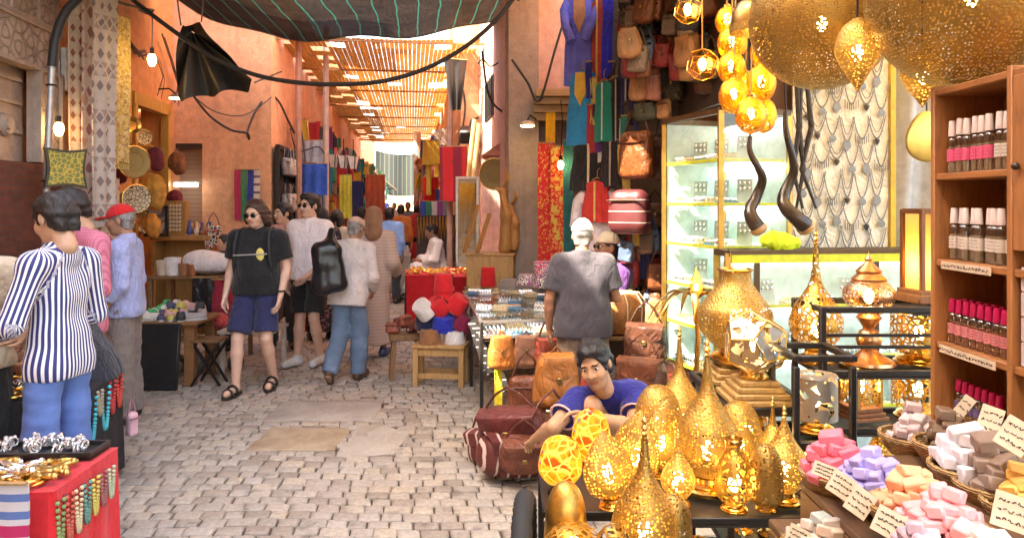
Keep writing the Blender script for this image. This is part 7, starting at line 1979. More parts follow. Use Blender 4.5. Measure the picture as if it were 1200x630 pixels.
table(at(545, 0, 8.6).x - .26, at(545, 0, 8.6).x + .2, 8.3, 9.0, .39, 'plain wooden table under the dish of yellow beads', LW_)
def on_wall(px, py, off=.06, lat=LL):
 Yw = (lat + off) / ((px - CX) / F - SL); return at(px, py, Yw)
def kilim(name, ca, cb, cc, f=14):
 t = NT(name); v = t.coord(); sp = t.n('ShaderNodeSeparateXYZ'); t.l(v, sp.inputs[0])
 fx = t.math('ABSOLUTE', t.math('SUBTRACT', t.math('FRACT', t.math('MULTIPLY', sp.outputs[0], f)), .5)); fz = t.math('ABSOLUTE', t.math('SUBTRACT', t.math('FRACT', t.math('MULTIPLY', sp.outputs[2], f * .62)), .5))
 d = t.math('ADD', fx, fz); band = t.math('FRACT', t.math('MULTIPLY', sp.outputs[2], 2.3))
 k = t.math('MULTIPLY', t.math('LESS_THAN', d, .34), t.math('LESS_THAN', t.noise(v, 5, 2), .56)); c = t.mix(k, ca, cb); c = t.mix(t.math('MULTIPLY', t.math('LESS_THAN', band, .3), t.math('GREATER_THAN', d, .55)), c, cc)
 c = t.mix(.4, c, t.ramp(t.noise(v, 18, 5), [(.3, .55), (.7, 1)]), 'MULTIPLY')
 return t.done(t.bsdf(c, .95, 0, t.bump(t.noise(v, 80), .5, .004)))
KIL = [kilim('kilim_cream', (.66, .50, .35), (.34, .12, .08), (.72, .60, .44)), kilim('kilim_rose', (.68, .50, .40), (.36, .15, .13), (.55, .32, .22), 9), kilim('kilim_grey', (.58, .50, .44), (.26, .20, .19), (.40, .30, .26), 11), pattern('kilim_yellow', (.66, .47, .14), (.35, .22, .12), 40, 'noise', .54, cc=(.7, .58, .3))]
for px, top, w, h, off, m, f_, lab in [(99, -30, .30, 2.5, .30, 0, 2, 'cream kilim rug with red motifs hanging leftmost on the orange wall'), (112, -40, .30, 2.6, .42, 1, 2, 'rose and beige kilim rug hanging second from the left'), (123, -20, .26, 2.2, .52, 2, 2, 'grey and cream kilim rug hanging between the rose and yellow ones'), (138, 18, .30, 1.45, .48, 3, 1, 'golden yellow speckled rug hanging rightmost, shorter than the rest'), (108, 150, .26, 1.1, .2, 0, 1, 'lower cream kilim rug behind the pink checked shirt'), (124, 210, .3, .9, .3, 1, 1, 'lower rose kilim rug behind the red cap')]:
 hung(on_wall(px, top, off), w, h, KIL[m], lab, 'rug', 'kilim_rug', STREET + PI / 2 - .5, f_, 'rugs hung on the orange wall', .05, .9, .014)
t = thing('lamp_pole', 'grey metal pole with a black bent pipe at its top', 'pole', on_wall(52, 345, .30)); L0 = t.location.copy(); YL = L0.y
b = MB(); b.tube([(0, 0, -L0.z), (0, 0, 0), at(55, 200, YL) - L0, at(61, 72, YL) - L0], .028, 10); b.build('pole', mat('galvanised', (.42, .40, .40), .4, .7), t)
b = MB(); b.tube([at(61, 78, YL) - L0, at(64, 50, YL) - L0, at(70, 28, YL) - L0, at(79, 11, YL) - L0, at(88, 2, YL) - L0, at(98, -8, YL) - L0], .038, 10); b.build('bent_pipe', mat('black_pipe', (.02, .018, .02), .5), t)
b = MB()
for py in (100, 212): b.tube([at(60 if py < 150 else 54, py, YL) - L0 + Vector((.034 * math.cos(a), .034 * math.sin(a), 0)) for a in np.linspace(0, 2 * PI, 13)[:-1]], .008, 6, closed=True)
b.build('clamp', iron(), t)
t = thing('meter_box', 'pale grey ribbed box fixed high on the wall behind the pole', 'box', on_wall(72, 110, .02), STREET + PI / 2)
b = MB(); b.box((0, 0, .22), (.26, .2, .40), bev=.01)
for k in range(7): b.box((-.1 + .033 * k, -.103, .22), (.012, .008, .34))
b.build('cover', mat('pale_enamel', (.55, .50, .45), .5), t)
b = MB(); b.box((0, 0, .02), (.2, .14, .03)); b.build('foot', iron(), t)
def bulb_lamp(p, label, up, tin=None):
 t = thing('bulb_lamp', label, 'lamp', p, 0, 'bare bulbs along the left shops'); bulb(t, -.03, .042)
 b = MB(); b.tube([(0, 0, .07), (0, 0, .13)], .02, 8); b.build('socket', iron(), t)
 b = MB(); b.tube([(0, 0, .13), (.005, 0, .13 + up * .5), (0, 0, .13 + up)], .006, 6); b.build('cord', mat('grey_cord', (.3, .27, .25)), t)
bulb_lamp(at(178, 72, 7.2), 'bright bare bulb hanging on a cord below the rod', .38); bulb_lamp(at(69, 153, 6.6), 'bare bulb glowing left of the kilim rugs', .5)
b = MB(); b.tube([at(116, -4, 7.2), at(150, 6, 7.2), at(180, 13, 7.2), at(178, 18, 7.2), at(163, 12, 7.2)], .014, 6); tag(b.build('curtain_rod', mat('grey_rope', (.22, .19, .16))), 'bent metal rod the bare bulb hangs from', 'rod')
for i, (pts, r) in enumerate([([(85, 5), (92, 40), (88, 75), (100, 110), (96, 140)], .012), ([(130, 20), (140, 50), (150, 45), (160, 62), (170, 60)], .02), ([(96, 0), (110, 30), (128, 44), (146, 40), (158, 55), (166, 66)], .014), ([(190, 40), (200, 70), (208, 100), (206, 120)], .012), ([(170, 62), (184, 66), (190, 90), (186, 112)], .006)]):
 b = MB(); b.tube([on_wall(x, y, .08) + Vector((R.uniform(-.02, .02), 0, 0)) for x, y in pts], r, 6); b.tube([on_wall(x + 3, y + 4, .12) for x, y in pts], r * .6, 6)
 tag(b.build('wall_cable', mat('dusty_cable', (.10, .075, .06))), ['tangled cables beside the bent black pipe', 'thick bundle of cables right of the yellow rug', 'loose cables running behind the rug tops', 'cables dropping to the small disc lamp', 'thin wire looping beside the hanging bulb'][i], 'cable', 'cables on the orange wall')
PLM = pattern('plate_ornament', (.55, .40, .14), (.16, .09, .04), 30, 'wave', .5); PLM2 = pattern('plate_tree', (.10, .055, .03), (.62, .5, .34), 26, 'edge', .07)
def plate(p, r, m, label, n=None, name='plate', grp='plates on the orange wall'):
 t = thing(name, label, 'plate', p, 0, grp, rot=(PI / 2, 0, n if n is not None else .9)); b = MB(); b.lathe([(0, .01), (r * .6, .012), (r * .66, .025), (r, .04), (r * .98, .05), (r * .64, .035), (r * .58, .022), (0, .02)], 32); b.build('dish', m, t)
 b = MB(); b.tube([(r * math.cos(a), r * math.sin(a), .045) for a in np.linspace(0, 2 * PI, 40)[:-1]], r * .05, 6, closed=True); b.build('rim', brass(), t)
plate(on_wall(155, 190, .45), .165, PLM, 'gold ornamented plate hanging below the yellow rug'); plate(on_wall(158, 233, .45), .15, PLM2, 'dark plate with a pale tree design below the gold one')
t = thing('wall_tray', 'square yellow and green tiled tray with curved dark edges', 'tray', on_wall(77, 197, .45), STREET + PI / 2 - .75)
o = []
for (x0, z0), (x1, z1) in (((-1, -1), (1, -1)), ((1, -1), (1, 1)), ((1, 1), (-1, 1)), ((-1, 1), (-1, -1))):
 for k in range(8): u = k / 8; bow = .13 * math.sin(PI * u); x, z = x0 + (x1 - x0) * u, z0 + (z1 - z0) * u; o.append(((x if abs(x1 - x0) > 0 else x * (1 - bow)) * .17, (z if abs(z1 - z0) > 0 else z * (1 - bow)) * .17))
b = MB(); b.prism(o, .03); b.build('rim', mat('dark_edge', (.05, .04, .02), .4), t); b = MB(); b.prism([(x * .86, z * .86) for x, z in o], .036); b.build('panel', pattern('tile_tray', (.60, .42, .08), (.20, .22, .06), 26, 'edge', .09), t)
for k in range(16): plate(on_wall(146 + 4 * (k % 8) + R.uniform(-2, 2), 165 + 80 * (k // 8) + R.uniform(-18, 30), .12), R.uniform(.06, .1), [PLM, PLM2, brass(), copper()][k % 4], '%s plate %s' % (['small gold ornamented', 'small dark', 'small brass', 'small copper'][k % 4], ['high on the wall behind the rugs', 'low on the wall behind the red cap'][k // 8]), grp='small plates behind the rugs')
FUR = lambda n, c: mat(n, c, .95, bump=1.0, bs=70, var=.4)
for i, (px, py, Y, r, m, lab) in enumerate([(181, 185, 8.4, .10, FUR('maroon_fur', (.14, .02, .03)), 'dark red woolly bundle hanging above the ochre skin'), (178, 222, 8.4, .15, FUR('ochre_hide', (.50, .26, .05)), 'ochre skin bag hanging in the craft shop'), (207, 190, 9.6, .11, FUR('brown_fur', (.19, .07, .03)), 'brown fur bundle hanging by the ochre door post'), (141, 203, 7.9, .07, FUR('maroon_fur', (.14, .02, .03)), 'small dark tassel ball beside the yellow rug'), (205, 232, 9.5, .09, FUR('maroon_fur', (.14, .02, .03)), 'dark red woolly heap above the lattice box'), (177, 262, 8.3, .10, FUR('orange_hide', (.52, .22, .04)), 'orange leather bundle behind the red cap')]):
 f = Field(); f.ell((0, 0, 0), (r, r * .8, r * 1.25)); f.ell((r * .35, 0, -r * .9), (r * .6, r * .6, r * .7), k=.05); f.noise = [(.014, 50, i), (.008, 110, 3)]; V, Q = f.mesh(.014); o = mesh_obj('woolly_bundle', [(V, Q, 0)], m); o.location = at(px, py, Y); tag(o, lab, 'bundle', 'woolly bundles at the craft shop')
t = thing('tube_light', 'lit white tube light inside the small window', 'light', at(218, 217, 10.3)); b = MB(); b.tube([(-.16, 0, 0), (.16, 0, 0)], .024, 8); b.build('tube', BULBW, t); b = MB(); b.box((0, .02, .035), (.36, .04, .03)); b.build('fitting', WHITE, t)
t = thing('disc_lamp', 'small lit disc lamp on a wall bracket', 'lamp', at(206, 115, 8.8)); b = MB(); b.lathe([(0, 0), (.085, .0), (.06, .03), (.02, .05), (0, .05)], 20); b.build('shade', mat('pale_enamel', (.55, .50, .45), .5), t); b = MB(); b.lathe([(0, -.012), (.07, -.01), (.07, -.002), (0, -.002)], 20); b.build('lens', BULB, t); b = MB(); b.tube([(0, 0, .05), (-.1, .05, .12), (-.25, .1, .12)], .01, 6); b.build('bracket', iron(), t)
t = thing('tube_light', 'warm lit tube light inside the craft shop doorway', 'light', on_wall(183, 144, -.5)); b = MB(); b.tube([(-.2, .0, .05), (.2, .0, -.05)], .03, 8); b.build('tube', emis('warm_tube', (1, .72, .3), 8), t); b = MB(); b.box((0, .03, .05), (.44, .03, .03)); b.build('fitting', WHITE, t)
GW = wood_mat('honey_wood', (.36, .19, .06))
t = thing('dresser', 'honey coloured wooden dresser by the pink wall', 'dresser', (at(218, 0, 9.4).x, 9.4, 0))
b = MB(); b.box((0, 0, 1.27), (.75, .34, .06), bev=.005); b.box((0, .15, .62), (.7, .02, 1.2))
for sx in (-1, 1): b.box((sx * .34, 0, .62), (.05, .30, 1.2), bev=.004)
b.build('carcass', GW, t)
b = MB(); b.box((0, 0, .85), (.62, .28, .03)); b.box((0, 0, .4), (.62, .28, .03)); b.build('shelf', GW, t)
t = thing('lattice_box', 'wooden box with pale lattice front standing on the dresser', 'box', (at(208, 0, 9.35).x, 9.35, 1.31))
b = MB(); b.box((0, 0, .21), (.26, .12, .42), bev=.006); b.build('body', GW, t)
b = MB()
for i in range(4):
 for j in range(7): b.box((-.06 + .04 * i, -.062, .06 + .05 * j), (.028, .008, .034), Matrix.Rotation(PI / 4, 3, 'Y'))
b.build('inlay', mat('bone_inlay', (.66, .58, .44), .4), t)
t = thing('picture_frame', 'small dark framed picture leaning beside the lattice box', 'picture', (at(183, 0, 9.1).x, 9.1, at(0, 277, 9.1).z)); b = MB(); b.box((0, 0, .19), (.30, .03, .38), bev=.004); b.build('frame', mat('black_lacquer', (.02, .02, .02), .3), t); b = MB(); b.box((0, -.017, .19), (.22, .006, .3)); b.build('picture', pattern('grey_print', (.30, .30, .32), (.10, .10, .12), 9, 'noise', .5), t)
tag(bag(at(250, 292, 9.3), .2, .3, .12, (.3, .1, .1), 'black and white geometric bag hanging on the pink wall', 'tote', .2, None, m=pattern('geo_print', (.6, .55, .45), (.03, .02, .03), 24, 'edge', .12, cc=(.5, .1, .05))), None)
for k in range(7):
 r = R.uniform(.03, .05); b = MB(); h = R.uniform(.12, .2); b.lathe(spline([(r * .7, 0), (r, h * .3), (r * .4, h * .7), (r * .5, h)], 4), 14); o = b.build('vase', [mat('vase_blue', (.05, .08, .3), .25), mat('vase_clay', (.35, .15, .07), .5), mat('vase_cream', (.6, .5, .35), .4)][k % 3]); o.location = (at(226 + 4 * k, 0, 9.35).x - .04, 9.35 + .06 * (k % 2), 1.302); tag(o, ['small blue vase on the dresser', 'small clay vase on the dresser', 'small cream vase on the dresser'][k % 3], 'vase', 'small vases on the dresser')
RBW = wood_mat('red_brown_wood', (.26, .11, .04), (1, 8, 8))
xa, xb = at(172, 0, 7.1).x, at(243, 0, 7.1).x
table(xa - .05, xb, 6.85, 7.5, .60, 'red brown wooden table covered with shoes', RBW, leg=.09, rz=0)
xc, xd = at(186, 0, 8.1).x, at(288, 0, 8.1).x
table(xc, xd, 7.8, 8.4, .93, 'grey table with pots and a white sack behind the shoes', BW, rz=0); table(xb + .05, xb + .6, 7.2, 7.7, .46, 'low pale table right of the shoe table', mat('pale_board', (.5, .42, .36), .6), rz=0)
SC_ = [(.02, .35, .12), (.6, .55, .5), (.05, .06, .12), (.5, .42, .1), (.55, .3, .28), (.03, .03, .03), (.35, .3, .28)]
def shoe(p, rz, col, label, grp):
 t = thing('shoe', label, 'shoe', p, rz, grp); f = Field(); f.cap((-.08, 0, .035), (.09, 0, .028), .04, .036, k=.02); f.cap((-.075, 0, .04), (-.07, 0, .09), .038, .034, k=.03); f.cut((-.09, 0, .12), (-.03, 0, .1), .03); f.clip.append((A((0, 0, .012)), A((0, 0, -1)))); V, Q = f.mesh(.009); mesh_obj('upper', [(V, Q, 0)], mat('shoe_%02d%02d' % (int(col[0] * 99), int(col[1] * 99)), col, .6), t)
 b = MB(); b.prism([(.125 * math.cos(a) + .005, .042 * math.sin(a)) for a in np.linspace(0, 2 * PI, 17)[:-1]], .018, Matrix.Rotation(PI / 2, 4, 'X')); b.v = [(q[0], q[1], q[2] + .009) for q in b.v]; b.build('sole', mat('pale_sole', (.5, .47, .42), .6), t)
cn = ['green', 'cream', 'navy', 'mustard', 'rose', 'black', 'grey']
for k in range(20):
 shoe((xa + .06 + (xb - xa - .15) * (k % 7) / 6, 6.98 + .17 * (k // 7), .602 + (.0 if k < 14 else .045)), R.uniform(0, 6), SC_[k % 7], '%s shoe in the %s row on the shoe table' % (cn[k % 7], ['front', 'middle', 'back'][k // 7]), 'shoes on the red brown table')
f = Field(); f.ell((0, 0, .12), (.30, .2, .12)); f.ell((-.12, 0, .17), (.18, .16, .10), k=.06); f.noise = [(.012, 16, 2), (.005, 40, 6)]; V, Q = f.mesh(.016); o = mesh_obj('cloth_sack', [(V, Q, 0)], cloth('white_sack', (.72, .66, .64))); o.location = (at(246, 0, 8.0).x, 8.05, .925); tag(o, 'white cloth sack lying on the bric-a-brac table', 'sack')
for k, (px, r, h, col, lab) in enumerate([(193, .07, .16, (.5, .4, .3), 'cream pot at the left of the grey table'), (205, .085, .19, (.65, .6, .58), 'white bucket pot on the grey table'), (218, .06, .13, (.3, .13, .06), 'brown pot before the white sack'), (228, .05, .12, (.36, .12, .05), 'red brown pot beside the white sack')]):
 b = MB(); b.lathe([(0, 0), (r * .75, 0), (r, h), (r * .92, h), (r * .68, .015), (0, .015)], 20); o = b.build('pot', mat('pot_%d' % k, col, .5)); o.location = (at(px, 0, 7.95).x, 7.9, .932); tag(o, lab, 'pot', 'pots on the grey table')
for k in range(16):
 f = Field(); r = R.uniform(.06, .1); f.ell((0, 0, r * .8), (r * 1.2, r, r)); f.noise = [(.012, 40, k), (.006, 80, 2)]; V, Q = f.mesh(.016); c = [(.42, .36, .3), (.5, .06, .06), (.3, .26, .22), (.05, .05, .05), (.55, .48, .4), (.35, .15, .08)][k % 6]; o = mesh_obj('cloth_bundle', [(V, Q, 0)], cloth('bundle_%d' % (k % 6), c))
 z = [.30, .46, .932, .0][k % 4]; o.location = (at(190 + 6 * k, 0, 7.7).x, [7.5, 7.45, 8.2, 7.6][k % 4], z if z != .30 else .0); tag(o, '%s cloth bundle %s' % (['beige', 'red', 'grey brown', 'black', 'cream', 'brown'][k % 6], ['on the ground behind the shoe table', 'on the low pale table', 'at the back of the grey table', 'on the ground under the grey table'][k % 4]), 'bundle', 'cloth bundles among the left tables')
hung((at(240, 0, 7.75).x, 7.75, .92), .26, .5, cloth('black_plastic', (.012, .012, .014), rough=.3), 'black plastic bag hanging from the grey table', name='plastic_bag', cat='bag', folds=2); hung((at(262, 0, 7.75).x, 7.74, .9), .24, .48, cloth('wine_cloth', (.30, .02, .04)), 'wine red cloth hanging from the grey table', folds=2)
b = MB(); b.box((0, 0, .3), (.42, .05, .6), Matrix.Rotation(-.15, 3, 'X'), .008); o = b.build('black_board', mat('black_lacquer', (.02, .02, .02), .3)); o.location = (at(184, 0, 6.8).x, 6.78, 0); tag(o, 'black board leaning against the shoe table', 'board')
t = thing('folding_stool', 'folding stool with crossed legs beside the shoe table', 'stool', (at(246, 0, 7.0).x, 7.0, 0))
b = MB(); b.box((0, 0, .42), (.26, .26, .02)); b.build('seat', BW, t)
for sx in (-1, 1):
 b = MB(); b.bar((-.13, sx * .11, 0), (.13, sx * .11, .41), .022); b.build('leg', iron(), t); b = MB(); b.bar((.13, sx * .09, 0), (-.13, sx * .09, .41), .022); b.build('leg', iron(), t)
for k, (c, lab) in enumerate([((.48, .03, .10), 'crimson scarf hanging on the pink wall'), ((.06, .22, .10), 'green scarf hanging on the pink wall'), ((.03, .05, .32), 'blue scarf hanging on the pink wall'), ((.62, .56, .5), 'white striped scarf hanging on the pink wall')]):
 hung((at(278 + 7.5 * k, 0, PB - .1).x, PB - .09, at(0, 199, PB - .1).z), .085, .72 - .05 * (k == 3), stripes('white_scarf', (.62, .56, .5), (.15, .1, .15), 9, 'z', .3) if k == 3 else cloth('scarf_%d' % k, c), lab, 'scarf', 'scarf', 0, 1, 'scarves on the pink wall')
table(-3.39, -2.40, 3.95, 4.61, .655, 'dark cloth stall with trays of bracelets behind the striped shirt', BW, BLK, rz=.25)
def tray(p, w, d, m, label, rz=0, lip=.03, grp='jewellery trays on the left stalls'):
 t = thing('tray', label, 'tray', p, rz, grp); b = MB(); b.box((0, 0, .006), (w, d, .012))
 for s_ in (-1, 1): b.box((s_ * (w / 2 - .006), 0, lip / 2), (.012, d, lip)); b.box((0, s_ * (d / 2 - .006), lip / 2), (w - .026, .012, lip))
 b.build('tray', m, t); return t
def strew(kind, n, x0, x1, y0, y1, z, m, label, grp, name, cat):
 me = None
 for k in range(n):
  p = Vector((R.uniform(x0, x1), R.uniform(y0, y1), z + .006 * (k % 3)))
  if me is None:
   b = MB()
   if kind == 'ring': b.tube([(.017 * math.cos(a), .0, .017 + .017 * math.sin(a)) for a in np.linspace(0, 2 * PI, 10)[:-1]], .004, 5, closed=True); b.ball((0, 0, .037), .009, 6, 4)
   elif kind == 'bangle': b.tube([(.036 * math.cos(a), .036 * math.sin(a), .009) for a in np.linspace(0, 2 * PI, 14)[:-1]], .008, 6, closed=True)
   elif kind == 'knife': b.box((0, 0, .012), (.09, .022, .012), bev=.004); b.box((.065, 0, .012), (.05, .026, .022), bev=.006); b.ball((.095, 0, .012), .015, 6, 5); b.tube([(-.045, 0, .012), (-.09, .006, .012), (-.11, .016, .012)], [.01, .008, .003], 6)
   o = b.build(name, m); me = o.data
  else: o = bpy.data.objects.new(name, me); COL.objects.link(o)
  o.location = p; o.rotation_euler = (R.uniform(-.25, .25), R.uniform(-.25, .25), R.uniform(-.5, .5) if kind == 'knife' else R.uniform(0, 6)); tag(o, label, cat, grp)
for k in range(3):
 x = -2.80 + .126 * k; t = thing('bangle_roll', ['roll of gold bangles nearest the striped shirt', 'roll of gold bangles in the middle of the row', 'roll of gold bangles at the corner of the dark stall'][k], 'bangles', (x, 4.50 + .032 * k, .70), .25, 'rolls of gold bangles')
 for j in range(4): b = MB(); b.tube([(-.045 + .03 * j, .036 * math.cos(a), .036 * math.sin(a)) for a in np.linspace(0, 2 * PI, 16)[:-1]], .012, 6, closed=True); b.build('bangle', GOLDM, t)
tray((-2.73, 4.34, .66), .46, .2, mat('black_lacquer', (.02, .02, .02), .3), 'black tray of gold rings on the dark stall', .25); strew('bangle', 26, -2.90, -2.56, 4.30, 4.38, .674, GOLDM, 'gold bangle lying in the black tray on the dark stall', 'gold bangles in the black tray', 'bangle', 'bangle')
tray((-2.66, 4.13, .66), .46, .18, mat('black_lacquer', (.02, .02, .02), .3), 'black tray of silver rings at the front of the dark stall', .25); strew('ring', 26, -2.84, -2.50, 4.09, 4.17, .674, SILV, 'silver ring standing in the front tray of the dark stall', 'silver rings in the front tray', 'ring', 'ring')
def beads(p, w, L, col, label, r=.012, grp='bead necklaces hanging on the dark stall', rz=1.6):
 t = thing('bead_necklace', label, 'necklace', p, rz, grp); b = MB(); n = 34
 for k in range(n):
  s_ = -1 + 2 * (k + .5) / n; b.ball((w * s_ * (1 - .25 * (1 - s_ * s_)), 0, -L * (1 - abs(s_) ** 2.6)), r, 6, 5)
 b.build('beads', mat('bead_%02d%02d' % (int(col[0] * 99), int(col[2] * 99)), col, .3), t); b = MB(); b.tube([(w * s_ * (1 - .25 * (1 - s_ * s_)), 0, -L * (1 - abs(s_) ** 2.6)) for s_ in np.linspace(-1, 1, 24)], .0025, 4); b.build('thread', mat('dark_thread', (.03, .03, .03)), t)
for px, py, Y, w, L, c, lab in [(117, 457, 4.2, .05, .24, (.03, .42, .50), 'turquoise bead necklace nearest the stall corner'), (131, 462, 4.45, .05, .25, (.05, .45, .52), 'turquoise bead necklace hanging lower behind the first'), (134, 438, 4.6, .03, .2, (.50, .03, .03), 'red bead necklace between the turquoise ones'), (139, 432, 4.75, .03, .2, (.62, .05, .03), 'bright red bead necklace at the far corner of the stall'), (126, 447, 4.35, .025, .14, (.35, .28, .2), 'short brown bead necklace beside the turquoise one')]:
 beads(Vector((-2.306 - .255 * (Y - .13 - 4.08), Y - .13, .64)), w, L, c, lab)
bag((-2.46, 4.80, .05), .07, .15, .06, (.7, .4, .45), 'small pink plastic bag hanging at the end of the dark stall', 'tote', 1.2, None, m=mat('pink_plastic', (.72, .42, .48), .4)).location.z = .2
table(-2.42, -1.72, 2.74, 3.22, .63, 'bright red draped jewellery stall at the lower left', BW, RED, rz=.05)
tray((-2.02, 3.14, .64), .55, .17, mat('black_lacquer', (.02, .02, .02), .3), 'black tray of pale rings at the back of the red stall', .05, .03); strew('ring', 60, -2.27, -1.78, 3.08, 3.2, .654, mat('pearl', (.7, .66, .66), .25, .6), 'pale ring standing in the black tray of the red stall', 'pale rings on the red stall', 'ring', 'ring')
strew('knife', 34, -2.36, -1.80, 2.84, 2.98, .637, mat('old_gold', (.55, .36, .12), .35, .9), 'gold handled curved dagger lying on the red stall', 'small daggers on the red stall', 'dagger', 'dagger'); strew('bangle', 50, -2.38, -1.78, 2.78, 3.03, .636, GOLDM, 'gold bangle lying on the red stall', 'gold bangles on the red stall', 'bangle', 'bangle'); strew('knife', 16, -2.36, -1.85, 2.8, 2.95, .65, SILV, 'silver handled dagger lying on the red stall', 'silver daggers on the red stall', 'dagger', 'dagger')
for k in range(7): beads(Vector((-1.69 + .002 * k, 2.78 + .055 * k, .60)), .022, .2 - .012 * k, [(.2, .3, .1), (.5, .1, .06), (.6, .5, .3), (.1, .25, .2), (.55, .45, .1), (.3, .1, .1), (.4, .45, .3)][k], ['green', 'red', 'cream', 'teal', 'ochre', 'wine', 'sage'][k] + ' bead necklace hanging on the side of the red stall', .009, 'bead necklaces on the red stall')
hung((-2.08, 2.69, .60), .05, .16, cloth('oxblood_tassel', (.12, .01, .015)), 'dark red tassel loop hanging on the front of the red stall', name='tassel', cat='tassel', folds=1)
hung(at(4, 568, 2.62), .16, .5, stripes('blue_white_red', (.55, .5, .52), (.10, .16, .38), 16, 'z', .45, cc=(.45, .02, .1)), 'blue, white and red striped cloth at the lower left corner', folds=1)
table(-3.3, -2.5, 3.78, 4.02, .68, 'narrow black stall of gold trinkets at the left edge', BW, BLK, rz=.05); strew('bangle', 40, -3.2, -2.55, 3.82, 3.98, .69, GOLDM, 'gold bangle heaped on the narrow stall at the left edge', 'gold bangles at the left edge', 'bangle', 'bangle')
b = MB(); b.ball((0, 0, .05), (.05, .05, .05), 16, 10); o = b.build('gold_ball', GOLDM); o.location = (-2.46, 3.50, .5); tag(o, 'round gold ball on the low stand at the left edge', 'ball'); table(-2.72, -2.38, 3.36, 3.62, .5, 'low dark stand under the gold ball', BW, BLK, rz=0)
out = [(212, 30), (236, 26), (262, 60), (284, 86), (298, 97), (288, 106), (262, 109), (240, 112), (218, 119), (206, 108), (210, 70)]
t = thing('tarpaulin', 'torn black tarpaulin hanging below the shade net', 'tarpaulin', at(245, 75, 7.6)); c0 = at(224, 36, 7.6)
b = MB(); n = len(out)
def tp(u, v):
 x = u * n; i = int(x) % n; f_ = x - int(x); p, q = out[i], out[(i + 1) % n]; e = at(p[0] + (q[0] - p[0]) * f_, p[1] + (q[1] - p[1]) * f_, 7.6); d = c0.lerp(e, .04 + .96 * v) - t.location
 return d + Vector((0, .03 * math.sin(5 * u * 2 * PI * .8) * v + .05 * (1 - v) + .07 * math.sin(e.x * 16 + e.z * 5) * v + .03 * math.sin(31 * u), .02 * math.sin(40 * u) * v))
b.sheet(tp, 66, 7, .003); b.build('sheet', mat('black_tarp', (.022, .019, .018), .45, bump=.8, bs=9), t)
b = MB()
for p, q in (((212, 30), (205, -20)), ((236, 26), (240, -15)), ((298, 97), (330, 84))): b.tube([at(*p, 7.6) - t.location, at(*q, 7.6) - t.location], .008, 5)
b.build('tie', mat('grey_rope', (.22, .19, .16)), t)
def cable(pts, r, label, Y=(7, 7), n=6):
 P_ = [at(x, y, Y[0] + (Y[1] - Y[0]) * i / (len(pts) - 1)) for i, (x, y) in enumerate(pts)]; out = []
 PP = [P_[0]] + P_ + [P_[-1]]
 for i in range(1, len(PP) - 2):
  for k in range(n):
   u = k / n; a, b_, c, d = PP[i - 1:i + 3]; out.append(.5 * (2 * b_ + (c - a) * u + (2 * a - 5 * b_ + 4 * c - d) * u * u + (3 * b_ - a - 3 * c + d) * u ** 3))
 out.append(P_[-1]); b = MB(); b.tube(out, r, 8); tag(b.build('overhead_cable', mat('black_rubber', (.028, .022, .02), .6)), label, 'cable', 'cables strung across the lane')
cable([(140, -12), (200, 34), (250, 68), (300, 88), (350, 97), (400, 99), (450, 95), (500, 80), (545, 55), (580, 25), (605, -6)], .021, 'thick black cable sagging right across the lane', (7.0, 7.0))
cable([(222, 106), (245, 135), (270, 152), (289, 156), (292, 163), (290, 154), (300, 130), (314, 113), (326, 118), (338, 142), (345, 156)], .016, 'black cable looping down against the pink building', (9.6, 11))
cable([(226, 112), (250, 130), (280, 136), (300, 128), (318, 114)], .007, 'thin grey wire in front of the pink building', (9.4, 10.4))
PAL = [((.50, .03, .04), 'red'), ((.03, .08, .36), 'blue'), ((.62, .45, .06), 'yellow'), ((.05, .22, .12), 'green'), ((.45, .38, .30), 'beige'), ((.03, .03, .035), 'black'), ((.40, .12, .05), 'rust'), ((.28, .05, .22), 'purple'), ((.62, .56, .52), 'white'), ((.03, .25, .28), 'teal'), ((.62, .2, .28), 'pink'), ((.20, .19, .2), 'grey')]
CM = [cloth('far_' + n, c) for c, n in PAL]
proto = {}
def far_hang(p, w, h, ci, rz, label, grp, name='scarf'):
 key = (ci % len(PAL), name)
 if key not in proto:
  t = thing(name, label, name.replace('_', ' '), p, rz, grp); b = MB(); ph = ci * 1.3
  if name == 'shirt':
   b.lathe([(0, -.98), (.42, -1), (.40, -.5), (.42, -.12), (.14, 0), (0, 0)], 16, sy=.3, fn=lambda a, z: 1 + .12 * math.sin(6 * a + ph) * -z); b.tube([(-.3, 0, -.08), (-.55, 0, -.3), (-.6, 0, -.6)], .12, 8); b.tube([(.3, 0, -.08), (.55, 0, -.3), (.6, 0, -.6)], .12, 8)
  else: b.sheet(lambda u, v: (u - .5, .12 * math.sin(9 * u + ph + v), -v + .02 * math.sin(6 * u + ph)), 12, 6, .02)
  b.build('cloth', CM[ci % len(PAL)], t); b = MB(); b.tube([(-.5, 0, .01), (.5, 0, .01)], .02, 6); b.build('rail', BW, t); proto[key] = t
 else: t = dup(proto[key], label, grp, p, rz)
 t.scale = (w, min(w, .35), h); t.rotation_euler = (0, 0, rz); return t
rs = random.Random(21)
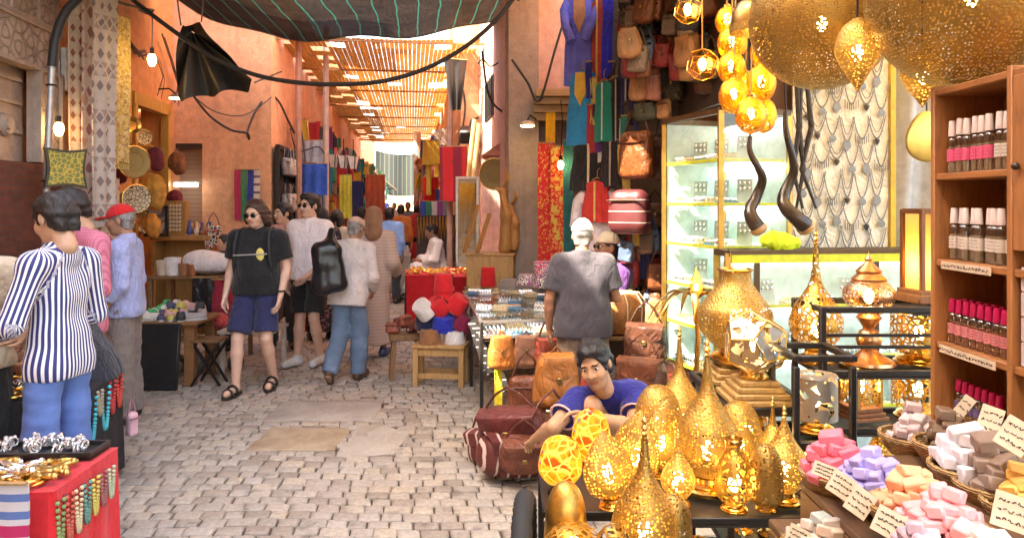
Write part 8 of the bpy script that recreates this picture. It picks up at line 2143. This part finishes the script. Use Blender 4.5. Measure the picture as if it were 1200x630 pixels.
for side, lat in (('left', LW + .16), ('right', RB - .14)):
 Y = 12.0 if side == 'left' else 14.6; k = 0
 while Y < 44:
  for row, (z, hmax) in enumerate(((2.5, .9), (3.0, .55), (1.75, .8))):
   ci = rs.randrange(len(PAL)); nm = 'scarf' if rs.random() < .6 else 'shirt'
   off = rs.uniform(0, .35) * (1 if side == 'left' else -1)
   far_hang(st(lat + off, Y + rs.uniform(-.2, .2), z + rs.uniform(-.12, .25)), rs.uniform(.3, .6), rs.uniform(.55, 1) * hmax, ci, STREET + PI / 2 + rs.uniform(-.9, .9), '%s %s hung in the %s row of the %s shops, %s' % (PAL[ci][1], nm, ('middle', 'top', 'lowest')[row], side, 'near' if Y < 17 else 'half way down the lane' if Y < 27 else 'far away'), 'clothes hung along the %s shops' % side, nm)
  Y += rs.uniform(.35, .6) * (1 if Y < 20 else 1.5); k += 1
t = thing('bag_shop', 'black framed shop front hung with grey goods at the pink corner', 'shop front', st(LW + .06, 11.3, 0), STREET + PI / 2)
b = MB(); b.box((0, .0, 1.25), (1.6, .03, 2.5)); b.build('dark_panel', mat('dark_felt', (.055, .035, .028)), t)
b = MB()
for x in (-.8, -.2, .8): b.box((x, -.03, 1.25), (.05, .05, 2.5))
b.box((0, -.03, 2.5), (1.65, .06, .06)); b.build('frame', iron(), t)
for k in range(22):
 c = [(.2, .19, .2), (.4, .36, .33), (.08, .08, .09), (.5, .42, .35)][k % 4]; p = st(LW + .16 + .05 * (k % 2), 10.75 + .14 * (k % 8), 2.42 - .52 * (k // 8))
 bag(p - Vector((0, 0, .32)), .16, .26, .08, c, '%s bag hung in the %s row of the black framed shop' % (['grey', 'stone', 'black', 'beige'][k % 4], ['top', 'middle', 'bottom'][k // 8]), 'satchel' if k % 3 else 'tote', STREET + PI / 2 + R.uniform(-.6, .6), 'bags on the black framed shop')
def hung_far(px, py, Y, w, h, m, lab, **kw): return hung(at(px, py, Y), w, h, m, lab, **kw)
hung_far(365, 192, 11.6, .5, .48, cloth('cobalt', (.03, .10, .46)), 'cobalt blue cloth hanging below the grey shirt')
hung_far(363, 165, 11.65, .4, .34, cloth('silver_grey', (.34, .33, .36)), 'silver grey cloth hanging above the cobalt one')
hung_far(440, 205, 16, .4, 1.1, cloth('rust_scarves', (.42, .1, .05)), 'rust red scarves hanging where the left row ends')
hung_far(418, 212, 14.5, .25, .9, cloth('midnight', (.02, .03, .12)), 'midnight blue scarf hanging under the white box lamps'); hung_far(405, 205, 13.5, .22, .8, cloth('acid_yellow', (.6, .6, .08)), 'acid yellow scarf hanging under the white box lamps')
for k in range(3):
 t = thing('box_lamp', ['white box lamp with black frame, leftmost of three', 'white box lamp with black frame, middle of three', 'white box lamp with black frame, rightmost of three'][k], 'lamp', at(391 + 11.5 * k, 196 + k, 12.6), .5, 'white box lamps on the left'); b = MB(); b.lathe([(.06, 0), (.10, .2), (.1, .21), (0, .21)], 4); b.build('shade', mat('opal', (.75, .68, .62), .4), t, smooth=0)
 b = MB()
 for q in range(4): a = q * PI / 2; b.bar((.062 * math.cos(a), .062 * math.sin(a), 0), (.104 * math.cos(a), .104 * math.sin(a), .21), .014)
 b.tube([(0, 0, .21), (0, 0, .5)], .008, 5); b.build('frame', iron(), t)
for k, (px, Y, lab) in enumerate([(382, 12.2, 'pale drainpipe running up the left shops'), (350, 11.2, 'rust stained pipe near the pink corner'), (489, 24, 'whitewashed post on the right far down the lane'), (527, 12.3, 'thin pipe on the terracotta wall at the right')]):
 p = at(px, 0, Y); b = MB(); b.tube([(p.x, p.y, 0), (p.x, p.y, 4.6 if k != 2 else 4.0)], .05 if k != 2 else .12, 8); tag(b.build('pipe', mat('pipe_%d' % k, [(.5, .38, .33), (.35, .18, .12), (.6, .5, .45), (.4, .25, .2)][k], .6)), lab, 'pipe')
hung(at(531, 172, 12.0), .46, .88, stripes('red_carpet', (.45, .015, .02), (.20, .01, .03), 3, 'x', .45), 'red and maroon carpet hung high on the right wall', 'carpet', 'carpet', -.3, 2, None, None, 1, .03)
for k, (x0, y0, x1, y1) in enumerate([(556, 140, 545, 236), (561, 145, 552, 232)]): b = MB(); b.tube([at(x0, y0, 11.4), at(x1, y1, 11.2)], .035, 8); tag(b.build('wooden_pole', wood_mat('tan_wood', (.40, .24, .10))), ['wooden pole leaning right of the red carpet', 'second wooden pole leaning against the first'][k], 'pole', 'leaning poles')
t = thing('wall_spotlight', 'black spotlight fixed above the red carpet', 'lamp', at(548, 158, 11.6)); b = MB(); b.box((0, 0, 0), (.26, .3, .22), Matrix.Rotation(.4, 3, 'X'), .03); b.build('housing', iron(), t); b = MB(); b.tube([(0, .1, .05), (.05, .2, .25), (.15, .3, .3)], .02, 6); b.build('bracket', iron(), t)
hung(at(505, 208, 14.8), .3, .5, cloth('scarlet', (.68, .02, .02)), 'scarlet cloth hanging above the coloured flags'); 
for k in range(5): hung(at(496 + 6.5 * k, 236, 14.2), .11, .38, CM[[1, 3, 8, 7, 11][k]], ['blue', 'green', 'white', 'purple', 'grey'][k] + ' flag in the row above the gold chain board', 'flag', 'flag', 0, 1, 'small flags on the right')
t = thing('chain_board', 'dark board of gold chains behind the seated man', 'display board', at(512, 305, 13.6)); b = MB(); b.box((0, .02, .4), (.75, .03, .85)); b.build('board', mat('dark_felt', (.055, .035, .028)), t)
for k in range(12): b = MB(); x = -.32 + .058 * k; b.tube([(x - .03, -.02, .8), (x, -.03, .3 + .05 * (k % 3)), (x + .03, -.02, .8)], .014, 5); b.build('chain', GOLDM, t)
t = thing('mirror_cabinet', 'tall white framed cabinet hung with gold chains', 'cabinet', at(548, 312, 8.9), -.12); H_ = 1.06
b = MB()
for sx in (-1, 1): b.box((sx * .125, 0, H_ / 2), (.03, .06, H_), bev=.003)
for z in (0.015, H_): b.box((0, 0, z), (.28, .06, .03), bev=.003)
b.build('frame', mat('white_paint', (.72, .68, .64), .5), t)
b = MB(); b.box((0, .025, H_ / 2), (.22, .012, H_ - .04)); b.build('back_panel', mat('cream_card', (.62, .50, .36), .7), t)
for k in range(9): b = MB(); x = -.09 + .0225 * k; b.tube([(x - .008, -.01, H_ - .06), (x, -.02, .16 + .09 * (k % 4)), (x + .008, -.01, H_ - .06)], .006, 5); b.ball((x, -.02, .15 + .09 * (k % 4)), .016, 6, 5); b.build('chain', GOLDM, t)
plate(at(580, 204, 9.6), .20, PLM, 'round woven gold plate hanging on the rose wall', .0, 'plate', None)
CAW = wood_mat('carved_wood', (.42, .20, .06), (6, 6, 2))
for k, (px, py, h, w, lab) in enumerate([(592, 290, .78, .17, 'tall carved wooden animal figure by the grey pillar'), (602, 288, .55, .13, 'shorter carved wooden figure against the grey pillar')]):
 t = thing('wood_carving', lab, 'carving', at(px, py, 8.25), -.2, 'wood carvings'); f = Field(); f.cap((0, 0, 0), (.02, 0, h * .45), w * .45, w * .36, k=.04); f.cap((.02, 0, h * .45), (-.03, 0, h * .8), w * .3, w * .2, k=.05); f.cap((-.03, 0, h * .8), (-.09, 0, h * .84), w * .2, w * .12, k=.03); f.noise = [(.008, 60, k)]; V, Q = f.mesh(.012); mesh_obj('body', [(V, Q, 0)], CAW, t)
 b = MB()
 for s_ in (-1, 1): b.tube([(-.02, s_ * .02, h * .86), (.03, s_ * .04, h * .98), (.0, s_ * .05, h * 1.12)], [.018, .014, .004], 6)
 b.build('horns', CAW, t)
t = thing('wooden_chest', 'light wooden chest below the carvings', 'chest', at(576, 336, 8.3), -.1); b = MB(); b.box((0, 0, .18), (.52, .3, .36), bev=.008); b.build('body', LW_, t); b = MB(); b.box((0, 0, .37), (.55, .32, .03), bev=.006); b.build('lid', LW_, t); z0 = t.location.z
table(t.location.x - .3, t.location.x + .3, 8.12, 8.38, z0 - .002, 'wooden table under the light chest', BW)
for k, (x0, y0, x1, y1, lab) in enumerate([(562, 250, 571, 296, 'striped wooden paddle leaning before the carvings'), (548, 240, 556, 296, 'curved dark wooden frame beside the white cabinet')]): b = MB(); b.bar(at(x0 + 12, y0, 8.2), at(x1 - 12, y1, 8.1), .07, .02, .006); tag(b.build('wooden_paddle', CAW), lab, 'paddle')
for i, (pts, Y) in enumerate([([(565, 60), (570, 100), (577, 120), (590, 132), (603, 140)], 9.0), ([(535, 80), (545, 120), (540, 160), (530, 190)], 12.0), ([(600, 70), (618, 96), (632, 118), (650, 60), (662, 20)], 8.0), ([(560, 75), (566, 70), (575, 78), (586, 72)], 9.4), ([(340, 150), (346, 172), (352, 150), (358, 190)], 11.2), ([(330, 175), (350, 178), (372, 172), (380, 180)], 11.2)]):
 cable(pts, .014 if i < 3 else .01, ['grey cable looping to the meter on the rose wall', 'cable dropping beside the leaning poles', 'cable running up past the carved cornice', 'small loop of wire high on the rose wall', 'cables hanging at the pink corner', 'wire strung over the black framed shop'][i], (Y, Y))
t = thing('wall_lamp', 'dish shaped wall lamp glowing beside the cornice', 'lamp', at(618, 147, 7.9)); b = MB(); b.lathe([(0, .0), (.085, 0), (.07, .035), (.02, .05), (0, .05)], 20); b.build('shade', mat('pale_enamel', (.55, .50, .45), .5), t); b = MB(); b.lathe([(0, -.014), (.07, -.012), (.07, -.004), (0, -.004)], 18); b.build('lens', BULB, t); b = MB(); b.tube([(0, 0, .05), (.03, .1, .12), (.1, .3, .1)], .01, 6); b.build('bracket', iron(), t)
hung(at(534, 70, 10.5), .35, .72, mat('black_tarp', (.022, .019, .018), .45, bump=.8, bs=9), 'torn black tarpaulin hanging from the right end of the reed roof', 'tarpaulin', 'tarpaulin', .4, 2, None, None, .4)
t = thing('seat_box', 'wooden box the man in the white gown sits on', 'box', at(511, 370, 12.9) - Vector((-.05, -.02, 0)), 0); t.location.z = 0; b = MB(); b.box((.08, 0, .24), (.38, .4, .48), bev=.01); b.build('box', BW, t); b = MB(); b.box((.08, 0, .49), (.4, .42, .02)); b.build('lid', BW, t)
for k, (x, Y, hx, hy, z, lab) in enumerate([(at(462, 0, 14.5).x, 14.6, .3, .5, .7, 'stall of small coloured pots beside the seated man'), (at(430, 0, 18).x - .3, 18, .4, .8, .8, 'stall on the left half way down the lane'), (at(490, 0, 18).x, 18.6, .3, .8, .75, 'stall on the right half way down the lane'), (at(408, 0, 13).x, 13.2, .3, .7, .8, 'stall on the left just past the black framed shop')]):
 table(x - hx, x + hx, Y - hy, Y + hy, z, lab, BW, [CM[4], CM[6], CM[0], CM[5]][k])
 for j in range(14): b = MB(); r = .05; b.lathe([(0, 0), (r, .0), (r * 1.05, .1), (r * .5, .16), (0, .17)], 10); o = b.build('pot', CM[[2, 0, 1, 6, 8][j % 5]]); o.location = (x - hx * .8 + hx * 1.6 * (j % 5) / 4, Y - hy * .7 + hy * .6 * (j // 5), z + .004); tag(o, '%s pot on the %s' % (PAL[[2, 0, 1, 6, 8][j % 5]][1], lab.replace('small coloured pots', 'coloured pots')[:60]), 'pot', 'small pots on the far stalls')
